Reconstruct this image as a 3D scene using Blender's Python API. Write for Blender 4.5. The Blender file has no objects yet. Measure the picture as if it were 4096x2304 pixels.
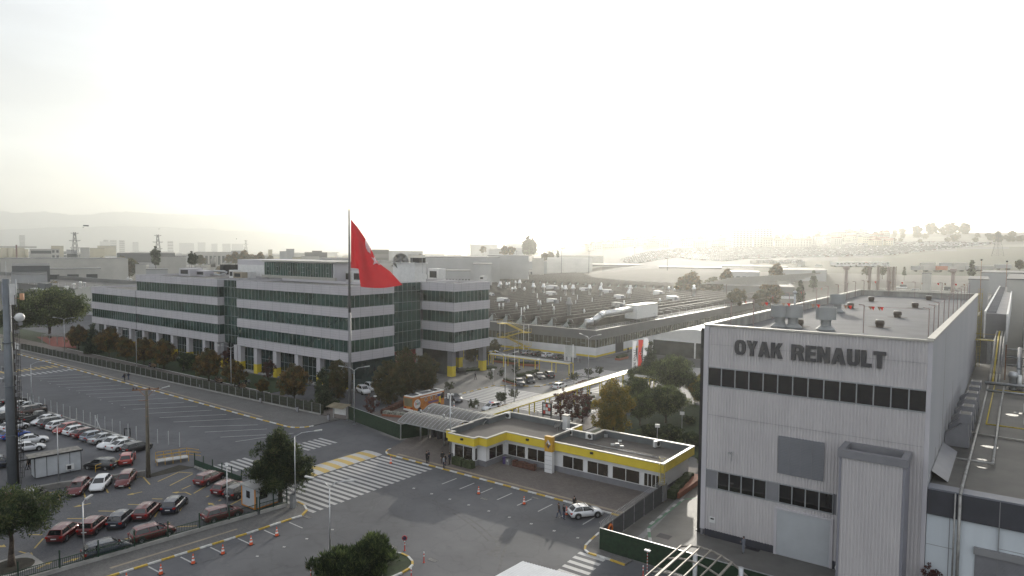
import bpy, math, random
import numpy as np
from mathutils import Vector, Matrix
R = math.radians
sc = bpy.context.scene
# ------------------------------------------------------------------ camera, sky, sun, exposure
FPX, CX, CY, CAMH = 2731.0,2048.0,1152.0,30.0
YAW, PITCH, ROLL = R(36.5), math.atan(150 / 2731.0),0.0072
cy_, sy_, cp_, sp_ = math.cos(YAW), math.sin(YAW), math.cos(PITCH), math.sin(PITCH)
FW = Vector((-sy_ * cp_, cy_ * cp_, -sp_)); RT0 = Vector((cy_, sy_, 0)); UP0 = RT0.cross(FW)
RT = RT0 * math.cos(ROLL) + UP0 * math.sin(ROLL); UP = -RT0 * math.sin(ROLL) + UP0 * math.cos(ROLL)
cam = bpy.data.cameras.new('camera'); cam.sensor_width = 36.0; cam.lens = 36.0 * FPX / 4096; cam.clip_start = 0.5; cam.clip_end = 30000
cam_o = bpy.data.objects.new('camera', cam); sc.collection.objects.link(cam_o); sc.camera = cam_o
cam_o.matrix_world = Matrix(((RT.x, UP.x, -FW.x, 0),(RT.y, UP.y, -FW.y, 0),(RT.z, UP.z, -FW.z, CAMH),(0,0,0,1)))
SUN_EL, SUN_AZ = R(12.5), R(111.5)          # azimuth counted from +X towards +Y
SUND = Vector((math.cos(SUN_AZ) * math.cos(SUN_EL), math.sin(SUN_AZ) * math.cos(SUN_EL), math.sin(SUN_EL)))
SKY_FILL = (1.16,1.165,1.21)                    # fill glow added over the sky, raised behind the camera to lift shaded walls
w = bpy.data.worlds.new('World'); sc.world = w; w.use_nodes = True
nt = w.node_tree; bg = nt.nodes['Background']; sky = nt.nodes.new('ShaderNodeTexSky'); sky.sky_type = 'NISHITA'; sky.sun_disc = False
sky.sun_elevation = SUN_EL; sky.sun_rotation = R(90) - SUN_AZ; sky.altitude = 100; sky.air_density = 1.0; sky.dust_density = 1.6; sky.ozone_density = 1.0
# a thin veil of high cloud greys the blue of the sky
bwn = nt.nodes.new('ShaderNodeRGBToBW'); nt.links.new(sky.outputs[0], bwn.inputs[0]); wt = nt.nodes.new('ShaderNodeTexCoord'); wm = nt.nodes.new('ShaderNodeMapping'); wm.inputs['Scale'].default_value = (1.2,1.2,7.0); nt.links.new(wt.outputs['Generated'], wm.inputs[0])
wn = nt.nodes.new('ShaderNodeTexNoise'); wn.inputs['Scale'].default_value = 2.2; wn.inputs['Detail'].default_value = 6; nt.links.new(wm.outputs[0], wn.inputs['Vector']); wr_ = nt.nodes.new('ShaderNodeMapRange'); wr_.inputs[1].default_value = 0.35; wr_.inputs[2].default_value = 0.7; wr_.inputs[3].default_value = 0.40; wr_.inputs[4].default_value = 0.64; nt.links.new(wn.outputs['Fac'], wr_.inputs[0])
wx1 = nt.nodes.new('ShaderNodeMix'); wx1.data_type = 'RGBA'; wx1.inputs[0].default_value = 0.5; nt.links.new(sky.outputs[0], wx1.inputs[6]); nt.links.new(bwn.outputs[0], wx1.inputs[7]); wx2 = nt.nodes.new('ShaderNodeVectorMath'); wx2.operation = 'SCALE'; nt.links.new(wx1.outputs[2], wx2.inputs[0]); nt.links.new(wr_.outputs[0], wx2.inputs['Scale']); wx3 = nt.nodes.new('ShaderNodeVectorMath'); wx3.operation = 'ADD'; dt = nt.nodes.new('ShaderNodeVectorMath'); dt.operation = 'DOT_PRODUCT'; nt.links.new(wt.outputs['Generated'], dt.inputs[0]); dt.inputs[1].default_value = (-SUND.x, -SUND.y, 0.35); dm_ = nt.nodes.new('ShaderNodeMapRange'); dm_.inputs[1].default_value = 0.0; dm_.inputs[2].default_value = 1.0; dm_.inputs[3].default_value = 1.0; dm_.inputs[4].default_value = 2.8; nt.links.new(dt.outputs['Value'], dm_.inputs[0])
vs_ = nt.nodes.new('ShaderNodeVectorMath'); vs_.operation = 'SCALE'; vs_.inputs[0].default_value = SKY_FILL; nt.links.new(dm_.outputs[0], vs_.inputs['Scale']); nt.links.new(vs_.outputs[0], wx3.inputs[1]); nt.links.new(wx2.outputs[0], wx3.inputs[0]); nt.links.new(wx3.outputs[0], bg.inputs[0]); bg.inputs[1].default_value = 0.15
sun = bpy.data.lights.new('sun', 'SUN'); sun.energy = 2.5; sun.angle = R(0.6); sun.color = (1.0,0.94,0.84)
sun_o = bpy.data.objects.new('sun', sun); sc.collection.objects.link(sun_o); sun_o.location = SUND * 400; sun_o.rotation_euler = SUND.to_track_quat('Z', 'Y').to_euler()
sc.view_settings.view_transform = 'Standard'; sc.view_settings.look = 'None'; sc.view_settings.gamma = 1.0; sc.view_settings.exposure = 0.92
sc.cycles.use_denoising = True; sc.cycles.max_bounces = 6; sc.cycles.volume_bounces = 2; sc.cycles.transparent_max_bounces = 8; sc.cycles.sample_clamp_indirect = 6.0

HAZE_D, HAZE_G = 0.00021,0.8
# ------------------------------------------------------------------ helpers
C = sc.collection.objects
def ray(px, py): return FW + RT * ((px - CX) / FPX) + UP * ((CY - py) / FPX)
def at(px, py, z=0.0):                       # the point of the horizontal plane z seen at that place of the photograph
    d = ray(px, py); t = (z - CAMH) / d.z; return Vector((d.x * t, d.y * t, z))
def onx(px, py, x): d = ray(px, py); t = x / d.x; return Vector((x, d.y * t, CAMH + d.z * t))
def ony(px, py, y): d = ray(px, py); t = y / d.y; return Vector((d.x * t, y, CAMH + d.z * t))
def atd(px, py, dist):                       # at a horizontal distance from the camera's foot
    d = ray(px, py); t = dist / math.hypot(d.x, d.y); return Vector((d.x * t, d.y * t, CAMH + d.z * t))

MATS = {}
def mat(name, col, rough=0.7, metal=0.0, var=0.12, scale=0.6, bump=0.0, bscale=8.0, spec=0.5, col2=None, trans=0.0, stretch=None, alpha=None, emit=0.0, detail=4):
    if name in MATS: return MATS[name]
    m = bpy.data.materials.new(name); m.use_nodes = True; n = m.node_tree.nodes; l = m.node_tree.links; p = n['Principled BSDF']
    p.inputs['Roughness'].default_value = rough; p.inputs['Metallic'].default_value = metal; p.inputs['Specular IOR Level'].default_value = spec
    c = (*col, 1.0)
    tc = n.new('ShaderNodeTexCoord'); mp = n.new('ShaderNodeMapping'); l.new(tc.outputs['Object'], mp.inputs[0])
    if stretch: mp.inputs['Scale'].default_value = stretch
    if var > 0 or col2:
        nz = n.new('ShaderNodeTexNoise'); nz.inputs['Scale'].default_value = scale; nz.inputs['Detail'].default_value = detail; nz.inputs['Roughness'].default_value = 0.6
        l.new(mp.outputs[0], nz.inputs['Vector'])
        cr = n.new('ShaderNodeValToRGB'); l.new(nz.outputs['Fac'], cr.inputs[0])
        a = [max(0, x * (1 - var)) for x in col]; b = col2 if col2 else [min(1, x * (1 + var)) for x in col]
        cr.color_ramp.elements[0].position = 0.32; cr.color_ramp.elements[1].position = 0.68
        cr.color_ramp.elements[0].color = (*a, 1); cr.color_ramp.elements[1].color = (*b, 1)
        l.new(cr.outputs[0], p.inputs['Base Color'])
    else: p.inputs['Base Color'].default_value = c
    if bump > 0:
        nb = n.new('ShaderNodeTexNoise'); nb.inputs['Scale'].default_value = bscale; nb.inputs['Detail'].default_value = 3
        l.new(mp.outputs[0], nb.inputs['Vector']); bp = n.new('ShaderNodeBump'); bp.inputs['Strength'].default_value = bump; bp.inputs['Distance'].default_value = 0.05
        l.new(nb.outputs['Fac'], bp.inputs['Height']); l.new(bp.outputs[0], p.inputs['Normal'])
    if trans > 0:
        tr = n.new('ShaderNodeBsdfTranslucent'); mx = n.new('ShaderNodeMixShader'); mx.inputs[0].default_value = trans
        src = p.inputs['Base Color'].links
        if src: l.new(src[0].from_socket, tr.inputs[0])
        else: tr.inputs[0].default_value = c
        l.new(p.outputs[0], mx.inputs[1]); l.new(tr.outputs[0], mx.inputs[2]); l.new(mx.outputs[0], n['Material Output'].inputs[0])
    if alpha is not None: p.inputs['Alpha'].default_value = alpha
    if emit: p.inputs['Emission Color'].default_value = c; p.inputs['Emission Strength'].default_value = emit
    MATS[name] = m; return m

KIDS = {}
class MB:
    """collects boxes, tubes and prisms; build() links them as one mesh object"""
    def __init__(s): s.v = []; s.f = []; s.m = []; s.sm = []
    def add(s, vs, fs, mi=0, smooth=False):
        o = len(s.v); s.v += [tuple(v) for v in vs]; s.f += [tuple(i + o for i in f) for f in fs]; s.m += [mi] * len(fs); s.sm += [smooth] * len(fs); return s
    def quad(s, a, b, c, d, mi=0): return s.add((a, b, c, d),((0,1,2,3),), mi)
    def box(s, x0, x1, y0, y1, z0, z1, mi=0, rot=0.0, about=None):
        vs = [Vector((x, y, z)) for z in (z0, z1) for y in (y0, y1) for x in (x0, x1)]
        if rot:
            cx, cy = about if about else ((x0 + x1) / 2,(y0 + y1) / 2); c, q = math.cos(rot), math.sin(rot)
            vs = [Vector((cx + (v.x - cx) * c - (v.y - cy) * q, cy + (v.x - cx) * q + (v.y - cy) * c, v.z)) for v in vs]
        return s.add(vs, ((0,2,3,1),(4,5,7,6),(0,1,5,4),(1,3,7,5),(3,2,6,7),(2,0,4,6)), mi)
    def tube(s, p0, p1, r0, r1=None, n=8, mi=0, cap=True, smooth=True):
        p0, p1 = Vector(p0), Vector(p1); r1 = r0 if r1 is None else r1; d = (p1 - p0)
        if d.length < 1e-6: return s
        d.normalize(); a = d.orthogonal().normalized(); b = d.cross(a)
        vs = [p + (a * math.cos(t) + b * math.sin(t)) * r for p, r in ((p0, r0),(p1, r1)) for t in [2 * math.pi * i / n for i in range(n)]]
        s.add(vs, [(i, (i + 1) % n, n + (i + 1) % n, n + i) for i in range(n)], mi, smooth)
        if cap: s.add([], [], mi); o = len(s.v) - 2 * n; s.f += [tuple(o + n - 1 - i for i in range(n)), tuple(o + n + i for i in range(n))]; s.m += [mi, mi]; s.sm += [False, False]
        return s
    def path(s, pts, r, n=6, mi=0):
        for a, b in zip(pts, pts[1:]): s.tube(a, b, r, r, n, mi)
        return s
    def beam(s, p0, p1, w, h, mi=0):
        p0, p1 = Vector(p0), Vector(p1); d = (p1 - p0).normalized(); u = Vector((0,0,1)) if abs(d.z) < 0.95 else Vector((1,0,0))
        a = d.cross(u).normalized() * (w / 2); b = a.cross(d).normalized() * (h / 2)
        vs = [p + x * a + y * b for p in (p0, p1) for x, y in ((-1,-1),(1,-1),(1,1),(-1,1))]
        return s.add(vs, ((0,3,2,1),(4,5,6,7),(0,1,5,4),(1,2,6,5),(2,3,7,6),(3,0,4,7)), mi)
    def prism(s, poly, z0, z1, mi=0, top=True, bottom=True):
        n = len(poly); vs = [(p[0], p[1], z) for z in (z0, z1) for p in poly]
        a = sum(poly[i][0] * poly[(i + 1) % n][1] - poly[(i + 1) % n][0] * poly[i][1] for i in range(n))
        fs = [(i, (i + 1) % n, n + (i + 1) % n, n + i) for i in range(n)]
        if top: fs.append(tuple(range(n, 2 * n)))
        if bottom: fs.append(tuple(range(n - 1,-1,-1)))
        if a < 0: fs = [f[::-1] for f in fs]
        return s.add(vs, fs, mi)
    def lathe(s, prof, n=16, mi=0, at=(0,0,0), smooth=True):
        vs = [(at[0] + r * math.cos(2 * math.pi * i / n), at[1] + r * math.sin(2 * math.pi * i / n), at[2] + z) for r, z in prof for i in range(n)]
        fs = [(k * n + i, k * n + (i + 1) % n, (k + 1) * n + (i + 1) % n, (k + 1) * n + i) for k in range(len(prof) - 1) for i in range(n)]
        return s.add(vs, fs, mi, smooth)
    def build(s, name, mats, parent=None, loc=(0,0,0), rz=0.0, **kw):
        me = bpy.data.meshes.new(name); me.from_pydata(s.v, [], s.f)
        for m in (mats if isinstance(mats, (list, tuple)) else [mats]): me.materials.append(m)
        me.polygons.foreach_set('material_index', s.m); me.polygons.foreach_set('use_smooth', s.sm); me.update()
        return link(name, me, parent, loc, rz, **kw)
def link(name, me, parent=None, loc=(0,0,0), rz=0.0, label=None, cat=None, group=None, kind=None):
    o = bpy.data.objects.new(name, me); C.link(o); o.location = loc; o.rotation_euler = (0,0, rz)
    if parent: o.parent = parent; KIDS.setdefault(parent.name, []).append(o)
    return tag(o, label, cat, group, kind)
def tag(o, label=None, cat=None, group=None, kind=None):
    for k, v in (('label', label),('category', cat),('group', group),('kind', kind)):
        if v: o[k] = v
    return o
def thing(name, label, cat, loc=(0,0,0), rz=0.0, group=None, kind=None): return link(name, None, None, loc, rz, label, cat, group, kind)
def kids(o): return KIDS.get(o.name, [])
def dup(root, loc=None, rz=None, label=None, group=None, sc_=None):
    r = root.copy(); C.link(r)
    if loc is not None: r.location = loc
    if rz is not None: r.rotation_euler = (0,0, rz)
    if sc_: r.scale = (sc_, sc_, sc_)
    if label: r['label'] = label
    if group: r['group'] = group
    for ch in list(kids(root)):
        c = ch.copy(); C.link(c); c.parent = r; KIDS.setdefault(r.name, []).append(c)
        for g in list(kids(ch)): d = g.copy(); C.link(d); d.parent = c; KIDS.setdefault(c.name, []).append(d)
    return r
def struct(name, mb, m, kind='structure', label=None): 
    o = mb.build(name, m); o['kind'] = kind
    if label: o['label'] = label
    return o
def text(name, s, m, parent, size, loc, rot, extrude=0.02, offset=0.0, sx=1.0, align='LEFT'):
    cu = bpy.data.curves.new(name, 'FONT'); cu.body = s; cu.size = size; cu.extrude = extrude; cu.offset = offset; cu.align_x = align; cu.resolution_u = 3
    o = bpy.data.objects.new(name + '_curve', cu); C.link(o); bpy.context.view_layer.update()
    me = bpy.data.meshes.new_from_object(o.evaluated_get(bpy.context.evaluated_depsgraph_get())); bpy.data.objects.remove(o)
    me.name = name; me.materials.clear(); me.materials.append(m)
    t = bpy.data.objects.new(name, me); C.link(t); t.location = loc; t.rotation_euler = rot; t.scale = (sx, 1,1)
    if parent: t.parent = parent; KIDS.setdefault(parent.name, []).append(t)
    return t
# ------------------------------------------------------------------ ground, roads, pavements, markings
def c1(x, y): return (x / 2.4,1700 + y / 2.4)          # the photograph's six lower crops, turned to its own pixels
def c2(x, y): return (1024 + x / 2.4,1700 + y / 2.4)
def c3(x, y): return (2048 + x / 2.4,1700 + y / 2.4)
def c4(x, y): return (3072 + x / 2.4,1700 + y / 2.4)
def c5(x, y): return (x / 2.415,1100 + y / 2.415)
def c6(x, y): return (1024 + x / 2.415,1100 + y / 2.415)
def c7(x, y): return (2048 + x / 2.415,1100 + y / 2.415)
def c8(x, y): return (3072 + x / 2.415,1100 + y / 2.415)
def z1(x, y): return (x / 3.623,780 + y / 3.623)
def z2(x, y): return (700 + x / 3.623,780 + y / 3.623)
def z3(x, y): return (1300 + x / 3.623,800 + y / 3.623)
def z4(x, y): return (1950 + x / 3.623,880 + y / 3.623)
def z5(x, y): return (2600 + x / 3.623,850 + y / 3.623)
def z6(x, y): return (3300 + x / 3.22,850 + y / 3.22)
def k3(x, y): return (1550 + x / 3.623,1550 + y / 3.623)
def k4(x, y): return (1950 + x / 4.14,1350 + y / 4.14)
def k6(x, y): return (1800 + x / 4.14,1150 + y / 4.14)
def k8(x, y): return (400 + x / 4.14,1350 + y / 4.14)
def lots(x, y): return (x / 4.14,1550 + y / 4.14)

def sst(a, b, x): t = max(0, min(1,(x - a) / (b - a))); return t * t * (3 - 2 * t)
PROF = [(0,0),(360,0),(430,9),(520,16),(700,19.5),(850,25),(1000,33),(1150,40),(1350,56),(1550,70),(1800,76),(2400,50),(3500,10),(14000,0)]
def TZ(x, y):
    D = math.hypot(x, y); f = x * (-sy_) + y * cy_; r = x * cy_ + y * sy_; az = math.degrees(math.atan2(r, f))
    s = sst(-3,13, az) if az < 90 else 0
    if D < 340 or s == 0: return 0.0
    for (a, za),(b, zb) in zip(PROF, PROF[1:]):
        if D <= b: return s * (za + (zb - za) * (D - a) / (b - a))
    return 0.0
def onterr(px, py, d0=300.0, d1=3500.0):
    last = None; D = d0
    while D < d1:
        p = atd(px, py, D)
        if p.z <= TZ(p.x, p.y): break
        D *= 1.004
    p = atd(px, py, D); return Vector((p.x, p.y, TZ(p.x, p.y)))
def azd(az, D): a = R(az); f = D * math.cos(a); r = D * math.sin(a); return (-sy_ * f + cy_ * r, cy_ * f + sy_ * r)

asph = mat('asphalt', (0.082,0.085,0.094),0.72, var=0.16, scale=0.14, bump=0.25, bscale=14, spec=0.3, col2=(0.118,0.121,0.13), detail=8)
def stains(m):      # patched, oil-marked, crazed surface
    n = m.node_tree.nodes; l = m.node_tree.links; p = n['Principled BSDF']; src = p.inputs['Base Color'].links[0].from_socket; mp = n['Mapping']
    for sc_, lo, hi, a, wv in ((0.035,0.40,0.60,0.80,0),(0.9,0.60,0.74,0.82,0),(0.22,0.0,0.03,0.86,1)):
        t = n.new('ShaderNodeTexVoronoi' if wv else 'ShaderNodeTexNoise'); t.inputs['Scale'].default_value = sc_
        if wv: t.feature = 'DISTANCE_TO_EDGE'; dn = n.new('ShaderNodeTexNoise'); dn.inputs['Scale'].default_value = 0.5; dv = n.new('ShaderNodeVectorMath'); dv.operation = 'MULTIPLY_ADD'; dv.inputs[1].default_value = (3,3,0); l.new(mp.outputs[0], dn.inputs[0]); l.new(dn.outputs[1], dv.inputs[0]); l.new(mp.outputs[0], dv.inputs[2]); l.new(dv.outputs[0], t.inputs['Vector'])
        else: t.inputs['Detail'].default_value = 5; l.new(mp.outputs[0], t.inputs['Vector'])
        r = n.new('ShaderNodeMapRange'); r.inputs[1].default_value = lo; r.inputs[2].default_value = hi; r.inputs[3].default_value = a if wv else 1.0; r.inputs[4].default_value = 1.0 if wv else a; l.new(t.outputs[0], r.inputs[0]); v = n.new('ShaderNodeVectorMath'); v.operation = 'SCALE'; l.new(src, v.inputs[0]); l.new(r.outputs[0], v.inputs['Scale']); src = v.outputs[0]
    l.new(src, p.inputs['Base Color'])
stains(asph)
asph_g = mat('grey_asphalt', (0.075,0.075,0.078),0.85, spec=0.2, var=0.14, scale=0.2, bump=0.2, bscale=12, detail=8)
conc = mat('concrete', (0.27,0.265,0.25),0.8, var=0.2, scale=0.7, bump=0.15)
earth = mat('dry_earth', (0.13,0.12,0.095),0.95, var=0.3, scale=0.01, col2=(0.17,0.16,0.14))
grassm = mat('lawn', (0.02,0.036,0.010),0.95, var=0.4, scale=1.2, bump=0.5, bscale=20)  # green taken darker to hold the shade of the garden trees
fieldm = mat('field_grass', (0.06,0.06,0.03),0.95, var=0.3, scale=0.02, col2=(0.04,0.048,0.025))
white_p = mat('road_paint_white', (0.5,0.5,0.49),0.6, var=0.2, scale=2.5, col2=(0.33,0.33,0.325), detail=8)
yellow_p = mat('road_paint_yellow', (0.52,0.36,0.07),0.6, var=0.2, scale=2.5, col2=(0.38,0.28,0.08), detail=8)
def paver(name, col, sx=5.0, sy=10.0, mort=0.55, rot=0.0):
    m = mat(name, col, 0.8, var=0, scale=1); n = m.node_tree.nodes; l = m.node_tree.links; p = n['Principled BSDF']; mp = n['Mapping']; mp.inputs['Rotation'].default_value[2] = rot
    b = n.new('ShaderNodeTexBrick'); b.inputs['Color1'].default_value = (*[c * 0.85 for c in col], 1); b.inputs['Color2'].default_value = (*[min(1, c * 1.18) for c in col], 1)
    b.inputs['Mortar'].default_value = (*[c * mort for c in col], 1); b.inputs['Scale'].default_value = sx; b.inputs['Mortar Size'].default_value = 0.03; b.inputs['Brick Width'].default_value = 1.0; b.inputs['Row Height'].default_value = 0.5
    l.new(mp.outputs[0], b.inputs['Vector']); nz = n.new('ShaderNodeTexNoise'); nz.inputs['Scale'].default_value = 0.35; nz.inputs['Detail'].default_value = 6; l.new(mp.outputs[0], nz.inputs['Vector'])
    mx = n.new('ShaderNodeMix'); mx.data_type = 'RGBA'; mx.blend_type = 'MULTIPLY'; mx.inputs[0].default_value = 0.5; l.new(b.outputs[0], mx.inputs[6]); l.new(nz.outputs['Fac'], mx.inputs[7])
    g = n.new('ShaderNodeMix'); g.data_type = 'RGBA'; g.blend_type = 'MULTIPLY'; g.inputs[0].default_value = 1.0; l.new(mx.outputs[2], g.inputs[6]); g.inputs[7].default_value = (1.35,1.35,1.35,1)
    l.new(g.outputs[2], p.inputs['Base Color']); return m
pav_dark = paver('dark_block_paving', (0.084,0.086,0.094),4.0)
pav_grey = paver('grey_paving', (0.105,0.103,0.10),3.5)
pav_red = paver('reddish_paving', (0.115,0.10,0.092),3.0)
tact = mat('tactile_strip', (0.24,0.20,0.15),0.8, var=0.15)

# the ground: one sheet of rings around the camera's foot, reaching the horizon
rings = [0,60,130,200,270,330,345,380,430,475,520,580,640,700,770,850,925,1000,1075,1150,1250,1350,1450,1550,1800,2100,2400,2900,3500,4500,6500,10000,13500]
NA = 240; gm = MB()
for D in rings:
    for i in range(NA):
        x, y = azd(i * 360.0 / NA - 180, max(D, 0.01)); gm.v.append((x, y, TZ(x, y) - 0.02))
for k in range(len(rings) - 1):
    for i in range(NA):
        j = (i + 1) % NA; a, b = k * NA, (k + 1) * NA; az = (i + 0.5) * 360.0 / NA - 180; D = (rings[k] + rings[k + 1]) / 2
        gm.f.append((a + i, a + j, b + j, b + i)); gm.sm.append(True)
        near_ = 720 + (az - 24) * 28 if az > 24 else 720
        gm.m.append(1 if (az > 19 and 520 < D < near_ + 60) else (2 if (8 < az < 45 and 560 < D < 1150) or D < 330 else 0))
g = gm.build('ground', [earth, fieldm, asph_g]); g['kind'] = 'structure'
s = MB(); s.quad((-330,-60,0),(40,-60,0),(40,170,0),(-330,170,0)); struct('road', s, asph)

def sheet(name, pts, z, m, h=0.0):
    s = MB(); s.prism([(p[0], p[1]) for p in pts], z - max(h, 0.02), z, bottom=False); return struct(name, s, m)
def arc(cx, cy, r, a0, a1, n=8): return [(cx + r * math.cos(R(a0 + (a1 - a0) * i / n)), cy + r * math.sin(R(a0 + (a1 - a0) * i / n))) for i in range(n + 1)]
def kerb(name, pts, n0=0, width=0.22, h=0.14, step=1.0, cols=True):
    """a run of kerb stones painted white and yellow in turn"""
    s = MB(); k = n0
    for a, b in zip(pts, pts[1:]):
        a, b = Vector((a[0], a[1], 0)), Vector((b[0], b[1], 0)); L = (b - a).length; n = max(1, round(L / step))
        for i in range(n):
            p, q = a.lerp(b, i / n), a.lerp(b, (i + 1) / n); d = (q - p).normalized() * 0.012
            s.beam(p + d + Vector((0,0, h / 2)), q - d + Vector((0,0, h / 2)), width, h, (k // (1 if L / n > 0.7 else 2)) % 2 if cols else 0); k += 1
    return struct(name, s, [white_k, yellow_k])
white_k = mat('kerb_white', (0.52,0.52,0.5),0.75, var=0.25, scale=3); yellow_k = mat('kerb_yellow', (0.45,0.30,0.05),0.75, var=0.25, scale=3)
def P2(p): q = at(*p); return (q.x, q.y)

# north pavement along the office fence
pave_n = [(-330,70.6),(-226,70.4),(-150,69.6),(-107,69.0),(-99,69.0)] + arc(-98,72,3.0,-90,0,6) + [(-95,77.6),(-119,77.0),(-228,73.8),(-330,71.6)]
sheet('pavement', pave_n, 0.12, pav_grey, 0.12)
kerb('kerb', pave_n[:12], 0, step=2.0)
sheet('tactile_path', [(-226,71.35),(-150,70.5),(-107,69.9),(-107,70.35),(-150,70.95),(-226,71.8)], 0.124, tact)
# forecourt of the gatehouse
fore = arc(-72.6,70.7,2.2,180,270,6) + [(-33.6,68.35),(-33.0,75.8),(-33.0,90),(-94,90),(-94,82),(-78,79.5)]
sheet('forecourt_paving', fore, 0.12, pav_red, 0.12); kerb('forecourt_kerb', fore[:8], 1, step=1.28)
sheet('forecourt_tactile_path', [(-72,69.15),(-34,69.0),(-34,69.45),(-72,69.6)], 0.124, tact)
# plaza and inner road beyond the gate
sheet('inner_road', [(-93.6,90.2),(-32,90.2),(-32,165),(-93.6,165)], 0.004, asph)
sheet('plaza', [(-125,94.6),(-92.4,94.6),(-92.4,118.6),(-84,124.0),(-84,143),(-125,143)], 0.11, pav_grey, 0.11)
kerb('plaza_kerb', [(-92.3,96.5),(-92.3,118.5),(-83.9,124.0),(-83.9,142)], step=1.2)
sheet('path', [(-330,83.05),(-128,83.0),(-94,84),(-94,78),(-119,77.4),(-228,74.2),(-330,72)], 0.10, pav_red, 0.10)
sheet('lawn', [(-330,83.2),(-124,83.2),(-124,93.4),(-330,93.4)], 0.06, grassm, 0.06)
kerb('lawn_kerb', [(-225,83.1),(-124,83.1)], cols=False, width=0.15)
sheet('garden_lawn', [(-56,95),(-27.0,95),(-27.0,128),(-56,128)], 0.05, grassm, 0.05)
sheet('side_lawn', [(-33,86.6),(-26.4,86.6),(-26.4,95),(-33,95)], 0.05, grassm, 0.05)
sheet('walkway_paving', [(-62,90.4),(-57,90.4),(-57,131),(-62,131)], 0.10, pav_red, 0.10)
# yard beside the hall
yard = mat('yard_concrete', (0.10,0.097,0.09),0.6, var=0.2, scale=0.5, col2=(0.115,0.112,0.105), bump=0.2, bscale=6, detail=8)
sheet('yard', [(-33,59.4),(10,59.4),(10,69.3),(-26,69.3),(-26,86.5),(-33,86.5)], 0.008, yard)
sheet('yard_path', [P2(c3(1160,1120)), P2(c3(1225,1130)), P2(c3(1745,600)), P2(c3(1700,590))], 0.013, mat('worn_concrete', (0.19,0.19,0.19),0.7, var=0.2, scale=2))
gp = mat('green_path_paint', (0.06,0.16,0.09),0.6, var=0.2, scale=2)
s = MB(); wl = MB()
pts = [at(*c3(1330,1165)), at(*c3(1312,985)), at(*c3(1650,715)), at(*c3(1770,700))]
for a, b in zip(pts, pts[1:]): s.beam(a + Vector((0,0,0.003)), b + Vector((0,0,0.003)),0.3,0.024)
for q in ((1325,1100),(1313,1010),(1345,940),(1420,882),(1492,826),(1558,773),(1630,722)):
    p = at(*c3(*q)); d = (pts[1] - pts[0]) if q[1] > 960 else (pts[2] - pts[1]); d.normalize(); wl.beam(p - d * 0.5 + Vector((0,0,0.008)), p + d * 0.5 + Vector((0,0,0.008)),0.34,0.024)
struct('path_marking_green', s, gp); struct('path_marking_white', wl, white_p)

# lower parking lot and its pavement, on its slightly turned grid
lot = [P2(c1(-120,690)), P2(c1(560,590)), P2(c1(1400,495)), P2(c1(1900,425)), P2(c1(2640,560)),(-69.0,47.4),(-67.8,44),(-70.3,24),(-72.5,8),(-98,14)]
sheet('parking_lot', lot, 0.006, pav_dark)
sw = [(-70.3,8),(-69.4,16),(-70.0,24),(-67.5,43.5),(-67.3,47.6)] + [P2(c2(*q)) for q in ((400,745),(462,775),(488,822),(440,875),(340,905))] + [(-64.1,40),(-65.4,27.9),(-67.2,12)]
sheet('side_pavement', sw, 0.12, pav_grey, 0.12); kerb('side_kerb', [sw[i] for i in range(5,13)], 1, step=1.25)
sheet('side_tactile_path', [(-67.2,27.8),(-66.0,40),(-65.7,40),(-66.85,27.8)], 0.124, tact)

def stripes(name, segs, width, m, z=0.012):
    s = MB()
    for a, b in segs:
        p, q = at(*a), at(*b); p.z = q.z = z - 0.006; s.beam(p, q, width, 0.012)
    return struct(name, s, m)
def grid_stripes(name, x0, x1, y0, y1, n, m, fill=0.5, z=0.008, along='x'):
    s = MB(); d = ((y1 - y0) if along == 'x' else (x1 - x0)) / n
    for i in range(n):
        if along == 'x': s.box(x0, x1, y0 + i * d, y0 + i * d + d * fill, z - 0.004, z)
        else: s.box(x0 + i * d, x0 + i * d + d * fill, x1 * 0 + y0, y1, z - 0.004, z)
    return struct(name, s, m)
grid_stripes('crosswalk', -73.3,-63.4,47.9,68.2,20, white_p)
hump = MB(); ny = 14
for i in range(ny):
    y0, y1 = 53.4 + i * 14.6 / ny, 53.4 + (i + 1) * 14.6 / ny; prof = [(-77.4 + 3.7 * t, 0.11 * math.sin(math.pi * t) ** 0.6 + 0.002) for t in [k / 6 for k in range(7)]]
    for (xa, za),(xb, zb) in zip(prof, prof[1:]): hump.quad((xa, y0, za),(xb, y0, zb),(xb, y1, zb),(xa, y1, za), i % 2)
struct('speed_hump', hump, [yellow_p, white_p])
grid_stripes('gate_crosswalk', -88.1,-83.9,62.6,68.6,6, white_p)
grid_stripes('lot_crosswalk', -88.2,-83.6,49.8,55.4,6, white_p)
s = MB(); z0 = at(*c3(640,1225)); z1_ = at(*c3(440,1390))
for i in range(6):
    q = z0.lerp(z1_, i / 4.0); s.box(q.x, q.x + 2.9, q.y - 0.27, q.y + 0.27,0.004,0.008)
struct('corner_crosswalk', s, white_p)
grid_stripes('far_left_crosswalk', -187.6,-184.6,54.6,70,14, white_p)
grid_stripes('far_left_hump', -196,-192,55,69.6,12, yellow_p)
L5 = [((160,930),(465,905)),((170,905),(470,870)),((315,985),(800,958)),((382,1005),(882,983)),((458,1032),(972,1010)),((545,1060),(1070,1037)),((637,1090),(1170,1063)),((735,1120),(1275,1093)),((832,1152),(1385,1127)),((937,1187),(1500,1157)),((1045,1221),(1622,1190)),((1160,1258),(1775,1231)),((1282,1297),(1908,1267)),((1425,1337),(2047,1306)),((1540,1378),(2188,1347)),((1675,1420),(2340,1388))]
stripes('bay_lines', [(c5(*a), c5(*b)) for a, b in L5] + [(c1(1815,18), c6(20,1447)),(c1(1965,68), c2(105,38)),(c1(2112,117), c2(250,85)),(c1(2260,160), c2(360,78))], 0.13, white_p)
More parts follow.
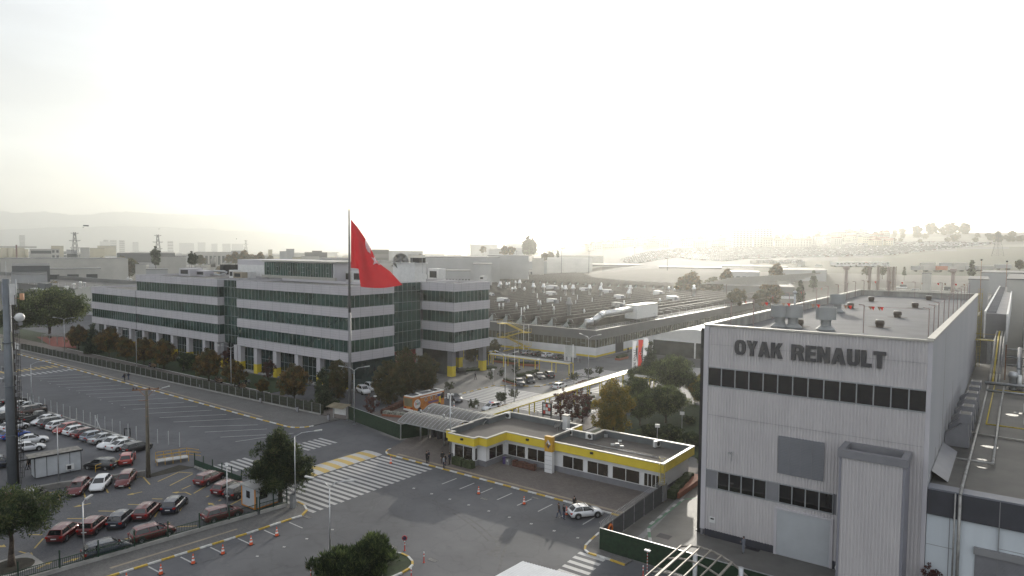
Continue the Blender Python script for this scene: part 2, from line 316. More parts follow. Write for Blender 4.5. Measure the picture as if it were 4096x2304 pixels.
stripes('bay_ticks', [(c5(x - 6, y + 1), c5(x + 6, y)) for x, y in ((395,1021),(484,1049),(573,1078),(669,1107),(766,1139),(867,1171),(973,1206),(1083,1242),(1203,1280))], 0.3, white_p)
stripes('kerb_bay_lines', [(c2(a, b), c2(c, d)) for a, b, c, d in ((1785,567,1925,513),(1955,615,2095,557),(2160,652,2270,605),(2315,718,2457,655))] + [(c3(a, b), c3(c, d)) for a, b, c, d in ((50,772,188,710),(250,830,385,762),(460,893,545,830),(680,955,810,877))], 0.14, white_p)
stripes('south_bay_lines', [(c2(320,935), c2(445,990)),(c2(78,1010), c2(185,1058)),(c1(2285,1090), c1(2395,1140)),(c1(2020,1175), c1(2125,1225)),(c1(1735,1268), c1(1840,1320)),(c1(1425,1360), c1(1530,1415))], 0.14, white_p)
stripes('bay_numbers', [q for x, y in ((1515,607),(1686,660),(1861,712),(2042,767),(2235,825),(2432,885),(733,1004),(487,1092),(270,1170),(12,1260)) for q in ((c2(x - 10, y + 5), c2(x - 3, y - 5)),(c2(x + 3, y + 6), c2(x + 10, y - 4)))] + [q for x, y in ((185,948),(405,1016),(632,1083)) for q in ((c3(x - 11, y + 5), c3(x - 4, y - 5)),(c3(x + 3, y + 6), c3(x + 10, y - 4)))], 0.12, white_p)
YL = [(330,1185,415,1090),(635,1105,715,1010),(925,1030,995,935),(1205,955,1248,885),(1485,885,1520,822),(1725,825,1755,772),(645,898,1008,900),(945,826,1270,830),(1230,762,1540,772),(1460,708,1560,711),(275,1053,405,1055),(675,974,730,976),(565,660,585,740),(805,650,820,697),(1005,590,1038,650),(1238,595,1248,612),(1375,500,1440,572),(1515,543,1710,455),(1630,582,1850,470),(1745,618,1830,580),(1860,657,2070,530),(1980,693,2005,680),(2215,765,2320,710),(1700,980,1890,968),(1290,1190,1345,1225),(340,668,545,640),(1240,512,1365,495),(1715,452,1850,462),(2100,730,2120,718)]
stripes('yellow_bay_lines', [(c1(a, b), c1(c, d)) for a, b, c, d in YL], 0.16, yellow_p)
def arrow(tail, tip, bend=None):
    s = MB(); a, b = at(*tail), at(*tip); a.z = b.z = 0.011; d = (b - a).normalized(); n = Vector((-d.y, d.x, 0)); h = b - d * 0.75
    if bend: k = at(*bend); k.z = 0.011; s.beam(a, k, 0.16,0.012); a = k; d = (b - a).normalized(); n = Vector((-d.y, d.x, 0)); h = b - d * 0.75
    s.beam(a, h, 0.16,0.012); up = Vector((0,0,0.006)); s.add((h + n * 0.34 + up, h - n * 0.34 + up, b + up),((0,1,2),))
    return struct('lane_arrow', s, yellow_p)
for a in (((870,753),(700,790)),((1365,642),(1215,675)),((1835,670),(1648,650),(1780,645)),((2075,778),(1995,748)),((610,1325),(775,1272)),((185,1215),(318,1250)),((-60,1150),(60,1172)),((1575,962),(1640,940)),((355,1382),(512,1303),(355,1382)),((1170,1110),(1245,1085))):
    arrow(c1(*a[0]), c1(*a[1]), c1(*a[2]) if len(a) > 2 else None)
# green island with the two bushes
isl = [P2(c2(*q)) for q in ((1310,1228),(1395,1240),(1460,1270),(1500,1315),(1503,1350),(1470,1385),(1400,1425),(1300,1470))] + [P2(c2(900,1560)), P2(c2(560,1500)), P2(c2(640,1380)), P2(c2(960,1260))]
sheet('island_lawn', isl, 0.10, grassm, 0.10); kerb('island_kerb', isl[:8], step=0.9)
cn = [P2(c3(*q)) for q in ((838,1040),(760,1110),(705,1165),(700,1205),(735,1235),(815,1258),(945,1300),(1085,1350))]
sheet('corner_pavement', cn + [P2(c3(1150,1310)), P2(c3(840,1200))], 0.12, pav_grey, 0.12); kerb('corner_kerb', cn, step=1.25)
tyre_m = mat('tyre_mark', (0.068,0.069,0.073),0.75, var=0.25, scale=1.5)
s = MB()
for pts, w_ in (([c2(1440,640), c2(1650,730), c2(1900,850), c2(2100,990), c2(2250,1130)], 0.22),([c2(1500,640), c2(1700,725), c2(1960,850), c2(2160,980), c2(2320,1130)], 0.2),([c2(900,900), c2(1050,830), c2(1180,740), c2(1290,640)], 0.2),([c2(2230,1250), c2(2330,1150), c2(2350,1050)], 0.5),([c2(2290,1270), c2(2330,1180), c2(2290,1060)], 0.45),([c2(2330,1400), c2(2370,1250), c2(2420,1120)], 0.3),([c1(2030,1200), c1(2300,1130), c1(2457,1080)], 0.2),([c1(1900,1330), c1(2200,1250), c1(2457,1190)], 0.2)):
    pts = [at(*p) for p in pts]; q = []
    for i in range(len(pts) - 1):
        a, b, c, d = pts[max(0, i - 1)], pts[i], pts[i + 1], pts[min(len(pts) - 1, i + 2)]
        for k in range(6): t = k / 6; q.append(0.5 * (2 * b + (c - a) * t + (2 * a - 5 * b + 4 * c - d) * t * t + (3 * b - a - 3 * c + d) * t ** 3))
    for a, b in zip(q, q[1:]): d = (b - a).normalized(); n_ = Vector((-d.y, d.x, 0)) * w_ / 2; u = Vector((0,0,0.003 + 0.0007 * (len(s.f) // 12))); s.quad(a - n_ + u, b - n_ + u, b + n_ + u, a + n_ + u)
struct('tyre_marks', s, tyre_m)
# manholes and drain gratings
grate = mat('iron_grating', (0.03,0.03,0.035),0.6,0.4, var=0.2)
def drain(p, a=1.0, b=0.6, rz=0.0):
    s = MB(); s.box(-a / 2, a / 2,-b / 2, b / 2,0.0,0.004)
    for i in range(7): x = -a / 2 + a * (i + 0.5) / 7; s.box(x - 0.03, x + 0.03,-b / 2 + 0.06, b / 2 - 0.06,0.004,0.010,1)
    o = s.build('drain_grating', [grate, conc], None, (at(*p).x, at(*p).y, 0.014), rz); o['kind'] = 'structure'
for p in (c2(1695,1297), c2(1310,1168), c2(495,885), c2(2190,710), c3(225,700)): drain(p)
s = MB(); q = at(*c3(1460,1070)); s.box(q.x - 0.7, q.x + 0.7, q.y - 0.55, q.y + 0.55,0.008,0.016); q = at(*c3(2310,1190)); s.box(q.x - 0.7, q.x + 0.7, q.y - 0.4, q.y + 0.4,0.008,0.016); struct('yard_drain_covers', s, grate)
# inner crossings
grid_stripes('plaza_crosswalk', -92.2,-62.5,103.8,118.2,12, white_p, fill=0.56, z=0.010)
grid_stripes('factory_crosswalk', -88,-66,141.5,152,9, white_p, fill=0.5, z=0.010)
grid_stripes('garden_crosswalk', -82,-70,126,140,9, white_p, fill=0.5, z=0.010)
grid_stripes('far_crosswalk', -72,-60,152,170,12, white_p, fill=0.5, z=0.010)
kerb('walkway_kerb', [(-62.3,91),(-62.3,131)], cols=False)
# lot of glaring concrete and the mountains
hz = mat('mountain', (0.10,0.12,0.13),0.95, var=0.2, scale=0.002)
def ridge(name, D, sil, depth=900):
    s = MB(); n = 0
    for px, py in sil:
        p = atd(px, py, D); d = Vector((p.x, p.y, 0)).normalized()
        s.v += [tuple(p - d * depth - Vector((0,0, p.z + 3))), tuple(p), tuple(p + d * depth - Vector((0,0, p.z + 3)))]; n += 1
    for i in range(n - 1):
        a, b = i * 3, i * 3 + 3
        for k in (0,1): s.f.append((a + k, a + k + 1, b + k + 1, b + k)[::-1]); s.m.append(0); s.sm.append(True)
    return struct(name, s, hz)
rng = random.Random(4)
def jag(pts, n=6, amp=3):
    o = []
    for (x0, y0),(x1, y1) in zip(pts, pts[1:]):
        for k in range(n): t = k / n; o.append((x0 + (x1 - x0) * t, y0 + (y1 - y0) * t + rng.uniform(-amp, amp) * (0 < k)))
    return o + [pts[-1]]
ridge('mountain_range', 11000, jag([(-700,880),(-300,850),(0,846),(90,851),(170,845),(250,856),(330,860),(420,850),(520,847),(640,856),(760,858),(860,862),(950,852),(1030,858),(1100,868),(1250,880),(1400,900),(1550,925),(1700,945)]))
ridge('mountain_foothills', 8000, jag([(-700,930),(-200,920),(100,915),(400,905),(700,910),(1000,925),(1300,945),(1600,962),(1900,972),(2200,985)]),500)
# ------------------------------------------------------------------ shared building materials
clad = mat('aluminium_cladding', (0.44,0.425,0.45),0.5,0.0, var=0.06, scale=0.2, col2=(0.48,0.465,0.485))
clad_d = mat('dark_cladding', (0.20,0.20,0.215),0.5,0.2, var=0.08)
joint = mat('panel_joint', (0.12,0.12,0.125),0.7, var=0)
def glass(name, col, rough=0.04, metal=0.55, wav=0.12, sc_=0.5, var=0.5, vs=0.22):
    return mat(name, col, rough, metal, var=var, scale=vs, bump=wav, bscale=sc_, spec=0.8)
og = glass('green_office_glass', (0.05,0.10,0.085), wav=0.6, sc_=0.7, metal=0.55)
dg = glass('dark_window_glass', (0.012,0.011,0.012), metal=0.0, var=0.3)
fg = glass('factory_window_glass', (0.10,0.10,0.07), metal=0.3, rough=0.15, var=0.6, vs=0.5)
mull = mat('window_mullion', (0.28,0.29,0.30),0.5,0.3, var=0)
whitew = mat('white_render', (0.60,0.60,0.60),0.8, var=0.07, scale=0.4)
yell = mat('yellow_paint', (0.60,0.46,0.03),0.6, var=0.08, scale=0.8)
greyw = mat('grey_render', (0.20,0.20,0.205),0.8, var=0.1, scale=0.4)
dgrey = mat('anthracite_cladding', (0.035,0.036,0.045),0.6, var=0.15, scale=0.5)
roofm = mat('bitumen_roof', (0.10,0.097,0.092),0.85, var=0.25, scale=0.35, bump=0.2, detail=8, stretch=(1,1,1))
copem = mat('coping_metal', (0.36,0.345,0.31),0.5,0.1, var=0.12, scale=2)
galv = mat('galvanised_steel', (0.42,0.43,0.44),0.42,0.75, var=0.15, scale=3)
steel = mat('bright_steel', (0.62,0.62,0.62),0.3,0.9, var=0.1, scale=3)
whitem = mat('white_metal', (0.62,0.62,0.61),0.5,0.1, var=0.08, scale=1.5)
blackm = mat('black_metal', (0.02,0.02,0.022),0.5,0.2, var=0)
rusty = mat('rusty_metal', (0.22,0.11,0.06),0.85, var=0.4, scale=3)
pylm = mat('pylon_orange', (0.48,0.26,0.02),0.5, var=0.05)
brick_t = mat('terracotta', (0.26,0.10,0.06),0.85, var=0.2, scale=2)

# ------------------------------------------------------------------ office building
ob = thing('office_building', 'long grey office building with green ribbon windows behind the wind-blown flag', 'office building', (-160,94,0))
OX, OY = -160.0,94.0
def ox(mb): mb.v = [(v[0] - OX, v[1] - OY, v[2]) for v in mb.v]; return mb
def opart(name, mb, m, parent=None): return ox(mb).build(name, m, parent or ob) if parent is None else ox(mb).build(name, m, parent)
def strips_x(x0, x1, y, zb, zt, step, w=0.05, pr=0.004, mi=0):
    s = MB(); n = max(1, round((x1 - x0) / step))
    for i in range(n + 1): x = x0 + (x1 - x0) * i / n; s.box(x - w / 2, x + w / 2, y - pr, y + 0.02, zb, zt, mi)
    return s
def strips_y(y0, y1, x, zb, zt, step, w=0.05, pr=0.004, mi=0):
    s = MB(); n = max(1, round((y1 - y0) / step))
    for i in range(n + 1): y = y0 + (y1 - y0) * i / n; s.box(x - 0.02, x + pr, y - w / 2, y + w / 2, zb, zt, mi)
    return s
BANDS = [(6.2,8.25),(10.8,12.95),(15.6,17.7),(20.3,22.3)]; GL = [(8.25,10.8),(12.95,15.6),(17.7,20.3)]
def block(x0, x1, y0, y1, nb, faces):
    """floors of a block: cladding bands and ribbon windows on its -Y and +X faces"""
    s = MB(); zt = BANDS[nb - 1][1] - 0.6; s.box(x0 + 0.35, x1 - 0.35, y0 + 0.35, y1,6.3, zt); opart('core_wall', s, clad_d)
    for zb, ztp in BANDS[:nb]:
        s = MB()
        s.box(x0, x1, y0, y0 + 0.3, zb, ztp); s.box(x1 - 0.3, x1, y0 + 0.302, y1, zb, ztp); s.box(x0, x0 + 0.3, y0 + 0.302, y1, zb, ztp); s.box(x0 + 0.302, x1 - 0.302, y1 - 0.3, y1, zb, ztp)
        if zb == 6.2: s.box(x0 + 0.302, x1 - 0.302, y0 + 0.302, y1 - 0.302, zb, zb + 0.1)
        o = opart('cladding_band', s, clad); j = strips_x(x0 + 0.02, x1 - 0.02, y0, zb, ztp, 2.95)
        k = strips_y(y0 + 0.02, y1 - 0.02, x1, zb, ztp, 2.95); j.add(k.v, k.f)
        for zz in (zb + 0.55, zb + 1.05, zb + 1.55): j.box(x0, x1, y0 - 0.002, y0 + 0.02, zz - 0.009, zz + 0.009); j.box(x1 - 0.02, x1 + 0.002, y0, y1, zz - 0.009, zz + 0.009)
        for zz in (zb + 0.03, ztp - 0.06): j.box(x0 - 0.003, x1 + 0.003, y0 - 0.006, y0 + 0.02, zz - 0.03, zz + 0.03)
        opart('panel_joint', j, joint, o)
    for zb, ztp in GL[:nb - 1]:
        if 'x' in faces:
            s = MB(); s.box(x0 + 0.5, x1 - 0.35, y0 + 0.10, y0 + 0.34, zb, ztp); o = opart('ribbon_window', s, og)
            f = strips_x(x0 + 0.5, x1 - 0.38, y0 + 0.10, zb, ztp, 1.45,0.05,0.03); f.box(x0 + 0.5, x1 - 0.36, y0 + 0.05, y0 + 0.11, zb, zb + 0.07); opart('window_frame', f, mull, o)
        if 'y' in faces:
            s = MB(); s.box(x1 - 0.34, x1 - 0.10, y0 + 0.36, y1 - 0.4, zb, ztp); o = opart('ribbon_window', s, og)
            f = strips_y(y0 + 0.36, y1 - 0.4, x1 - 0.10, zb, ztp, 1.45,0.07,0.05); opart('window_frame', f, mull, o)
    s = MB(); s.quad((x0 + 0.3, y0 + 0.3, zt + 0.1),(x1 - 0.3, y0 + 0.3, zt + 0.1),(x1 - 0.3, y1 - 0.3, zt + 0.1),(x0 + 0.3, y1 - 0.3, zt + 0.1)); opart('roof', s, roofm)
block(-153.5,-112.05,94.0,107.1,4, 'xy')
block(-153.5,-115.9,107.11,133,4, '')
block(-115.6,-105.2,119.4,133.0,4, 'xy')
block(-205.3,-161.9,94.0,112,4, 'xy')
block(-235.1,-205.5,94.0,110,3, 'x')
# glazed recesses
s = MB(); s.box(-161.7,-153.7,95.6,112,0.1,22.0); o = opart('stair_glazing', s, og)
f = strips_x(-161.6,-153.8,95.6,0.2,22,1.55,0.07,0.05)
for z in (4.2,8.2,10.8,13,15.6,17.7,20.3): f.box(-161.6,-153.8,95.55,95.62, z - 0.04, z + 0.04)
opart('window_frame', f, mull, o)
s = MB(); s.box(-121,-115.72,107.2,119.3,6.3,22.2); o = opart('corner_glazing', s, og); f = strips_y(107.3,119.2,-115.72,6.4,22.2,1.5,0.07,0.05)
for z in (8.2,10.8,13,15.6,17.7,20.3): f.box(-115.74,-115.66,107.2,119.3, z - 0.04, z + 0.04)
opart('window_frame', f, mull, o)
# ground floor: glazing, columns with yellow feet
s = MB(); s.box(-234,-112.6,95.6,108,0.1,6.19); o = opart('ground_floor_glazing', s, glass('ground_floor_glass', (0.03,0.055,0.055), metal=0.45, wav=0.3, sc_=0.8)); f = strips_x(-233.9,-112.7,95.6,0.12,6.1,1.5,0.06,0.05)
for z in (1.6,3.6): f.box(-234,-112.6,95.56,95.62, z - 0.04, z + 0.04)
opart('window_frame', f, mull, o)
s = MB(); s.box(-234.5,-112.6,94.4,95.55,0.0,0.3); opart('plinth', s, conc)
for x in [-226.3 + 8.15 * i for i in range(8)] + [-163.5,-160.6,-154.6,-153.0] + [-146.2,-138.4,-130.2,-122.4,-114.2]:
    s = MB(); s.box(x - 0.65, x + 0.65,94.2,95.4,2.3,6.2); s.box(x - 0.67, x + 0.67,94.18,95.42,0.02,2.3,1); opart('column', s, [clad_d if -162 < x < -160 else clad, yell])
for x, y in ((-106.9,120.6),(-106.4,131.6),(-114.2,131.6),(-113.4,106.0)):
    s = MB(); s.box(x - 0.7, x + 0.7, y - 0.7, y + 0.7,2.6,6.2); s.box(x - 0.72, x + 0.72, y - 0.72, y + 0.72,0.05,2.6,1); opart('column', s, [clad_d, yell])
# showroom posters under the recess (printed panels)
s = MB(); s.box(-117.6,-117.4,100.5,106.6,0.2,6.1); opart('poster_panel', s, mat('dark_red_poster', (0.10,0.035,0.035),0.25, var=0.35, scale=0.35, spec=0.6))
s = MB(); s.box(-117.55,-117.35,107.3,119.2,2.2,6.2); o = opart('poster_panel', s, mat('red_poster', (0.24,0.05,0.045),0.3, var=0.2, scale=0.3)); 
tt = mat('poster_lettering', (0.55,0.42,0.38),0.5, var=0)
text('poster_lettering', '50', tt, o, 2.0,(-117.33 - OX, 111.2 - OY, 3.7),(R(90),0, R(90)),0.005)
s = MB(); s.box(-117.35,-117.32,110.9,114.4,3.2,3.28); opart('poster_underline', s, tt, o)
s = MB(); s.box(-117.5,-117.3,107.3,119.2,0.1,2.2); opart('shop_window', s, dg)
s = MB(); s.box(-117.2,-108.5,121.5,121.7,0.1,6.1); opart('glass_wall', s, mat('grey_glass_panel', (0.12,0.13,0.12),0.15,0.3, var=0.4, scale=0.3))
# penthouse and plant on the roof
PB = 22.0
s = MB(); s.box(-163.5,-134.5,108.6,122, PB, 26.6); opart('penthouse_wall', s, clad); s = MB(); s.box(-164.0,-133.6,108.0,122.5,26.6,26.95); s.box(-164.0,-133.6,107.95,108.6,22.3,23.0); opart('penthouse_roof', s, copem)
s = MB(); s.box(-163.2,-135.2,108.3,108.62,23.0,26.4); o = opart('penthouse_window', s, og); f = strips_x(-163.2,-135.2,108.3,23.0,26.4,1.05,0.08,0.06)
for x in (-162,-157.8,-152.5,-147,-141.5,-137.2): f.box(x, x + 0.9,108.22,108.3,24.0,24.1); f.box(x, x + 0.9,108.22,108.3,25.3,25.4)
opart('window_frame', f, mull, o)
s = MB(); s.box(-182,-163.8,112,128, PB, 26.9); opart('stair_head_wall', s, clad); s = MB(); s.box(-181.5,-165.0,111.8,112.0, PB, 25.4); opart('stair_head_panel', s, whitem)
def roof_unit(px, py, wdt, dep, h, m=whitem, z=21.8, name='roof_unit'):
    p = at(px, py, z); s = MB(); s.box(p.x, p.x + wdt, p.y, p.y + dep, z, z + h); s.box(p.x + wdt * 0.15, p.x + wdt * 0.85, p.y - 0.03, p.y + 0.01, z + h * 0.25, z + h * 0.8,1); opart(name, s, [m, blackm])
for q, wdt, dep, h, m in ((z2(300,1170),5,3,1.6, clad),(z2(60,1165),6,4,2.2, clad),(z2(655,1155),2.2,2.2,3.2, blackm),(z2(805,1150),2.2,2.2,3.1, blackm),(z2(845,1205),4.0,2.5,1.7, mat('tan_unit', (0.3,0.26,0.2),0.7)),(z2(985,1205),2.4,2.5,1.8, whitem),(z2(785,1200),2.0,2.5,2.2, whitem),(z3(270,1190),2.6,3,2.8, whitem),(z3(395,1195),4.0,4,2.9, whitem),(z3(1495,1165),3.6,3,3.2, whitem),(z3(2240,1160),1.5,1.4,1.1, whitem),(z3(1360,1160),1.6,1.5,1.5, whitem)): roof_unit(q[0], q[1], wdt, dep, h, m)
s = MB(); p = ony(*z3(985,1165),121); p.z = 22; s.box(p.x, p.x + 7.6, p.y, p.y + 4,22,26.6); s.box(p.x - 0.3, p.x + 8, p.y - 0.3, p.y + 4.3,26.6,26.8,0); s.box(p.x + 5, p.x + 8, p.y + 1.2, p.y + 3.5,26.8,28.0,1); opart('plant_room', s, [whitem, blackm])
def dish(px, py, r, z, tilt):
    c = ony(px, py, 122.0); s = MB(); n = 20; prof = [(r * k / 5,0.28 * r * (k / 5) ** 2) for k in range(6)]; d = Vector((-c.x, -c.y, 6)).normalized(); q = d.to_track_quat('Z', 'Y')
    vs = [q @ Vector((rr * math.cos(2 * math.pi * i / n), rr * math.sin(2 * math.pi * i / n), zz)) + c for rr, zz in prof for i in range(n)]
    s.add(vs, [(k * n + i, k * n + (i + 1) % n, (k + 1) * n + (i + 1) % n, (k + 1) * n + i) for k in range(5) for i in range(n)] + [(k * n + i, (k + 1) * n + i, (k + 1) * n + (i + 1) % n, k * n + (i + 1) % n) for k in range(5) for i in range(n)], 0, True)
    s.tube(c - d * 0.1,(c.x, c.y, c.z - r * 1.15),0.12 * r, 0.15 * r, 8,1); s.tube(c, c + d * r * 0.9 - Vector((0,0, r * 0.25)),0.04,0.12 * r, 8,1); opart('satellite_dish', s, [mat('dish_white', (0.55,0.54,0.53),0.6, var=0.1), galv])
dish(*z3(1098,885),1.95,27.0 + 1.9,1); dish(*z3(995,952),0.55,27.3,1); dish(*z3(1285,945),0.75,27.4,1); dish(*z3(1215,940),0.6,27.4,1)
for q0, q1, r in ((z3(990,1000), z3(990,690),0.06),(z3(1183,960), z3(1183,690),0.06),(z3(1410,1060), z3(1408,690),0.06),(z3(1262,1130), z3(1259,398),0.08),(z2(651,1030), z2(651,945),0.05),(z2(560,930), z2(560,810),0.08),(z2(2325,1060), z2(2322,985),0.04)):
    a = ony(*q0,122); b = ony(*q1,122); s = MB(); s.tube(a, b, r, r * 0.5,6); opart('antenna', s, galv)
for k in range(5): a = at(*z2(528 + k * 13,1045),22.5); s = MB(); s.tube(a, a + Vector((0,0,3.2 + 0.25 * k)),0.28,0.28,8); opart('boiler_flue', s, copem)
s = MB(); p = at(*z2(520,1150),22.3); s.path([p, p + Vector((5,0,0)), p + Vector((7,0.4,0.3)), p + Vector((8.4,0,0.9))], 0.25,8); s.path([p + Vector((0,1,1)), p + Vector((6,1,1))], 0.3,8); opart('roof_pipe', s, galv)
s = MB()
for i in range(26): s.box(-150 + i * 1.45 + 0.2 * (i % 3),-149.2 + i * 1.45,95.3,95.9,21.8,21.95 + 0.1 * ((i * 7) % 4))
opart('gutter_weeds', s, mat('dry_weeds', (0.08,0.075,0.04),0.95))

# ------------------------------------------------------------------ corrugated hall with the big letters
hall = thing('factory_hall', 'tall corrugated grey hall with big dark roof-edge lettering and a band of dark windows', 'industrial hall', (-15.8,69.3,0)); HX, HY = -15.8,69.3
def hp(name, mb, m, parent=None): mb.v = [(v[0] - HX, v[1] - HY, v[2]) for v in mb.v]; return mb.build(name, m, parent or hall)
corr = mat('corrugated_steel', (0.455,0.435,0.44),0.5,0.0, var=0.05, scale=0.6, col2=(0.50,0.48,0.48), stretch=(1,1,0.25))
def corrug(s, x0, x1, y, z0, z1, pitch=0.29, d=0.07, mi=0):
    n = round((x1 - x0) / pitch); pts = []
    for i in range(n):
        a = x0 + (x1 - x0) * i / n; p = (x1 - x0) / n
        pts += [(a, y),(a + p * 0.42, y),(a + p * 0.5, y - d),(a + p * 0.92, y - d)]
    pts.append((x1, y))
    k = len(s.v); s.v += [(a, b, z) for z in (z0, z1) for a, b in pts]; m = len(pts)
    for i in range(m - 1): s.f.append((k + i, k + i + 1, k + m + i + 1, k + m + i)); s.m.append(mi); s.sm.append(False)
s = MB(); s.box(-25.8,-5.9,69.42,155,0.0,21.3); hp('core_wall', s, clad_d)
s = MB(); corrug(s, -25.6,-6.0,69.3,18.05,22.3); corrug(s, -25.6,-6.0,69.3,7.2,16.0); corrug(s, -25.6,-18.5,69.3,0.75,5.2); corrug(s, -13.1,-6.0,69.3,0.75,5.2); corrug(s, -12.9,-6.0,69.3,5.2,7.2); corrug(s, -18.5,-13.1,69.3,4.75,5.2); hp('corrugated_wall', s, corr)
sidew = mat('hall_side_render', (0.35,0.355,0.375),0.7, var=0.05, scale=0.1, col2=(0.38,0.38,0.395), stretch=(1,1,0.06))
s = MB(); s.box(-5.9,-5.66,69.3,155.2,0.0,22.4); hp('side_wall', s, sidew)
sm = mat('water_stain', (0.15,0.135,0.11),0.85, var=0.5, scale=1.5, stretch=(1,1,0.1)); st = MB()
for y, za, zb, w_ in ((83.0,9.5,21.9,0.5),(84.5,9.5,12.5,0.4),(88,9.5,14,0.5),(92,9.5,13,0.7),(96,9.5,15,0.6),(80,9.5,12,0.5),(76,9.5,11.5,0.7)): st.add([(-5.655, y - w_ / 2, za),(-5.655, y + w_ / 2, za),(-5.655, y + w_ * 0.2, zb),(-5.655, y - w_ * 0.2, zb)], [(0,1,2,3)])
hp('wall_stain', st, sm)
s = MB(); s.box(-25.5,-6.1,69.2,69.235,12.98,13.0); s.box(-25.5,-6.1,69.2,69.235,16.9 + 3.5,20.42); hp('panel_joint', s, clad_d)
s = MB(); s.box(-26.05,-25.8,69.2,155,0,22.4); hp('end_wall', s, clad_d)
s = MB(); s.box(-26.1,-25.6,69.18,69.42,0.7,22.32); s.box(-6.0,-5.64,69.18,69.3,0.7,22.32); hp('corner_trim', s, clad)
s = MB(); s.box(-25.6,-18.5,69.2,69.42,0,0.74); s.box(-13.1,-12.2,69.2,69.42,0,0.74); hp('plinth', s, dgrey)
s = MB(); s.quad((-25.8,69.5,21.35),(-5.9,69.5,21.35),(-5.9,155,21.35),(-25.8,155,21.35)); hp('roof', s, mat('pale_roof_membrane', (0.11,0.116,0.127),0.8, spec=0.15, var=0.1, scale=0.25, bump=0.3, bscale=1.2, col2=(0.135,0.141,0.152), detail=8))
s = MB()
s.box(-26.15,-5.6,69.1,69.55,22.3,22.48); s.box(-6.15,-5.55,69.56,155.2,22.41,22.58); s.box(-26.2,-25.6,69.56,155.2,22.3,22.5); s.box(-25.59,-6.16,154.7,155.25,22.3,22.5); hp('parapet_coping', s, copem)
s = MB(); s.box(-25.59,-6.0,154.9,155.1,21,22.3); s.box(-25.8,-25.62,69.6,154.9,21,22.3); hp('parapet', s, mat('stained_parapet', (0.30,0.29,0.27),0.8, var=0.25, scale=0.8, stretch=(1,1,0.3)))
for a, b, zb, zt, n, gap in ((-25.6,-5.9,16.0,18.05,14,()),(-25.6,-13.2,5.2,7.2,10,(0,5))):
    for i in range(n):
        p = (b - a) / n; s = MB(); s.box(a + p * i + 0.05, a + p * (i + 1) - 0.05,69.26,69.4, zb + 0.12, zt - 0.12); o = hp('window', s, clad_d if i in gap else dg)
        f = MB(); x0, x1 = a + p * i, a + p * (i + 1); f.box(x0, x1,69.2,69.41, zb, zb + 0.11); f.box(x0, x1,69.2,69.41, zt - 0.11, zt); f.box(x0 + (0.0 if i else 0), x0 + 0.05,69.2,69.41, zb + 0.111, zt - 0.111); f.box(x1 - 0.05, x1,69.2,69.41, zb + 0.111, zt - 0.111); hp('window_frame', f, mull, o)
s = MB(); s.box(-18.3,-14.1,69.14,69.3,8.22,11.95); o = hp('louvre_panel', s, mat('louvre_grey', (0.17,0.18,0.20),0.5,0.3, var=0.05, stretch=(1,1,20)))
f = MB()
for i in range(5): x = -18.3 + 4.2 * i / 4; f.box(x - 0.03, x + 0.03,69.11,69.15,8.22,11.95)
for i in range(24): z = 8.3 + i * 0.15; f.box(-18.25,-14.15,69.125,69.145, z, z + 0.05)
hp('louvre_slat', f, clad_d, o)
s = MB(); s.box(-18.3,-13.35,69.16,69.4,0.02,4.6); n = 42
for i in range(n): z = 0.1 + 4.45 * i / n; s.box(-18.2,-13.45,69.12,69.17, z, z + 0.06)
o = hp('roller_door', s, mat('roller_door_white', (0.46,0.48,0.50),0.5,0.2, var=0.06)); f = MB(); f.box(-18.5,-18.25,69.1,69.3,0,4.75); f.box(-13.35,-13.1,69.1,69.3,0,4.75); f.box(-18.5,-13.1,69.05,69.3,4.6,4.76); hp('door_frame', f, clad, o)
# annex in front of the hall
s = MB(); corrug(s, -12.0,-7.2,66.1,0.0,11.75); 
hp('annex_front', s, corr)
s = MB(); s.box(-12.15,-7.05,66.15,69.2,0,9); s.box(-12.2,-12.0,66.02,69.2,0,11.75); s.box(-7.2,-7.0,66.02,69.2,0,11.75); hp('annex_wall', s, mat('annex_side', (0.22,0.22,0.25),0.6,0.2, var=0.05))
s = MB()
for a in ((-12.35,-6.85,65.9,66.4),(-12.35,-6.85,68.8,69.19),(-12.35,-11.8,66.41,68.79),(-7.4,-6.85,66.41,68.79)): s.box(*a, 11.75,12.45)
hp('annex_parapet', s, clad_d)
lm = mat('sign_letter_dark', (0.045,0.045,0.05),0.6, var=0.1)
mir = lambda P, w_: [(w_ - x, y) for x, y in P][::-1]
OL = [(.40,0),(.2, .02),(.06, .14),(0, .35),(0, .65),(.06, .86),(.2, .98),(.40,1),(.40, .8),(.32, .77),(.28, .68),(.28, .32),(.32, .23),(.40, .2)]; AL = [(0,0),(.28,0),(.33, .18),(.41, .18),(.41, .36),(.36, .36),(.41, .64),(.41,1),(.26,1)]
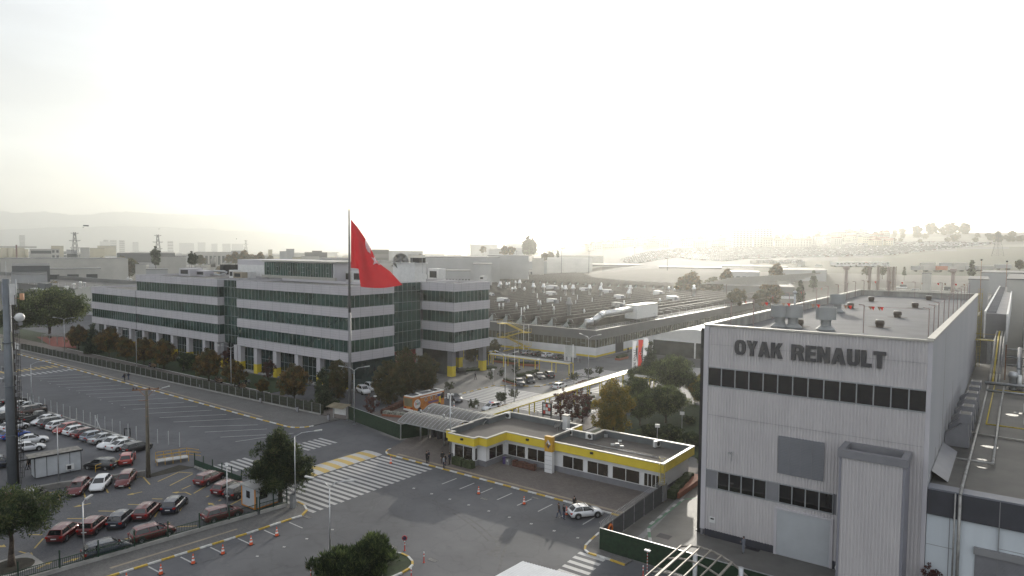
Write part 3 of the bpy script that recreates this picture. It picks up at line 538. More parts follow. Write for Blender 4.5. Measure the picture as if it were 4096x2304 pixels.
GLY = dict(E=(.62, [[(0,0),(.62,0),(.62, .2),(.28, .2),(.28, .4),(.58, .4),(.58, .6),(.28, .6),(.28, .8),(.62, .8),(.62,1),(0,1)]]), L=(.60, [[(0,0),(.60,0),(.60, .22),(.28, .22),(.28,1),(0,1)]]), T=(.68, [[(.2,0),(.48,0),(.48, .78),(.68, .78),(.68,1),(0,1),(0, .78),(.2, .78)]]), Y=(.78, [[(.25,0),(.53,0),(.53, .4),(.78,1),(.48,1),(.39, .68),(.30,1),(0,1),(.25, .4)]]),
    N=(.76, [[(0,0),(.27,0),(.27, .52),(.48,0),(.76,0),(.76,1),(.49,1),(.49, .48),(.28,1),(0,1)]]), K=(.82, [[(0,0),(.28,0),(.28, .33),(.36, .45),(.5,0),(.82,0),(.58, .6),(.8,1),(.5,1),(.28, .6),(.28,1),(0,1)]]), U=(.72, [[(0,1),(0, .3),(.06, .1),(.2,0),(.52,0),(.66, .1),(.72, .3),(.72,1),(.44,1),(.44, .28),(.40, .22),(.32, .22),(.28, .28),(.28,1)]]),
    O=(.80, [OL, mir(OL, .80)]), A=(.82, [AL, mir(AL, .82)]), R=(.80, [[(0,0),(.28,0),(.28,1),(0,1)], [(.28,1),(.28, .8),(.42, .8),(.48, .74),(.48, .64),(.42, .58),(.28, .58),(.28, .38),(.40, .38),(.50,0),(.80,0),(.66, .45),(.76, .6),(.76, .8),(.66, .94),(.5,1)]]))
for wd, xa, xb in (('OYAK', -22.85,-18.15),('RENAULT', -17.35,-9.2)):
    tot = sum(GLY[c][0] for c in wd) + 0.07 * (len(wd) - 1); k = (xb - xa) / tot; x = 0
    for c in wd:
        s = MB()
        for P in GLY[c][1]: n = len(P); o = len(s.v); s.v += [(xa + (x + p[0]) * k, yy, 19.6 + p[1] * 1.52) for yy in (69.02,69.22) for p in P]; s.f += [tuple(o + i for i in range(n)), tuple(o + n + i for i in range(n))[::-1]] + [(o + i, o + n + i, o + n + (i + 1) % n, o + (i + 1) % n) for i in range(n)]; s.m += [0] * (n + 2); s.sm += [False] * (n + 2)
        hp('sign_letter', s, lm); x += GLY[c][0] + 0.07
s = MB(); s.box(-25.1,-24.5,69.2,69.24,1.55,2.2); s.box(-24.98,-24.62,69.19,69.2,1.9,2.05,1); hp('wall_notice', s, [whitem, blackm])
def lamp_arm(name, x, y, z, parent):
    s = MB(); s.beam((x, y, z - 0.9),(x, y, z),0.05,0.05); s.beam((x, y, z),(x, y - 0.6, z + 0.12),0.05,0.05); s.box(x - 0.14, x + 0.14, y - 1.0, y - 0.55, z + 0.08, z + 0.16); return hp(name, s, galv, parent)
lamp_arm('wall_lamp', -22.9,69.2,9.4, hall)
# roof fans and ventilators
def fan(p, sc_):
    s = MB(); s.lathe([(0.95 * sc_, 0),(1.0 * sc_, 0.15),(0.55 * sc_, 0.55),(0.55 * sc_, 1.1 * sc_ + 0.1),(1.05 * sc_, 1.15 * sc_ + 0.1),(1.05 * sc_, 2.4 * sc_ + 0.2),(1.0 * sc_, 2.4 * sc_ + 0.2),(0.98 * sc_, 1.3 * sc_)], 24,0,(p.x, p.y, 21.35), False); s.lathe([(0.98 * sc_, 1.6 * sc_),(0.01,1.6 * sc_)], 24,1,(p.x, p.y, 21.35)); hp('roof_fan', s, [mat('fan_grey', (0.30,0.31,0.31),0.55,0.3, var=0.08), blackm])
for q in ((115,505),(557,535),(668,360),(240,512)): fan(at(*c8(*q),21.35),1.0)
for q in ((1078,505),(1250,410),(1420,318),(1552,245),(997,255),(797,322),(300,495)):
    p = at(*c8(*q),21.35); s = MB(); s.lathe([(0.42,0),(0.42,0.3),(0.5,0.35),(0.48,0.75),(0.38,0.85),(0.01,0.9)], 14,0,(p.x, p.y, 21.36)); s.lathe([(1.25,0.012),(0.43,0.02)], 14,1,(p.x, p.y, 21.36)); s.lathe([(0.46,0.80),(0.40,0.87),(0.01,0.92)], 14,2,(p.x, p.y, 21.37)); hp('roof_ventilator', s, [mat('ventilator_brown', (0.09,0.07,0.055),0.7), mat('dark_ring', (0.05,0.05,0.05),0.9), copem])  # flat dark ring laid on the roof round each ventilator
s = MB(); a = at(*c8(255,380),22.4); s.tube(a, a + Vector((0,0,2.6)),0.13,0.13,8); s.lathe([(0.13,2.5),(0.26,2.62),(0.24,2.8),(0.01,2.95)], 10,0, tuple(a)); hp('flue', s, galv)
pm = mat('rail_post', (0.28,0.22,0.21),0.7,0.2, var=0.1)
ppts = [at(*c8(*q),21.4) for q in ((1548,605),(1597,560),(1650,520),(1700,470),(1743,420),(1783,385))]; posts = [Vector((-7.05, y, 21.4)) for y in (81.0,86.3,91.6,98.8,106,114,122,130,138,146,153.5)]
lp = [Vector((-25.3, y, 21.4)) for y in (75,83,91,99,107,115,123,131,139,147)] + [Vector((x, 154.4,21.4)) for x in (-25,-20.5,-16,-11.5)]
fr = [Vector((-13.1,81.4,21.4)), Vector((-24.2,79.5,21.4))]
for p in posts + lp + fr:
    s = MB(); s.beam(p, p + Vector((0,0,3.0)),0.09,0.09); s.beam(p + Vector((0,0,3.0)), p + Vector((-0.55,0,3.06)),0.07,0.07); hp('safety_line_post', s, pm)
for ps, z in ((posts, 2.9),(lp[:10], 2.9),(lp[10:], 2.9),(lp[:10], 1.6),([posts[0]] + fr, 2.9)): s = MB(); s.path([p + Vector((0,0, z)) for p in ps], 0.018,4); hp('safety_line', s, pm)
redm = mat('pennant_red', (0.55,0.04,0.03),0.7, var=0.1, trans=0.3)
tanm = mat('pennant_faded', (0.35,0.26,0.2),0.7, var=0.1)
def pennants(a, b, ts, h=0.42):
    s = MB()
    for i, t in enumerate(ts):
        p = a.lerp(b, t); d = (b - a).normalized() * 0.2; vs = [p - d, p + d, p + Vector((0.05,0.05,-h))]; s.add(vs, ((0,1,2),(0,2,1)),0 if i % 2 else 1)
    hp('pennant_string', s, [redm, tanm])
U = Vector((0,0,2.9))
pennants(fr[1] + U, fr[0] + U, (0.08,0.12,0.28,0.33,0.55,0.6,0.84,0.88)); pennants(fr[0] + U, posts[0] + U, (0.1,0.14,0.24,0.28)); pennants(lp[10] + U, lp[13] + U, (0.05,0.15,0.35,0.5,0.75,0.95)); pennants(lp[0] + U, lp[9] + U, (0.05,0.07,0.2,0.22,0.24,0.42,0.44,0.6,0.75,0.78,0.9)); pennants(lp[13] + U, posts[10] + U, (0.1,0.5,0.8))
s = MB(); s.tube((-26.35,70.2,0),(-26.35,70.2,21.8),0.09,0.09,8); s.box(-26.6,-26.1,69.6,71.2,0,22.0,1); hp('downpipe', s, [whitem, blackm])

# ------------------------------------------------------------------ low building on the right with pipes over its roof
lb = thing('low_workshop', 'low workshop with white lower wall, anthracite fascia and dark wet roof crossed by pipes', 'workshop', (4,69.6,0))
def lbp(name, mb, m, parent=None): mb.v = [(v[0] - 4, v[1] - 69.6, v[2]) for v in mb.v]; return mb.build(name, m, parent or lb)
s = MB(); s.box(-5.62,30,69.62,69.9,0,7.06); lbp('white_wall', s, mat('white_panel_wall', (0.50,0.54,0.57),0.7, var=0.06, scale=0.4, stretch=(1,1,0.2)))
s = MB(); s.box(-5.62,30,69.4,69.9,7.07,9.3); lbp('fascia', s, dgrey); s = MB(); s.box(-5.62,30,69.35,70.9,9.3,9.45); lbp('eaves', s, mat('eaves_grey', (0.16,0.17,0.2),0.5,0.3))
s = MB(); wet = mat('wet_roof', (0.055,0.054,0.05),0.55, var=0.35, scale=0.25, col2=(0.075,0.072,0.065), detail=8, bump=0.2); wet.node_tree.nodes['Principled BSDF'].inputs['Roughness'].default_value = 0.6; s.box(-5.6,30,70.2,155,9.0,9.36); lbp('roof', s, wet)
s = MB()
for x, za, zb in ((-3.9,0,7.05),(-0.4,0,9.29),(2.6,0,7.05)): s.box(x - 0.03, x + 0.03,69.38 if zb > 8 else 69.6,69.64, za, zb)
s.box(-5.6,-3.6,69.605,69.64,4.3,4.34); s.box(-0.4,3,69.605,69.64,5.2,5.24); lbp('panel_joint', s, greyw)
s = MB(); s.box(-2.0,6,69.5,69.62,0,4.4); 
for i in range(40): s.box(-1.9,5.9,69.46,69.51,0.05 + i * 0.108,0.1 + i * 0.108)
o = lbp('roller_door', s, clad_d); s = MB(); s.box(-2.1,6.1,69.3,69.61,4.41,5.0); lbp('door_hood', s, greyw, o)
s = MB(); s.add([(-5.6,72.2,10.2),(-4.3,72.2,9.4),(-4.3,84,9.4),(-5.6,84,10.2)], [(0,1,2,3)]); lbp('lean_to_roof', s, clad_d)  # white roof sheet coloured dark grey to carry the tall hall's shade
pipe_w = mat('lagged_pipe', (0.30,0.295,0.28),0.5,0.4, var=0.25, scale=1.5)
def pipe(pts, r, m=pipe_w): s = MB(); s.path([Vector(p) for p in pts], r, 8); lbp('roof_pipe', s, m)
zr = 9.36
a, b = at(*c4(1830,600),9.75), at(*c4(2020,0),9.75)
pipe([(-3.2,69.25,0),(-3.2,69.25,9.3),(-3.15,69.9,9.75),(b.x, b.y, 9.75),(-2.95,131,9.75)], 0.13); pipe([(-3.55,69.25,0),(-3.55,69.25,9.35)], 0.07)
pipe([(-4.2,79.7,9.8),(-1.2,79.8,9.8),(-1.15,110,9.8),(-0.9,131,9.8)], 0.12)
ypipe = mat('yellow_gas_pipe', (0.45,0.34,0.04),0.5, var=0.15)
pipe([(6,98.4,9.7),(-2.3,98.6,9.7),(-2.15,131,9.7)], 0.08, ypipe); pipe([(8,124,9.8),(-1.8,124,9.8)], 0.06, ypipe)
pipe([(6,93,9.5),(-3.8,93.4,9.5)], 0.1, copem)
gs = galv
for k in range(4): pipe([(-2.9 + k * 0.42,131,9.75),(-2.9 + k * 0.42,137,10.2),(-2.7 + k * 0.42,150,15.2),(-2.6 + k * 0.42,185,16.0)], 0.15, [pipe_w, ypipe, copem, pipe_w][k])
pipe([(-3.4,128,10.1),(9,128,10.1)], 0.24, gs); pipe([(-3,122,9.9),(9,121,9.9)], 0.18, gs)
for k in range(5): x = 0.8 + k * 1.0; pipe([(x, 132,9.5),(x, 132,12.0),(x, 138,14.6)], 0.34, gs); pipe([(x + 0.1,128.8,9.5),(x + 0.1,128.8,11.6)], 0.30, whitem)
for k in range(3): pipe([(-1.0,138,14.4 - k * 1.3),(10,138,14.4 - k * 1.3)], 0.15, gs)
s = MB()
for x in (-1.0,2.2,5.4,8.6): s.beam((x, 137.6,9.3),(x, 137.6,15.2),0.16,0.16)
lbp('pipe_rack', s, rusty)
s = MB(); s.lathe([(0.5,0),(0.5,1.8),(0.75,2.0),(0.5,2.7),(0.01,2.75)], 12,0,(0.1,128.9,9.3)); lbp('roof_ventilator', s, gs)
pud = mat('roof_puddle', (0.05,0.05,0.05),0.03, var=0, spec=1.0); s = MB()
for x, y, r1, r2 in ((-1.6,88.5,0.9,0.35),(-2.1,82.5,0.5,0.2),(-2.0,79.4,0.45,0.16),(0.2,108,0.8,0.5),(0.9,110,0.6,0.5),(2.4,107,0.9,0.4)):
    s.add([(x + r1 * math.cos(t * 0.63) * (0.8 + 0.3 * ((t * 7) % 3) / 3), y + r2 * math.sin(t * 0.63) * 1.6,9.366) for t in range(10)], [tuple(range(10))])
lbp('roof_puddle', s, pud)
for x, y in ((1.5,86),(1.5,94.0),(1.4,102),(1.4,110)):
    s = MB(); s.box(x, x + 1.4, y, y + 1.4,9.36,10.5)
    for i in range(5): s.box(x - 0.06, x + 0.02, y - 0.05, y + 1.4,9.5 + i * 0.2,9.6 + i * 0.2,1)
    lbp('roof_cooling_unit', s, [clad_d, whitem])
# stepped extract ducts against the hall's side wall
for i in range(6):
    y = 87 + i * 4.6; s = MB(); s.add([(-5.6, y - 0.8,9.4),(-3.4, y - 0.8,9.4),(-3.6, y - 0.8,12.4),(-5.6, y - 0.8,10.6),(-5.6, y + 0.8,9.4),(-3.4, y + 0.8,9.4),(-3.6, y + 0.8,12.4),(-5.6, y + 0.8,10.6)], [(0,1,2,3),(7,6,5,4),(0,3,7,4),(1,5,6,2),(3,2,6,7)]); s.box(-4.4,-3.3, y - 0.9, y + 0.9,12.0,13.0); s.box(-4.3,-3.4, y - 0.8, y + 0.8,12.99,13.01,1); lbp('extract_duct', s, [clad_d, blackm])
s = MB(); s.box(1.5,1.9,131,175,9.4,17.0); lbp('rear_parapet_wall', s, clad); s = MB(); s.box(2.0,40,155.2,156,9,14.6); lbp('rear_wall', s, clad); 
s = MB(); s.box(2.0,40,156.2,240,14,14.6); lbp('rear_roof', s, greyw)
# conveyor gallery running away behind the hall
cg = thing('conveyor_gallery', 'long raised roof gallery with white parapets running away beside the hall', 'gallery', (-4.5,158,0))
s = MB(); s.box(0,3.2,0,130,14.0,18.7); s.build('gallery_body', greyw, cg); s = MB(); s.box(-0.3,0.0,0,130,14,19.1); s.box(3.2,3.5,-5,130,14,19.1); s.build('parapet_wall', whitem, cg)
s = MB(); 
for i in range(26): s.box(0.1,1.6,2 + i * 4.6,2.2 + i * 4.6,18.7,19.2)
s.build('roof_upstand', clad_d, cg)
for k in (0,40,80,120): s = MB(); s.box(0.4,1.0, k + 1, k + 2,0,14); s.box(2.3,2.9, k + 1, k + 2,0,14); s.build('support_leg', galv, cg)
# caged ladder and platform on the hall's far corner
cl = thing('caged_ladder', 'yellow caged access ladder with platform on the hall\'s far corner', 'ladder', (-5.2,150,9.4)); ly = mat('ladder_yellow', (0.36,0.29,0.06),0.6, var=0.2)
def ladder(parent, h, w_=0.5, cage=(2.2, None), m=None, d=-1):
    m = m or ly; s = MB(); s.beam((-w_ / 2,0,0),(-w_ / 2,0, h),0.06,0.06); s.beam((w_ / 2,0,0),(w_ / 2,0, h),0.06,0.06); s.build('ladder_rail', m, parent); s = MB()
    z = 0.2
    while z < h: s.tube((-w_ / 2,0, z),(w_ / 2,0, z),0.02,0.02,5); z += 0.3
    s.build('rung', m, parent); s = MB(); z = cage[0]; pts = [(0.38 * math.cos(R(k)), d * (0.05 + 0.65 * math.sin(R(k)))) for k in range(0,181,30)]
    while z <= h + 1.0:
        s.path([Vector((p[0], p[1], z)) for p in pts], 0.025,4); z += 0.8
    for p in pts[1:-1:2]: s.beam((p[0], p[1], cage[0]),(p[0], p[1], h + 0.9),0.03,0.03)
    s.build('safety_cage', m, parent)
ladder(cl, 13.5)
s = MB(); s.box(-1,2.4,-1.2,0.6,5.0,5.1); 
for x, y in ((-1,-1.2),(2.4,-1.2),(2.4,0.6),(0.7,-1.2)): s.beam((x, y, 5.1),(x, y, 6.2),0.05,0.05)
s.beam((-1,-1.2,6.2),(2.4,-1.2,6.2),0.05,0.05); s.beam((2.4,-1.2,6.2),(2.4,0.6,6.2),0.05,0.05); s.build('platform', ly, cl)
# ------------------------------------------------------------------ sawtooth factory in the middle distance
fa = thing('sawtooth_factory', 'wide factory with rows of dark sawtooth roof lights, white and yellow base', 'factory', (-93,165,0))
def fp(name, mb, m, parent=None): mb.v = [(v[0] + 93, v[1] - 165, v[2]) for v in mb.v]; return mb.build(name, m, parent or fa)
FX0, FX1, FY0, FY1 = -330.0,-93.0,165.0,600.0
fgrey = mat('factory_grey_fascia', (0.115,0.115,0.115),0.7, var=0.08, scale=0.3)
FY1 = 347.0; s = MB(); s.box(FX0, FX1 - 0.2, FY0 + 0.2, FY1,0,7.6); s.box(FX0,-150,347.1,600,0,7.9); fp('core_wall', s, fgrey)
s = MB(); s.box(FX0, FX1, FY0, FY0 + 0.3,5.36,7.95); s.box(FX1 - 0.3, FX1, FY0 + 0.302, FY1,5.36,7.95); fp('fascia', s, fgrey)
s = MB(); s.box(FX0, FX1, FY0, FY0 + 0.3,1.08,3.18); s.box(FX1 - 0.3, FX1, FY0 + 0.302,176.4,1.08,3.18); s.box(FX1 - 0.3, FX1,181.6, FY1,1.08,3.18); fp('white_wall', s, whitew)
s = MB(); s.box(FX0, FX1 - 0.02, FY0 + 0.02, FY0 + 0.3,0.52,1.07); s.box(FX1 - 0.3, FX1 - 0.02, FY0 + 0.302,176.4,0.52,1.07); s.box(FX1 - 0.3, FX1 - 0.02,181.6, FY1,0.52,1.07); fp('yellow_stripe', s, yell)
s = MB(); s.box(FX0, FX1 - 0.01, FY0 + 0.01, FY0 + 0.3,0,0.51); s.box(FX1 - 0.3, FX1 - 0.01, FY0 + 0.302, FY1,0,0.51); fp('plinth', s, greyw)
s = MB(); s.box(FX0, FX1 - 0.06, FY0 + 0.06, FY0 + 0.3,3.19,5.35); s.box(FX1 - 0.3, FX1 - 0.06, FY0 + 0.302,176.4,3.19,5.35); s.box(FX1 - 0.3, FX1 - 0.06,181.6, FY1,3.19,5.35); o = fp('ribbon_window', s, fg)
f = strips_x(-190,-93.1, FY0 + 0.06,3.19,5.35,1.6,0.08,0.05); k = strips_y(FY0 + 0.1,330, FX1 - 0.06,3.19,5.35,1.6,0.08,0.05); f.add(k.v, k.f)
for x in (-116,-103,-98): f.box(x, x + 1.5, FY0, FY0 + 0.05,4.2,4.3)
fp('window_muntin', f, mull, o)
s = MB(); s.box(FX1 - 0.25, FX1 - 0.05,176.5,181.5,0.05,5.3); fp('gate_opening', s, blackm)
s = MB(); s.box(FX0, FX1 + 0.05, FY0 - 0.05, FY0 + 0.8,7.96,8.06); s.box(FX1 - 0.7, FX1 + 0.05, FY0 + 0.8,347,7.96,8.06); fp('parapet_coping', s, copem)
s = MB()
for i in range(50): x = -93.3 - i * 2.2; s.beam((x, FY0 + 0.1,8.05),(x, FY0 + 0.1,9.1),0.05,0.05)
for i in range(70): y = FY0 + 0.5 + i * 2.5; s.beam((-93.2, y, 8.05),(-93.2, y, 9.1),0.05,0.05)
for z in (8.6,9.1): s.beam((-203, FY0 + 0.1, z),(-93.2, FY0 + 0.1, z),0.05,0.05); s.beam((-93.2, FY0 + 0.1, z),(-93.2,340, z),0.05,0.05)
fp('roof_railing', s, galv)
s = MB(); s.quad((FX0, FY0 + 0.3,7.7),(FX1 - 0.3, FY0 + 0.3,7.7),(FX1 - 0.3, FY1,7.7),(FX0, FY1,7.7)); fp('flat_roof', s, roofm)
sawg = mat('dirty_rooflight_glass', (0.045,0.036,0.03),0.5,0.0, var=0.5, scale=0.4); saws = mat('shed_roof_felt', (0.05,0.047,0.043),0.8, var=0.15, scale=0.3); gab = mat('gable_pale_green', (0.33,0.37,0.36),0.6, var=0.1)
def shed_mesh(L):
    s = MB(); w_, h = 5.6,2.3
    s.quad((0,0,0),(0, L, 0),(0, L, h),(0,0, h),0); s.quad((0,0, h),(0, L, h),(-w_ + 0.1, L, 0),(-w_ + 0.1,0,0),1); s.add([(0,0,0),(0,0, h),(-w_ * 0.42,0,0)], [(0,1,2)], 2); s.add([(0, L, 0),(0, L, h),(-w_, L, 0)], [(0,2,1)], 2)
    s.box(-0.12,0.16,0, L, h, h + 0.16,3); n = int(L / 2.8)
    for i in range(n + 1): y = L * i / n; s.box(0.0,0.05, y - 0.05, y + 0.05,0.1, h, 3)
    s.box(0.0,0.06,0, L, 0.0,0.25,3); s.box(0.0,0.05,0, L, 1.15,1.2,3); return s
ridge_m = mat('ridge_capping', (0.11,0.105,0.097),0.6,0.1, var=0.2, scale=1)
A = shed_mesh(178).build('sawtooth_shed', [sawg, saws, gab, ridge_m], fa, (-99.4 + 93,5.2,7.71)); B = shed_mesh(228).build('sawtooth_shed', [sawg, saws, gab, ridge_m], fa, (-151 + 93,200,8.2))
for i in range(1,41):
    for src in (A, B)[:2 if i < 31 else 1]:
        c = src.copy(); C.link(c); c.location = (src.location.x - 5.65 * i, src.location.y, src.location.z)
s = MB()
for i in range(14): x = -99.4 - 5.65 * i; s.path([Vector((x + 0.3,168.8,8.1)), Vector((x + 0.3,168.8,10.2)), Vector((x + 1.8,168.8,10.2)), Vector((x + 2.4,168.8,9.2))], 0.05,5)
for i in range(20): y = 205 + i * 6.5; s.path([Vector((-93.8, y, 8.1)), Vector((-93.8, y, 9.9)), Vector((-98.0, y, 10.1))], 0.05,4)
fp('safety_hoop', s, galv)
def stack(px, py, ytop, r=0.45, cowl=True, m=None, hat=0.0, base=True):
    p = at(px, py, 8.6); D = (p - Vector((0,0, CAMH))).dot(FW); h = (py - ytop) * D / FPX; s = MB(); m = m or steel
    if cowl: prof = [(r * 1.9,0),(r, r * 1.6)] if base else [(r, 0)]; s.lathe(prof + [(r, h * 0.62),(r * 1.75, h * 0.70),(r * 1.75, h * 0.74),(r * 0.95, h * 0.90),(r * 0.95, h),(0.01, h)], 12)
    else: s.lathe([(r, 0),(r, h),(0.01, h)], 10)
    s.v = [(v[0] + p.x, v[1] + p.y, v[2] + 8.2) for v in s.v]; fp('chimney', s, m)
for x, b, t in ((185,1030,880),(162,1030,920),(275,1020,890),(312,1000,890),(357,1070,960),(400,1070,950),(405,980,870),(465,1020,855),(535,1070,960),(665,1085,905),(812,1085,910),(1080,1050,930),(1128,1120,935),(1240,1110,925),(1480,1110,925),(1640,1130,940),(1650,1000,895),(2070,1100,930),(2048,1170,995)): stack(*z4(x, b), z4(x, t)[1], 0.62 if b - t > 140 else 0.42)
for x, b, t in ((168,1340,1190),(225,1330,1190),(420,1350,1180),(533,1370,1240),(583,1350,1220),(733,1270,1140),(765,1340,1150),(960,1400,1230),(1400,1400,1270),(1978,1280,1150),(2498,1220,1120)): stack(*z4(x, b), z4(x, t)[1], 0.24, base=False)
for x, b, t in ((490,1410,1250),(940,1290,1200),(1062,1210,1100),(1277,1270,1150),(1302,1200,1070),(1515,1240,1110),(720,1180,1050),(490,880,800),(590,900,810)): stack(*z4(x, b), z4(x, t)[1], 0.16, cowl=False, m=whitem)
stack(*z4(1182,1430), z4(1182,1105)[1], 0.62, m=mat('dull_grey_duct', (0.27,0.27,0.26),0.5,0.3), base=False)
for x, b, t, r in ((635,1240,1040,0.6),(272,1170,1060,0.5),(352,1160,1090,0.4),(143,1330,1235,0.3)): stack(*z5(x, b), z5(x, t)[1], r)
def plant_box(p, wpx, hpx, m=whitem):
    q = at(*p, 9.2); D = (q - Vector((0,0, CAMH))).dot(FW); k = D / FPX; w_, h = wpx / 3.623 * k, hpx / 3.623 * k; s = MB(); s.box(q.x, q.x + w_ * 0.8, q.y, q.y + w_ * 0.7,9.0,9.0 + h); s.box(q.x - 0.6, q.x + w_ + 0.6, q.y - 0.7, q.y + w_ * 0.8,8.85,8.99,1)
    s.box(q.x + w_ * 0.8, q.x + w_ * 1.15, q.y + 0.2, q.y + w_ * 0.5,9.1,9.0 + h * 0.85,2); s.box(q.x - 0.04, q.x + 0.02, q.y + 0.3, q.y + w_ * 0.5,9.3,9.0 + h * 0.8,1)
    for xx in (-0.6, w_ + 0.6): s.beam((q.x + xx, q.y - 0.7,9),(q.x + xx, q.y - 0.7,10.1),0.05,0.05,1)
    s.beam((q.x - 0.6, q.y - 0.7,10.1),(q.x + w_ + 0.6, q.y - 0.7,10.1),0.05,0.05,1); fp('roof_plant_unit', s, [m, galv, clad_d])
for p, a, b, m in (((135,1200),155,80, whitem),((855,1215),145,85, whitem),((845,1100),135,70, whitem),((1330,1040),115,65, whitem),((1665,1070),125,72, whitem),((1830,1150),140,72, whitem),((1795,1285),165,100, mat('rust_streaked_white', (0.45,0.42,0.38),0.7, var=0.4, scale=1.2, col2=(0.5,0.48,0.45))),((2400,1095),120,75, whitem),((850,1015),155,75, whitem),((20,1110),70,60, whitem)): plant_box(z4(*p), a, b, m)
for p, a, b in (((235,1280),150,80),((45,1200),130,70)): plant_box(z5(*p), a, b)
s = MB(); d0 = Vector((-99.2,169.5,9.6)); s.path([d0, d0 + Vector((1.8,1.5,0.2)), d0 + Vector((2.6,3.5,1.6)), d0 + Vector((2.6,6,2.1)), d0 + Vector((2.6,24,2.3))], 0.95,14)
for k in range(6): s.tube((-96.6,176 + k * 3,11.8),(-96.6,176.15 + k * 3,11.8),0.99,0.99,14)
fp('exhaust_duct', s, steel); s = MB(); s.box(-98.6,-94.4,193,208,9.0,13.0); s.box(-98.7,-94.3,192.9,208.1,13.0,13.25,1); fp('exhaust_housing', s, [whitem, copem])
# yellow escape stair at the factory's left end
ys = thing('escape_stair', 'yellow steel escape stair zigzagging up the sawtooth factory front beside the office', 'escape stair', (-119,162,0)); sy = mat('stair_yellow', (0.50,0.37,0.05),0.6, var=0.15)
s = MB()
for k in range(4):
    xa, xb = (-3.2,3.2) if k % 2 == 0 else (3.2,-3.2); za, zb = k * 2.05,(k + 1) * 2.05; yy = -0.6 if k % 2 == 0 else 0.7
    for o_ in (-0.5,0.5): s.beam((xa, yy + o_, za),(xb, yy + o_, zb),0.09,0.28); s.beam((xa, yy + o_, za + 1.0),(xb, yy + o_, zb + 1.0),0.05,0.05)
    for i in range(12): t = i / 12; s.box(min(xa + (xb - xa) * t, xa + (xb - xa) * t + 0.3), max(xa + (xb - xa) * t, xa + (xb - xa) * t + 0.3), yy - 0.48, yy + 0.48, za + (zb - za) * t, za + (zb - za) * t + 0.05)
s.build('stair_flight', sy, ys); s = MB()
for k in range(1,5):
    x = 4.2 if k % 2 else -4.2; s.box(x - 1.1, x + 1.1,-1.3,1.4, k * 2.05 - 0.1, k * 2.05 + 0.05); e = x + (1.1 if k % 2 else -1.1)
    for y in (-1.3,0,1.4): s.beam((e, y, k * 2.05),(e, y, k * 2.05 + 1.05),0.05,0.05)
    s.beam((e, -1.3, k * 2.05 + 1.05),(e, 1.4, k * 2.05 + 1.05),0.05,0.05)
s.build('landing', sy, ys); s = MB()
for x in (-4.6,4.6): 
    for y in (-1.2,1.3): s.beam((x * 0.95, y, 0),(x * 0.95, y, 8.4),0.16,0.16)
s.build('support_post', whitem, ys)

# ------------------------------------------------------------------ gatehouse
gh = thing('gatehouse', 'low white gatehouse with yellow roof fascia, brown windows and flat grey roof', 'gatehouse', (-49,76,0))
def gp_(name, mb, m, parent=None): mb.v = [(v[0] + 49, v[1] - 76, v[2]) for v in mb.v]; return mb.build(name, m, parent or gh)
OUT = [(-64.9,72.1),(-63.6,72.1),(-63.6,71.0),(-58.8,71.0),(-58.8,72.0),(-57.4,72.0),(-57.4,76.4),(-33.5,76.4),(-33.5,86.2),(-47.1,86.2),(-47.1,83.4),(-50.9,83.4),(-50.9,86.6),(-64.5,86.6),(-64.5,81.3),(-65.2,81.3),(-65.2,77.6),(-64.9,77.6)]
def inset(poly, d):
    n = len(poly); o = []
    for i in range(n):
        p0, p, p1 = Vector(poly[i - 1]), Vector(poly[i]), Vector(poly[(i + 1) % n]); a = (p - p0).normalized(); b = (p1 - p).normalized(); na, nb = Vector((-a.y, a.x)), Vector((-b.y, b.x)); q = p + (na + nb) * d / max(0.3,1 + na.dot(nb)); o.append((q.x, q.y))
    return o
WALL = inset(OUT, 0.55); IN1 = inset(OUT, 0.3)
def ring(s, a, b, z0, z1, mi=0):
    n = len(a)
    for i in range(n):
        j = (i + 1) % n; s.add([(*a[i], z0),(*a[j], z0),(*a[j], z1),(*a[i], z1),(*b[i], z0),(*b[j], z0),(*b[j], z1),(*b[i], z1)], [(0,1,2,3),(5,4,7,6),(3,2,6,7),(1,0,4,5)], mi)
s = MB(); ring(s, OUT, IN1,3.15,4.22); gp_('fascia', s, yell)
s = MB(); ring(s, inset(OUT, -0.04), inset(OUT, 0.34),4.225,4.33); s.box(-51.05,-50.75,76.8,83.4,4.1,4.33); gp_('parapet_coping', s, copem)
s = MB(); ring(s, inset(OUT, 0.31), inset(OUT, 0.36),3.3,4.22); s.box(-51.0,-50.8,76.75,83.4,3.4,4.1); gp_('parapet', s, mat('dark_parapet', (0.10,0.11,0.115),0.7, var=0.2))
s = MB(); s.prism(inset(OUT, 0.36),3.16,3.42); gp_('roof', s, mat('gatehouse_roof', (0.075,0.068,0.061),0.85, var=0.2, scale=0.5, stretch=(0.6,5,1), detail=6, bump=0.2))
s = MB(); s.prism(WALL, 0.9,3.15, top=False, bottom=False); gp_('wall', s, whitew)
s = MB(); s.prism(inset(OUT, 0.53),0.0,0.9); gp_('wall_base', s, mat('grey_wall_base', (0.16,0.16,0.175),0.7, var=0.12))
bg_ = glass('bronze_glass', (0.022,0.016,0.012), metal=0.05)
def wx(x0, x1, y, z0=1.0, z1=2.55, n=2):
    s = MB(); s.box(x0, x1, y - 0.02, y + 0.06, z0, z1); o = gp_('window', s, bg_); f = MB()
    for i in range(n + 1): x = x0 + (x1 - x0) * i / n; f.box(x - 0.04, x + 0.04, y - 0.06, y + 0.02, z0 + 0.005, z1 - 0.005)
    f.box(x0 - 0.05, x1 + 0.05, y - 0.07, y + 0.02, z0 - 0.07, z0); f.box(x0 - 0.05, x1 + 0.05, y - 0.07, y + 0.02, z1, z1 + 0.06); gp_('window_frame', f, whitem, o)
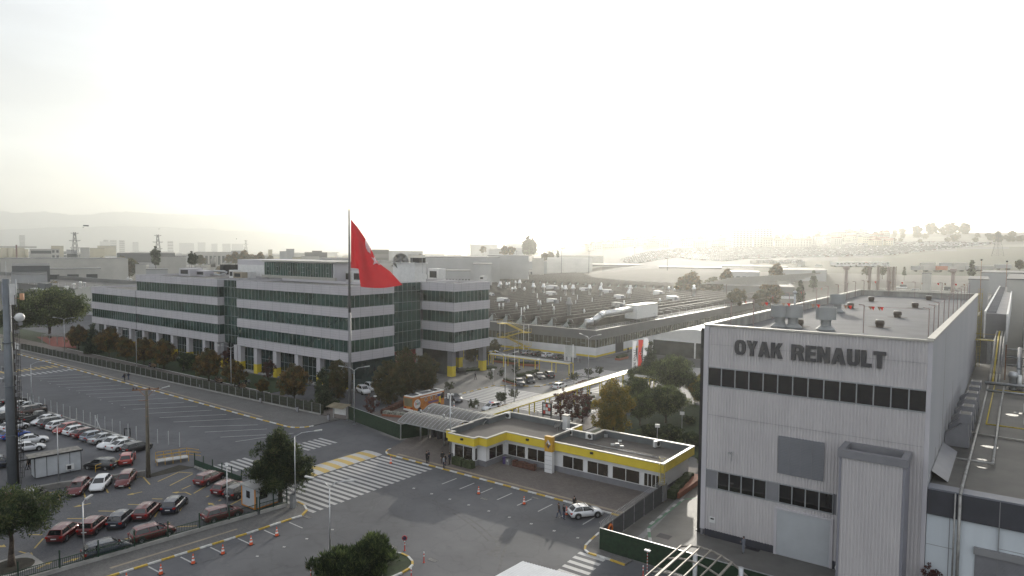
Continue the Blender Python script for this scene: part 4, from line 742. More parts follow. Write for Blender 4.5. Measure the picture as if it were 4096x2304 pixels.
def wy(y0, y1, x, z0=1.0, z1=2.55, n=2):
    s = MB(); s.box(x - 0.06, x + 0.02, y0, y1, z0, z1); o = gp_('window', s, bg_); f = MB()
    for i in range(n + 1): y = y0 + (y1 - y0) * i / n; f.box(x - 0.02, x + 0.06, y - 0.04, y + 0.04, z0 + 0.005, z1 - 0.005)
    f.box(x - 0.02, x + 0.07, y0 - 0.05, y1 + 0.05, z0 - 0.07, z0); f.box(x - 0.02, x + 0.07, y0 - 0.05, y1 + 0.05, z1, z1 + 0.06); gp_('window_frame', f, whitem, o)
wx(-62.8,-59.5,71.55,0.95,2.75); wy(71.8,72.4,-59.35,0.95,2.6,1); wy(73.2,76.4,-57.95); wx(-57.4,-54.4,76.95,0.95); wx(-54.0,-50.7,76.95,0.95)
wx(-48.2,-45.0,76.95); wx(-44.4,-41.3,76.95); wx(-40.7,-36.9,76.95); wx(-36.3,-33.0 - 1.4 + 0.2,76.95, n=4)
s = MB(); s.box(-50.4,-49.2,75.8,76.38,0.05,3.0); s.box(-50.42,-49.18,75.76,76.36,3.0,5.05,1)
for z in (0.6,1.2,1.8,2.4): s.box(-50.41,-49.19,75.79,75.8, z, z + 0.03,3)
o = gp_('sign_pylon', s, [whitew, pylm, galv, greyw])
c_ = (-49.8,75.7,4.05); s = MB(); dm = [(0,0.62),(0.42,0),(0,-0.62),(-0.42,0)]; di = [(q[0] * 0.45, q[1] * 0.42) for q in dm]
for i in range(4):
    j = (i + 1) % 4; a, b, c, d = dm[i], dm[j], di[j], di[i]; m1 = lambda q, y: (c_[0] + q[0], y, c_[2] + q[1])
    s.add([m1(a, c_[1]), m1(b, c_[1]), m1(c, c_[1] - 0.12), m1(d, c_[1] - 0.12)], [(0,1,2,3)])
gp_('diamond_emblem', s, mat('emblem_steel', (0.35,0.33,0.32),0.3,0.8), o)
for x, y in ((-60.9,70.95),(-53.6,76.35),(-43.4,76.35)): s = MB(); s.box(x - 0.18, x + 0.18, y - 0.25, y, 3.75,4.0); gp_('floodlight', s, blackm)
def ac(p, name='air_conditioner', rz=0.0, z=3.42, par=gh):
    s = MB(); s.box(-0.45,0.45,-0.18,0.18,0.08,0.78); n = 14; s.add([(0.12 + 0.27 * math.cos(2 * math.pi * i / n),-0.186,0.43 + 0.27 * math.sin(2 * math.pi * i / n)) for i in range(n)], [tuple(range(n - 1,-1,-1))], 1); s.box(-0.4,-0.3,-0.16,0.16,0,0.08,1); s.box(0.3,0.4,-0.16,0.16,0,0.08,1)
    q = at(*p, z); o = s.build(name, [whitem, blackm], par, (q.x + 49, q.y - 76, z), rz); o.scale = (1.15,1.15,1.2)
for p, a in ((k3(1735,450),0.2),(c3(553,100),0.1),(c3(743,140),0.0),(c3(1388,215),1.3)): ac(p, rz=a)
for p in (c3(435,60), c3(460,50)):
    q = at(*p, 3.42); s = MB(); s.lathe([(0.02,0),(0.3,0.06),(0.5,0.18)], 14); r_ = Vector((-0.4,-0.7,0.6)).to_track_quat('Z', 'Y'); s.v = [tuple(r_ @ Vector(v) + Vector((q.x, q.y, 4.3))) for v in s.v]; s.f += [f[::-1] for f in s.f]; s.m += s.m; s.sm += s.sm; s.tube((q.x, q.y, 3.42),(q.x, q.y, 4.3),0.03,0.03,6); gp_('satellite_dish', s, galv)
s = MB(); a, b = at(*c3(725,175),3.5), at(*c3(1420,315),3.5); s.path([a, b], 0.05,6); gp_('roof_pipe', s, galv)
s = MB(); q = at(*c3(520,40),3.42); s.box(q.x - 0.4, q.x + 0.4, q.y - 0.4, q.y + 0.4,3.42,5.5); s.box(q.x - 0.5, q.x + 0.5, q.y - 0.5, q.y + 0.5,5.5,5.62,1); gp_('roof_chimney', s, [whitew, copem])
for p, n in ((c3(945,195),3),(c3(1015,160),1),(c3(840,110),2),(c3(970,110),2)):
    q = at(*p, 3.42); s = MB()
    for i in range(n): s.box(q.x + i * 0.7, q.x + i * 0.7 + 0.5, q.y, q.y + 0.3,3.45,3.85 if i % 2 else 3.65, i % 2,0.5)
    gp_('roof_junk', s, [whitem, galv])
ld = thing('roof_ladder', 'yellow caged ladder standing against the gatehouse corner by the steel fence', 'ladder', (-33.25,75.6,0.0)); ladder(ld, 4.6, d=-1); 
s = MB(); s.box(-33.5,-32.95,75.3,76.3,0.1,2.2); s.box(-33.52,-32.93,75.28,76.32,2.2,2.28,1); o = s.build('electric_cabinet', [greyw, galv]); tag(o, 'narrow grey electric cabinet at the foot of the yellow ladder', 'cabinet')
s = MB(); s.box(-33.4,-31.9,77.5,85.8,0.1,0.75); o = s.build('brick_planter', brick_t); tag(o, 'long brick planter with low hedge beside the gatehouse end wall', 'planter')
# small objects at the gatehouse front
s = MB(); s.lathe([(0.26,0),(0.3,0.85),(0.32,0.9),(0.2,0.98),(0.01,1.0)], 14); q = at(*k3(1695,1115)); o = s.build('waste_bin', mat('purple_plastic', (0.05,0.03,0.14),0.5), None, (q.x, q.y, 0.12)); tag(o, 'purple plastic bin standing in the gatehouse corner', 'bin')
s = MB(); s.box(-0.3,0.3,-0.25,0.25,0,0.9); s.box(-0.32,0.32,-0.27,0.27,0.9,0.96,1); s.box(-0.12,0.12,-0.26,-0.25,0.45,0.7,2); q = at(*k3(1750,1125)); o = s.build('grey_bin', [greyw, blackm, whitem], None, (q.x, q.y, 0.12)); tag(o, 'grey square bin beside the purple one at the gatehouse', 'bin')

# ------------------------------------------------------------------ entrance canopies with turnstiles
poly = mat('polycarbonate_roof', (0.21,0.205,0.19),0.3,0.1, var=0.1, scale=1.5, trans=0.35)
def barrel(name, label, x0, x1, y0, y1, z, rise, nribs, posts, flat=None):
    t = thing(name, label, 'canopy', (x0, y0,0)); W_ = y1 - y0; n = 12; pr = [(W_ * k / n, z + rise * math.sin(math.pi * k / n)) for k in range(n + 1)]; s = MB()
    for a, b in zip(pr, pr[1:]): s.add([(0, a[0], a[1]),(x1 - x0, a[0], a[1]),(x1 - x0, b[0], b[1]),(0, b[0], b[1]),(0, a[0], a[1] - 0.05),(x1 - x0, a[0], a[1] - 0.05),(x1 - x0, b[0], b[1] - 0.05),(0, b[0], b[1] - 0.05)], [(0,1,2,3),(7,6,5,4),(0,3,7,4),(2,1,5,6)], 0, False)
    s.build('roof_sheet', poly, t); s = MB()
    for i in range(nribs + 1): x = (x1 - x0) * i / nribs; s.path([Vector((x, a, b + 0.03)) for a, b in pr], 0.045,5)
    s.beam((0,0, z - 0.06),(x1 - x0,0, z - 0.06),0.12,0.12); s.beam((0, W_, z - 0.06),(x1 - x0, W_, z - 0.06),0.12,0.12); s.build('roof_rib', galv, t)
    for px_, py_ in posts: s = MB(); s.tube((px_ - x0, py_ - y0,0),(px_ - x0, py_ - y0, z + 0.3),0.13,0.13,10); s.tube((px_ - x0, py_ - y0, z + rise),(px_ - x0, py_ - y0, z + rise + 0.5),0.14,0.14,8); s.build('support_post', galv, t)
    return t
barrel('entrance_canopy', 'nearer of two barrel-vaulted translucent canopies joining the gatehouse\'s left end', -76.2,-65.3,73.5,79.2,3.5,1.0,14,((-74.3,76.6),(-69.5,76.7),(-74.3,78.4),(-69.5,78.4)))
barrel('entrance_canopy', 'farther of two barrel-vaulted translucent canopies, just behind the nearer one', -77.5,-64.6,80.2,85.0,3.5,0.9,15,((-74.3,84.4),(-69.5,84.4)))
for i in range(7):
    x = -74.0 + i * 1.25; t = thing('turnstile', 'full-height steel turnstile under the vaulted entrance canopy', 'turnstile', (x, 79.4,0.12), group='turnstiles under the entrance canopy')
    s = MB(); s.box(-0.25,0.25,-0.5,0.5,0,2.3); s.build('cabinet', dgrey, t); s = MB(); s.tube((0.6,0,0),(0.6,0,2.3),0.05,0.05,6)
    for k in range(8): s.beam((0.6,0,0.3 + k * 0.25),(1.0,0.1,0.3 + k * 0.25),0.04,0.04)
    s.build('rotor_bar', steel, t)
# yellow covered walkways
def walkway(label, pts, wid, z, step, posts_side=(0,1)):
    t = thing('covered_walkway', label, 'walkway roof', (pts[0][0], pts[0][1], 0)); o0 = Vector((*pts[0], 0)); roof_ = MB(); fr_ = MB(); P = []
    for a, b in zip(pts, pts[1:]):
        a, b = Vector((*a, 0)) - o0, Vector((*b, 0)) - o0; d = (b - a).normalized(); n = Vector((-d.y, d.x, 0)) * wid; L = (b - a).length; k = max(1, round(L / 1.2)); w2 = n / 2; up = Vector((0,0,0.28)); zz = Vector((0,0, z))
        for i in range(k):
            p, q = a + d * (L * i / k + 0.012), a + d * (L * (i + 1) / k - 0.012); roof_.quad(p + zz, q + zz, q + zz + w2 + up, p + zz + w2 + up); roof_.quad(p + zz + w2 + up, q + zz + w2 + up, q + zz + n, p + zz + n)
        for off in (Vector((0,0,0)), n): fr_.beam(a + off + Vector((0,0, z - 0.1)), b + off + Vector((0,0, z - 0.1)),0.14,0.18)
        kk = max(1, round(L / step))
        for i in range(kk + 1):
            c = a + d * (L * i / kk); fr_.path([c + Vector((0,0, z - 0.05)), c + w2 + up + Vector((0,0, z - 0.05)), c + n + Vector((0,0, z - 0.05))], 0.05,5)
            for off in (Vector((0,0,0)), n): P.append(c + off)
    roof_.build('roof_sheet', mat('opal_roof_sheet', (0.33,0.33,0.30),0.35,0.0, var=0.08, scale=1.2, trans=0.25, spec=0.7), t); fr_.build('roof_frame', yell, t)
    for p in P: s = MB(); s.beam(p + Vector((0,0,0.02)), p + Vector((0,0, z - 0.19)),0.16,0.16); s.build('support_post', yell, t)
walkway('long yellow-framed walkway roof running from the gatehouse away past the garden', [(-68.7,83.0),(-68.7,139.0)], 2.4,3.0,5.0)
walkway('yellow-framed walkway roof crossing the plaza behind the parked black cars', [(-85.4,138.6),(-110,138.6)], -1.9,3.0,4.6)
walkway('short yellow-framed walkway roof at the far end of the long one', [(-66.2,134.0),(-58.5,134.0)], 2.2,2.9,3.6)
walkway('yellow-framed walkway roof half hidden behind the office wing columns', [(-111.5,141.5),(-121,141.5)], -1.9,3.0,4.6)
# white vehicle tent behind the trees
tn = thing('event_tent', 'large white marquee with arched roof and clear front panels behind the pines', 'marquee', (-85,184,0)); s = MB(); n = 10; wd = 26.0
pr = [(wd * k / n, 5.2 + 3.0 * math.sin(math.pi * k / n)) for k in range(n + 1)]
for a, b in zip(pr, pr[1:]): s.quad((a[0], 0, a[1]),(a[0], 26, a[1]),(b[0], 26, b[1]),(b[0], 0, b[1])); s.quad((a[0], 0,5.0),(b[0], 0,5.0),(b[0], 0, b[1]),(a[0], 0, a[1]))
s.build('tent_roof', mat('white_pvc', (0.66,0.66,0.64),0.5, var=0.04, trans=0.3), tn); s = MB(); s.box(0, wd, -0.1,0.1,4.4,5.0)
for x in (0.1, wd / 2, wd - 0.1): s.box(x - 0.2, x + 0.2,-0.12,0.12,0,4.4)
s.build('tent_frame', whitem, tn); s = MB(); s.box(0.3, wd - 0.3,0.0,0.06,0.05,4.4); s.build('clear_panel', mat('clear_pvc', (0.05,0.055,0.05),0.08,0.2, var=0.6, scale=0.3), tn); s = MB(); s.box(0,0.1,0.1,26,0,5.2); s.build('side_wall', whitew, tn)

# ------------------------------------------------------------------ fences and gates
def fence(name, label, a, b, h, step, post_m, build_panel, loc_z=0.0, pw=0.08, cat='fence', post_h=None, npost=None):
    a, b = Vector((a[0], a[1], loc_z)), Vector((b[0], b[1], loc_z)); L = (b - a).length; rz = math.atan2(b.y - a.y, b.x - a.x); t = thing(name, label, cat, a, rz); build_panel(t, L)
    n = max(1, round(L / step))
    for i in range(n + 1): s = MB(); s.beam((L * i / n, 0,0),(L * i / n, 0, post_h or h), pw, pw); s.build('fence_post', post_m, t)
    return t
ivy = mat('fence_hedge', (0.03,0.034,0.018),0.95, var=0.5, scale=1.2, bump=0.6, bscale=14); fpost = mat('fence_post_grey', (0.24,0.25,0.25),0.7, var=0.1)
fmesh = mat('fence_mesh', (0.07,0.075,0.07),0.7, var=0.3, scale=2)
def wall_fence(t, L):
    s = MB(); s.box(0, L, -0.12,0.12,0,0.22); s.build('fence_footing', conc, t); s = MB(); rg = random.Random(3); n = int(L / 0.5)
    for i in range(n):
        x = L * (i + 0.5) / n; h = 1.75 + rg.uniform(-.15, .15); s.box(x - 0.3, x + 0.3,0.1 + rg.uniform(0, .05),0.5 + rg.uniform(0, .2),0.15, h)
    s.build('creeper', ivy, t); s = MB(); k = int(L / 0.22)
    for i in range(k): x = L * i / k; s.box(x - 0.012, x + 0.012,-0.02,0.0,0.22,1.95)
    for z in (0.3,0.9,1.5,1.93): s.box(0, L, -0.03,-0.02, z - 0.015, z + 0.015)
    s.build('fence_mesh', fmesh, t)
fence('mesh_fence', 'long grey mesh fence with creeper along the office pavement', (-232,73.6),(-119,76.9),2.0,2.35, fpost, wall_fence, 0.12)
fence('mesh_fence', 'short mesh fence run between the flagpole\'s notice board and the office fence', (-119,76.9),(-100.2,77.5),2.0,2.35, fpost, wall_fence, 0.12)
gturf = mat('artificial_turf_panel', (0.012,0.03,0.014),0.95, var=0.3, scale=2.5, bump=0.5, bscale=40)
def turf_fence(h):
    def f(t, L):
        s = MB(); s.box(0, L, -0.05,0.05,0.02, h); s.build('turf_panel', gturf, t); s = MB(); s.box(0, L, -0.06,0.06, h, h + 0.05); s.build('top_rail', galv, t)
    return f
p0, p1, p2 = P2(c6(880,1425)), P2(c2(1270,100)), P2(c2(1415,145))
fence('turf_fence', 'green turf-covered fence along the pavement beside the flagpole', (-93.8,78.6),(-77.4,75.2),2.4,3.0, galv, turf_fence(2.35),0.1)
fence('turf_fence', 'green turf-covered fence end turning in under the vaulted canopy', (-77.3,75.3),(-75.4,80),2.4,2.4, galv, turf_fence(2.35),0.1)
fence('turf_fence', 'low dark green turf-covered fence in front of the hall yard', (-32.7,59.3),(-14,59.3),2.2,3.1, galv, turf_fence(2.2),0.05)
sf = mat('steel_sheet_fence', (0.085,0.088,0.095),0.5,0.3, var=0.12, stretch=(20,1,1))
def steel_fence(t, L):
    s = MB(); k = int(L / 0.14)
    for i in range(k): x = L * i / k; s.box(x, x + 0.11,-0.02,0.02,0.05,2.1)
    for z in (0.3,1.2,2.0): s.box(0, L, -0.05,-0.021, z - 0.03, z + 0.03)
    s.build('steel_slat', sf, t); s = MB(); k = int(L / 0.28)
    for i in range(k): x = L * i / k; s.path([Vector((x, 0,2.05)), Vector((x, 0,2.5)), Vector((x, 0.16,2.68))], 0.018,4)
    s.build('spike', galv, t)
fence('steel_fence', 'dark steel slat fence with bent spikes from the turf fence to the gatehouse', (-32.75,59.6),(-33.1,75.2),2.1,2.55, galv, steel_fence, 0.05)
s = MB(); q = at(*c3(960,1050),0.9); n = 16
s.lathe([(0.42,-0.09),(0.5,-0.06),(0.5,0.06),(0.42,0.09),(0.3,0.06),(0.3,-0.06),(0.42,-0.09)], 18); s.v = [(v[2] + 0, v[0], v[1] * 1.25) for v in s.v]; o = s.build('life_ring', mat('orange_plastic', (0.62,0.15,0.02),0.5), None, (q.x - 0.2, q.y, 1.35)); tag(o, 'bright orange ring hung on the corner of the steel fence', 'life ring')
greenm = mat('green_fence_paint', (0.012,0.035,0.02),0.5,0.1, var=0.2)
def green_fence(t, L):
    s = MB(); s.box(0, L, -0.15,0.15,0,0.35); s.build('fence_footing', conc, t); s = MB(); k = int(L / 0.16)
    for i in range(k): x = L * i / k; s.box(x - 0.015, x + 0.015,-0.015,0.015,0.42,1.2)
    for z in (0.48,1.17): s.box(0, L, -0.035,0.035, z - 0.03, z + 0.03)
    s.build('fence_bar', greenm, t)
a, b = (-71.9,9.0),(-70.0,23.8)
fence('green_fence', 'dark green bar fence with tall posts along the lower parking lot pavement', (-71.9,9.0),(-67.75,43.6),1.25,3.3, greenm, green_fence, 0.1,0.11, post_h=2.0)
fence('green_fence', 'dark green bar fence turning the corner behind the round-tyre booth', (-67.7,43.9),(-67.3,47.2),1.25,1.6, greenm, green_fence, 0.1,0.11, post_h=2.0)
e0, e1 = P2(c1(1870,410)), P2(c1(2320,580))
def green_fence2(t, L):
    s = MB(); s.box(0, L, -0.12,0.12,0,0.25); s.build('fence_footing', conc, t); s = MB(); s.box(0, L, -0.03,0.03,0.3,1.1); s.build('fence_panel', mat('green_panel', (0.015,0.04,0.025),0.7, var=0.3), t)
fence('green_fence', 'dark green panel fence at the far edge of the lower parking lot behind the pine', e0, e1,1.2,2.4, greenm, green_fence2,0.05,0.1, post_h=2.0)
wpost = mat('white_fence_post', (0.42,0.43,0.43),0.7, var=0.1)
def wire(t, L):
    s = MB()
    for z in (0.2,0.7,1.2,1.7): s.beam((0,0, z),(L, 0, z),0.012,0.012)
    s.build('fence_wire', fmesh, t)
wA, wB = P2(c5(215,1235)), P2(lots(2260,870)); wC = P2(c1(1725,210))
fence('wire_fence', 'wire fence of thin white concrete posts edging the upper parking lot', wA, wB, 2.2,2.55, wpost, wire, 0.0,0.08)
fence('wire_fence', 'short wire fence with white posts beside the concrete utility pole', wB, wC, 2.2,2.5, wpost, wire, 0.0,0.08)
s = MB(); a, b = Vector((*wA, 0)), Vector((*wB, 0)); s.beam(a + Vector((0,-0.3,0.08)), b + Vector((0,-0.3,0.08)),0.3,0.16); struct('lot_kerb', s, conc)
for q in (c5(275,1160), lots(1555,455)):
    p = at(q[0], q[1] + 60); t = thing('brace_post', 'thick white fence post with a slanting brace in the upper lot\'s wire fence', 'post', (p.x, p.y + 0.25,0), group='braced posts of the wire fence'); s = MB(); s.beam((0,0,0),(0,0,2.4),0.13,0.13); s.build('post_shaft', wpost, t); s = MB(); s.beam((0,0,2.1),(2.0,0.1,0),0.09,0.09); s.build('brace', wpost, t)
# low retaining wall between the lots
s = MB(); a, b, c = at(*c1(-60,725)), at(*c1(555,610)), at(*c1(1395,490))
for p, q in ((a, b),(b, c)):
    d = (q - p).normalized(); n = Vector((-d.y, d.x, 0)) * 0.22; s.beam(p + n + Vector((0,0,0.35)), q + n + Vector((0,0,0.35)),0.44,0.7)
struct('retaining_wall', s, mat('stained_concrete', (0.17,0.165,0.155),0.85, var=0.3, scale=0.8), 'structure')
q0, q1 = at(*c1(1450,480)), at(*c1(1860,400)); s = MB(); s.prism([(P2(c1(1450,470))), P2(c1(1720,385)), P2(c1(1865,408)), P2(c1(1440,505))], 0.0,0.03); struct('soil_bed', s, mat('dark_soil', (0.025,0.022,0.015),0.95, var=0.5, scale=2, bump=0.6))
rp = thing('ramp_platform', 'small metal ramp with yellow handrails beside the concrete utility pole', 'ramp', (at(*c1(1500,375)).x, at(*c1(1500,375)).y, 0)); b = at(*c1(1800,330)) - at(*c1(1500,375)); s = MB(); L = b.length; s.box(0, L, -1.0,0.6,0.45,0.55); o = s.build('deck', galv, rp); o.rotation_euler.z = math.atan2(b.y, b.x); s = MB()
for y in (-1.0,0.6):
    for z in (1.0,1.5): s.path([Vector((0, y, z)), Vector((L, y, z)), Vector((L + 1.6, y, z - 0.5))], 0.035,5)
    for i in range(5): s.beam((L * i / 4, y, 0),(L * i / 4, y, 1.5),0.06,0.06)
o = s.build('handrail', mat('handrail_yellow', (0.48,0.28,0.03),0.6), rp); o.rotation_euler.z = math.atan2(b.y, b.x)
def guard(pa, pb):
    a, b = at(*pa), at(*pb); d = b - a; L = d.length; s = MB(); s.path([Vector((0,0,0)), Vector((0,0,0.85)), Vector((0.12,0,0.95)), Vector((L - 0.12,0,0.95)), Vector((L, 0,0.85)), Vector((L, 0,0))], 0.045,6); s.path([Vector((0,0,0.5)), Vector((L, 0,0.5))], 0.035,6); o = s.build('guard_rail', mat('handrail_yellow', (0.48,0.28,0.03),0.6), None, a, math.atan2(d.y, d.x)); return o
tag(guard(c1(918,455), c1(1068,405)), 'yellow hoop guard rail behind the black car at the lot edge', 'guard rail'); tag(guard(c1(1088,425), c1(1235,378)), 'yellow hoop guard rail behind the red car at the lot edge', 'guard rail')
# ------------------------------------------------------------------ cars
def paint(name, col, metal=0.3, rough=0.28): 
    m = mat(name, col, rough, metal, var=0, spec=0.6); m.node_tree.nodes['Principled BSDF'].inputs['Coat Weight'].default_value = 0.6; m.node_tree.nodes['Principled BSDF'].inputs['Coat Roughness'].default_value = 0.08; return m
PAINT = dict(darkred=paint('dark_red_paint', (0.115,0.012,0.014)), red=paint('red_paint', (0.30,0.025,0.02)), white=paint('white_paint', (0.62,0.63,0.64),0.0), silver=paint('silver_paint', (0.42,0.43,0.44),0.7,0.32), black=paint('black_paint', (0.012,0.012,0.014)), navy=paint('dark_blue_paint', (0.012,0.018,0.035)), blue=paint('blue_paint', (0.02,0.07,0.32)), grey=paint('grey_paint', (0.10,0.10,0.11),0.6), bluegrey=paint('blue_grey_paint', (0.22,0.25,0.30),0.5), brown=paint('brown_paint', (0.07,0.045,0.04)))
cglass = mat('car_glass', (0.010,0.012,0.014),0.04,0.0, var=0, spec=0.9); tyre = mat('tyre_rubber', (0.015,0.015,0.016),0.85, var=0); rimm = mat('alloy_rim', (0.38,0.38,0.39),0.35,0.8, var=0); trimm = mat('black_trim', (0.018,0.018,0.019),0.6, var=0)
headm = mat('headlight_glass', (0.62,0.64,0.66),0.12,0.3, var=0); tailm = mat('taillight_red', (0.32,0.015,0.012),0.15,0.0, var=0); platem = mat('number_plate_white', (0.6,0.6,0.6),0.5, var=0); mirr = mat('chrome', (0.55,0.55,0.56),0.15,1.0, var=0)
# kind: length, width, height, belt, deck height at rear, hood height, cabin base rear/front, roof rear/front (y, rear is negative)
SPEC = dict(
    estate=(4.28,1.74,1.46,0.95,0.95,0.90,-2.05,1.28,-1.72,0.42), hatch=(4.1,1.75,1.46,0.95,0.95,0.88,-1.95,1.2,-1.35,0.38), sedan=(4.6,1.80,1.44,0.94,0.98,0.88,-1.72,1.15,-0.72,0.35),
    suv=(4.45,1.84,1.66,1.05,1.05,1.02,-2.1,1.25,-1.65,0.45), boxy=(4.0,1.65,1.38,0.86,0.86,0.83,-1.85,0.95,-1.35,0.15), limo=(4.85,1.87,1.45,0.96,0.99,0.90,-1.95,1.2,-0.75,0.3), pickup=(5.2,1.85,1.78,1.08,1.08,1.08,-0.55,1.45,-0.3,0.7), mpv=(4.5,1.85,1.66,1.02,1.02,0.98,-2.1,1.55,-1.75,0.5))
CARS = {}
def car_proto(kind):
    L, W, H, belt, deck, hood, ca, cb, ra, rb = SPEC[kind]; h = L / 2; w = W / 2; t = thing('parked_car', 'x', 'car')
    st = [(-h, 0.38,0.55, deck - 0.16, w * 0.82),(-h + 0.06,0.28,0.55, deck - 0.02, w * 0.90),(-h + 0.35,0.22,0.55, deck, w * 0.985),(-h * 0.45,0.2,0.55, belt + 0.01, w),(0,0.2,0.55, belt, w),(cb - 0.1,0.2,0.55, belt - 0.01, w),(h * 0.72,0.2,0.52, hood - 0.05, w * 0.97),(h - 0.3,0.22,0.5, hood - 0.16, w * 0.92),(h - 0.08,0.26,0.48, hood - 0.27, w * 0.80),(h, 0.32,0.46, hood - 0.40, w * 0.66)]
    s = MB(); sec = lambda y, zb, zm, zt, ww: [(-ww * 0.9, y, zb),(-ww, y, zm),(-ww * 0.985, y, zt - 0.1),(-ww * 0.88, y, zt),(0, y, zt + 0.035),(ww * 0.88, y, zt),(ww * 0.985, y, zt - 0.1),(ww, y, zm),(ww * 0.9, y, zb)]
    vs = [v for q in st for v in sec(*q)]; n = 9; fs = [(i * n + j, i * n + (j + 1) % n, (i + 1) * n + (j + 1) % n, (i + 1) * n + j) for i in range(len(st) - 1) for j in range(n)]
    s.add(vs, [f[::-1] for f in fs], 0, True); s.add([], []); k = 0; s.f += [tuple(range(n)), tuple(range((len(st) - 1) * n + n - 1,(len(st) - 1) * n - 1,-1))]; s.m += [0,0]; s.sm += [False, False]
    wb, wr = w * 0.90, w * 0.70; zb, zr = belt - 0.02, H - 0.03
    lo = [(-wb * 0.93, ca, zb),(-wb, (ca + cb) / 2 - 0.1, zb),(-wb * 0.9, cb, zb - 0.02),(wb * 0.9, cb, zb - 0.02),(wb, (ca + cb) / 2 - 0.1, zb),(wb * 0.93, ca, zb)]
    hi = [(-wr * 0.95, ra, zr - 0.03),(-wr, (ra + rb) / 2, zr + 0.02),(-wr * 0.94, rb, zr - 0.03),(wr * 0.94, rb, zr - 0.03),(wr, (ra + rb) / 2, zr + 0.02),(wr * 0.95, ra, zr - 0.03)]
    mid = [(0, ra + 0.02, zr + 0.01),(0,(ra + rb) / 2, zr + 0.055),(0, rb - 0.02, zr + 0.01)]
    o = len(s.v); s.v += lo + hi + mid; F = [(0,1,7,6),(1,2,8,7),(2,3,9,8),(3,4,10,9),(4,5,11,10),(5,0,6,11),(6,7,13,12),(7,8,14,13),(12,13,10,11),(13,14,9,10),(8,9,14),(11,6,12)]
    s.f += [tuple(i + o for i in f)[::-1] for f in F]; s.m += [0] * len(F); s.sm += [False] * len(F)
    yw = (-h + 0.82, h - 0.86); rw = 0.325
    for y in yw:
        for sd in (-1,1): s.lathe([(rw + 0.09,-0.004),(0.01,0.0)], 18,1); k = 36; s.v[-k:] = [(sd * (w + 0.004 - abs(v[2])), y + v[0] * 1.0, rw + 0.02 + v[1]) for v in s.v[-k:]]
    s.box(-w * 0.93, w * 0.93,-h + 0.25, h - 0.35,0.17,0.26,1)
    if kind == 'pickup':
        s.box(-w * 0.85, w * 0.85,-h + 0.1,-0.62, belt + 0.036, belt + 0.05,1)
        for a in ((-w * 0.97,-w * 0.85,-h + 0.05,-0.6),(w * 0.85, w * 0.97,-h + 0.05,-0.6),(-w * 0.84, w * 0.84,-h + 0.05,-h + 0.14)): s.box(*a, belt - 0.1, belt + 0.22)
    body = s.build('body', [PAINT['white'], trimm], t)
    Lv = [Vector(v) for v in lo]; Hv = [Vector(v) for v in hi]
    def pane(a, b, c, d, i0=0.06, i1=0.06, j0=0.1, j1=0.06, off=0.012):
        nrm = (b - a).cross(d - a).normalized() * off; f = lambda u, v: (a.lerp(b, u)).lerp(d.lerp(c, u), v) + nrm
        return [f(i0, j0), f(1 - i1, j0), f(1 - i1,1 - j1), f(i0,1 - j1)]
    def gl(name, quads): s = MB(); [s.add(q, [(0,1,2,3)]) for q in quads]; return s.build(name, cglass, t)
    gl('windscreen', [pane(Lv[3], Lv[2], Hv[2], Hv[3])]); gl('rear_window', [pane(Lv[0], Lv[5], Hv[5], Hv[0], j0=0.12)])
    gl('side_window', [pane(Lv[2], Lv[1], Hv[1], Hv[2], 0.1,0.03), pane(Lv[1], Lv[0], Hv[0], Hv[1], 0.03,0.10)]); gl('side_window', [pane(Lv[4], Lv[3], Hv[3], Hv[4], 0.03,0.1), pane(Lv[5], Lv[4], Hv[4], Hv[5], 0.1,0.03)])
    for y in yw:
        for sd in (-1,1):
            s = MB(); s.lathe([(0.17,-0.1),(rw - 0.03,-0.1),(rw, -0.07),(rw, 0.07),(rw - 0.03,0.1),(0.17,0.1)], 18); s.v = [(v[2], v[0], v[1]) for v in s.v]; wh = s.build('wheel', tyre, t, (sd * (w - 0.07), y, rw)); s = MB()
            s.lathe([(0.01,0.07),(0.06,0.085),(0.20,0.07),(0.225,0.095)], 15); s.v = [(sd * v[2], v[0], v[1]) for v in s.v]; s.f = [f if sd < 0 else f[::-1] for f in s.f]; s.build('rim', rimm, wh)
    for sd in (-1,1):
        s = MB(); s.add([(sd * w * 0.42, h - 0.10, hood - 0.33),(sd * w * 0.86, h - 0.30, hood - 0.20),(sd * w * 0.88, h - 0.30, hood - 0.34),(sd * w * 0.50, h - 0.06, hood - 0.44)], [(0,1,2,3),(3,2,1,0)]); s.v = [(v[0] * 1.04, v[1] + 0.06, v[2] + 0.02) for v in s.v]; s.build('headlight', headm, t)
        s = MB(); s.box(min(sd * w * 0.62, sd * w * 0.92), max(sd * w * 0.62, sd * w * 0.92),-h - 0.012,-h + 0.22, deck - 0.26, deck - 0.07); s.build('taillight', tailm, t)
        s = MB(); s.box(sd * (w + 0.08) - 0.08, sd * (w + 0.08) + 0.08, cb - 0.5, cb - 0.36, belt + 0.0, belt + 0.13); s.build('wing_mirror', trimm if kind == 'boxy' else PAINT['white'], t)
        if kind in ('estate', 'mpv'): s = MB(); s.path([Vector((sd * wr * 0.86, ra + 0.1, zr)), Vector((sd * wr * 0.88, ra + 0.2, zr + 0.08)), Vector((sd * wr * 0.88, rb - 0.15, zr + 0.08)), Vector((sd * wr * 0.86, rb - 0.02, zr))], 0.022,5); s.build('roof_rail', mirr, t)
    s = MB(); s.box(-0.26,0.26,-h - 0.016,-h + 0.05,0.56,0.67); s.build('number_plate', platem, t); s = MB(); s.box(-0.26,0.26, h - 0.05, h + 0.012,0.36,0.46); s.build('number_plate', platem, t)
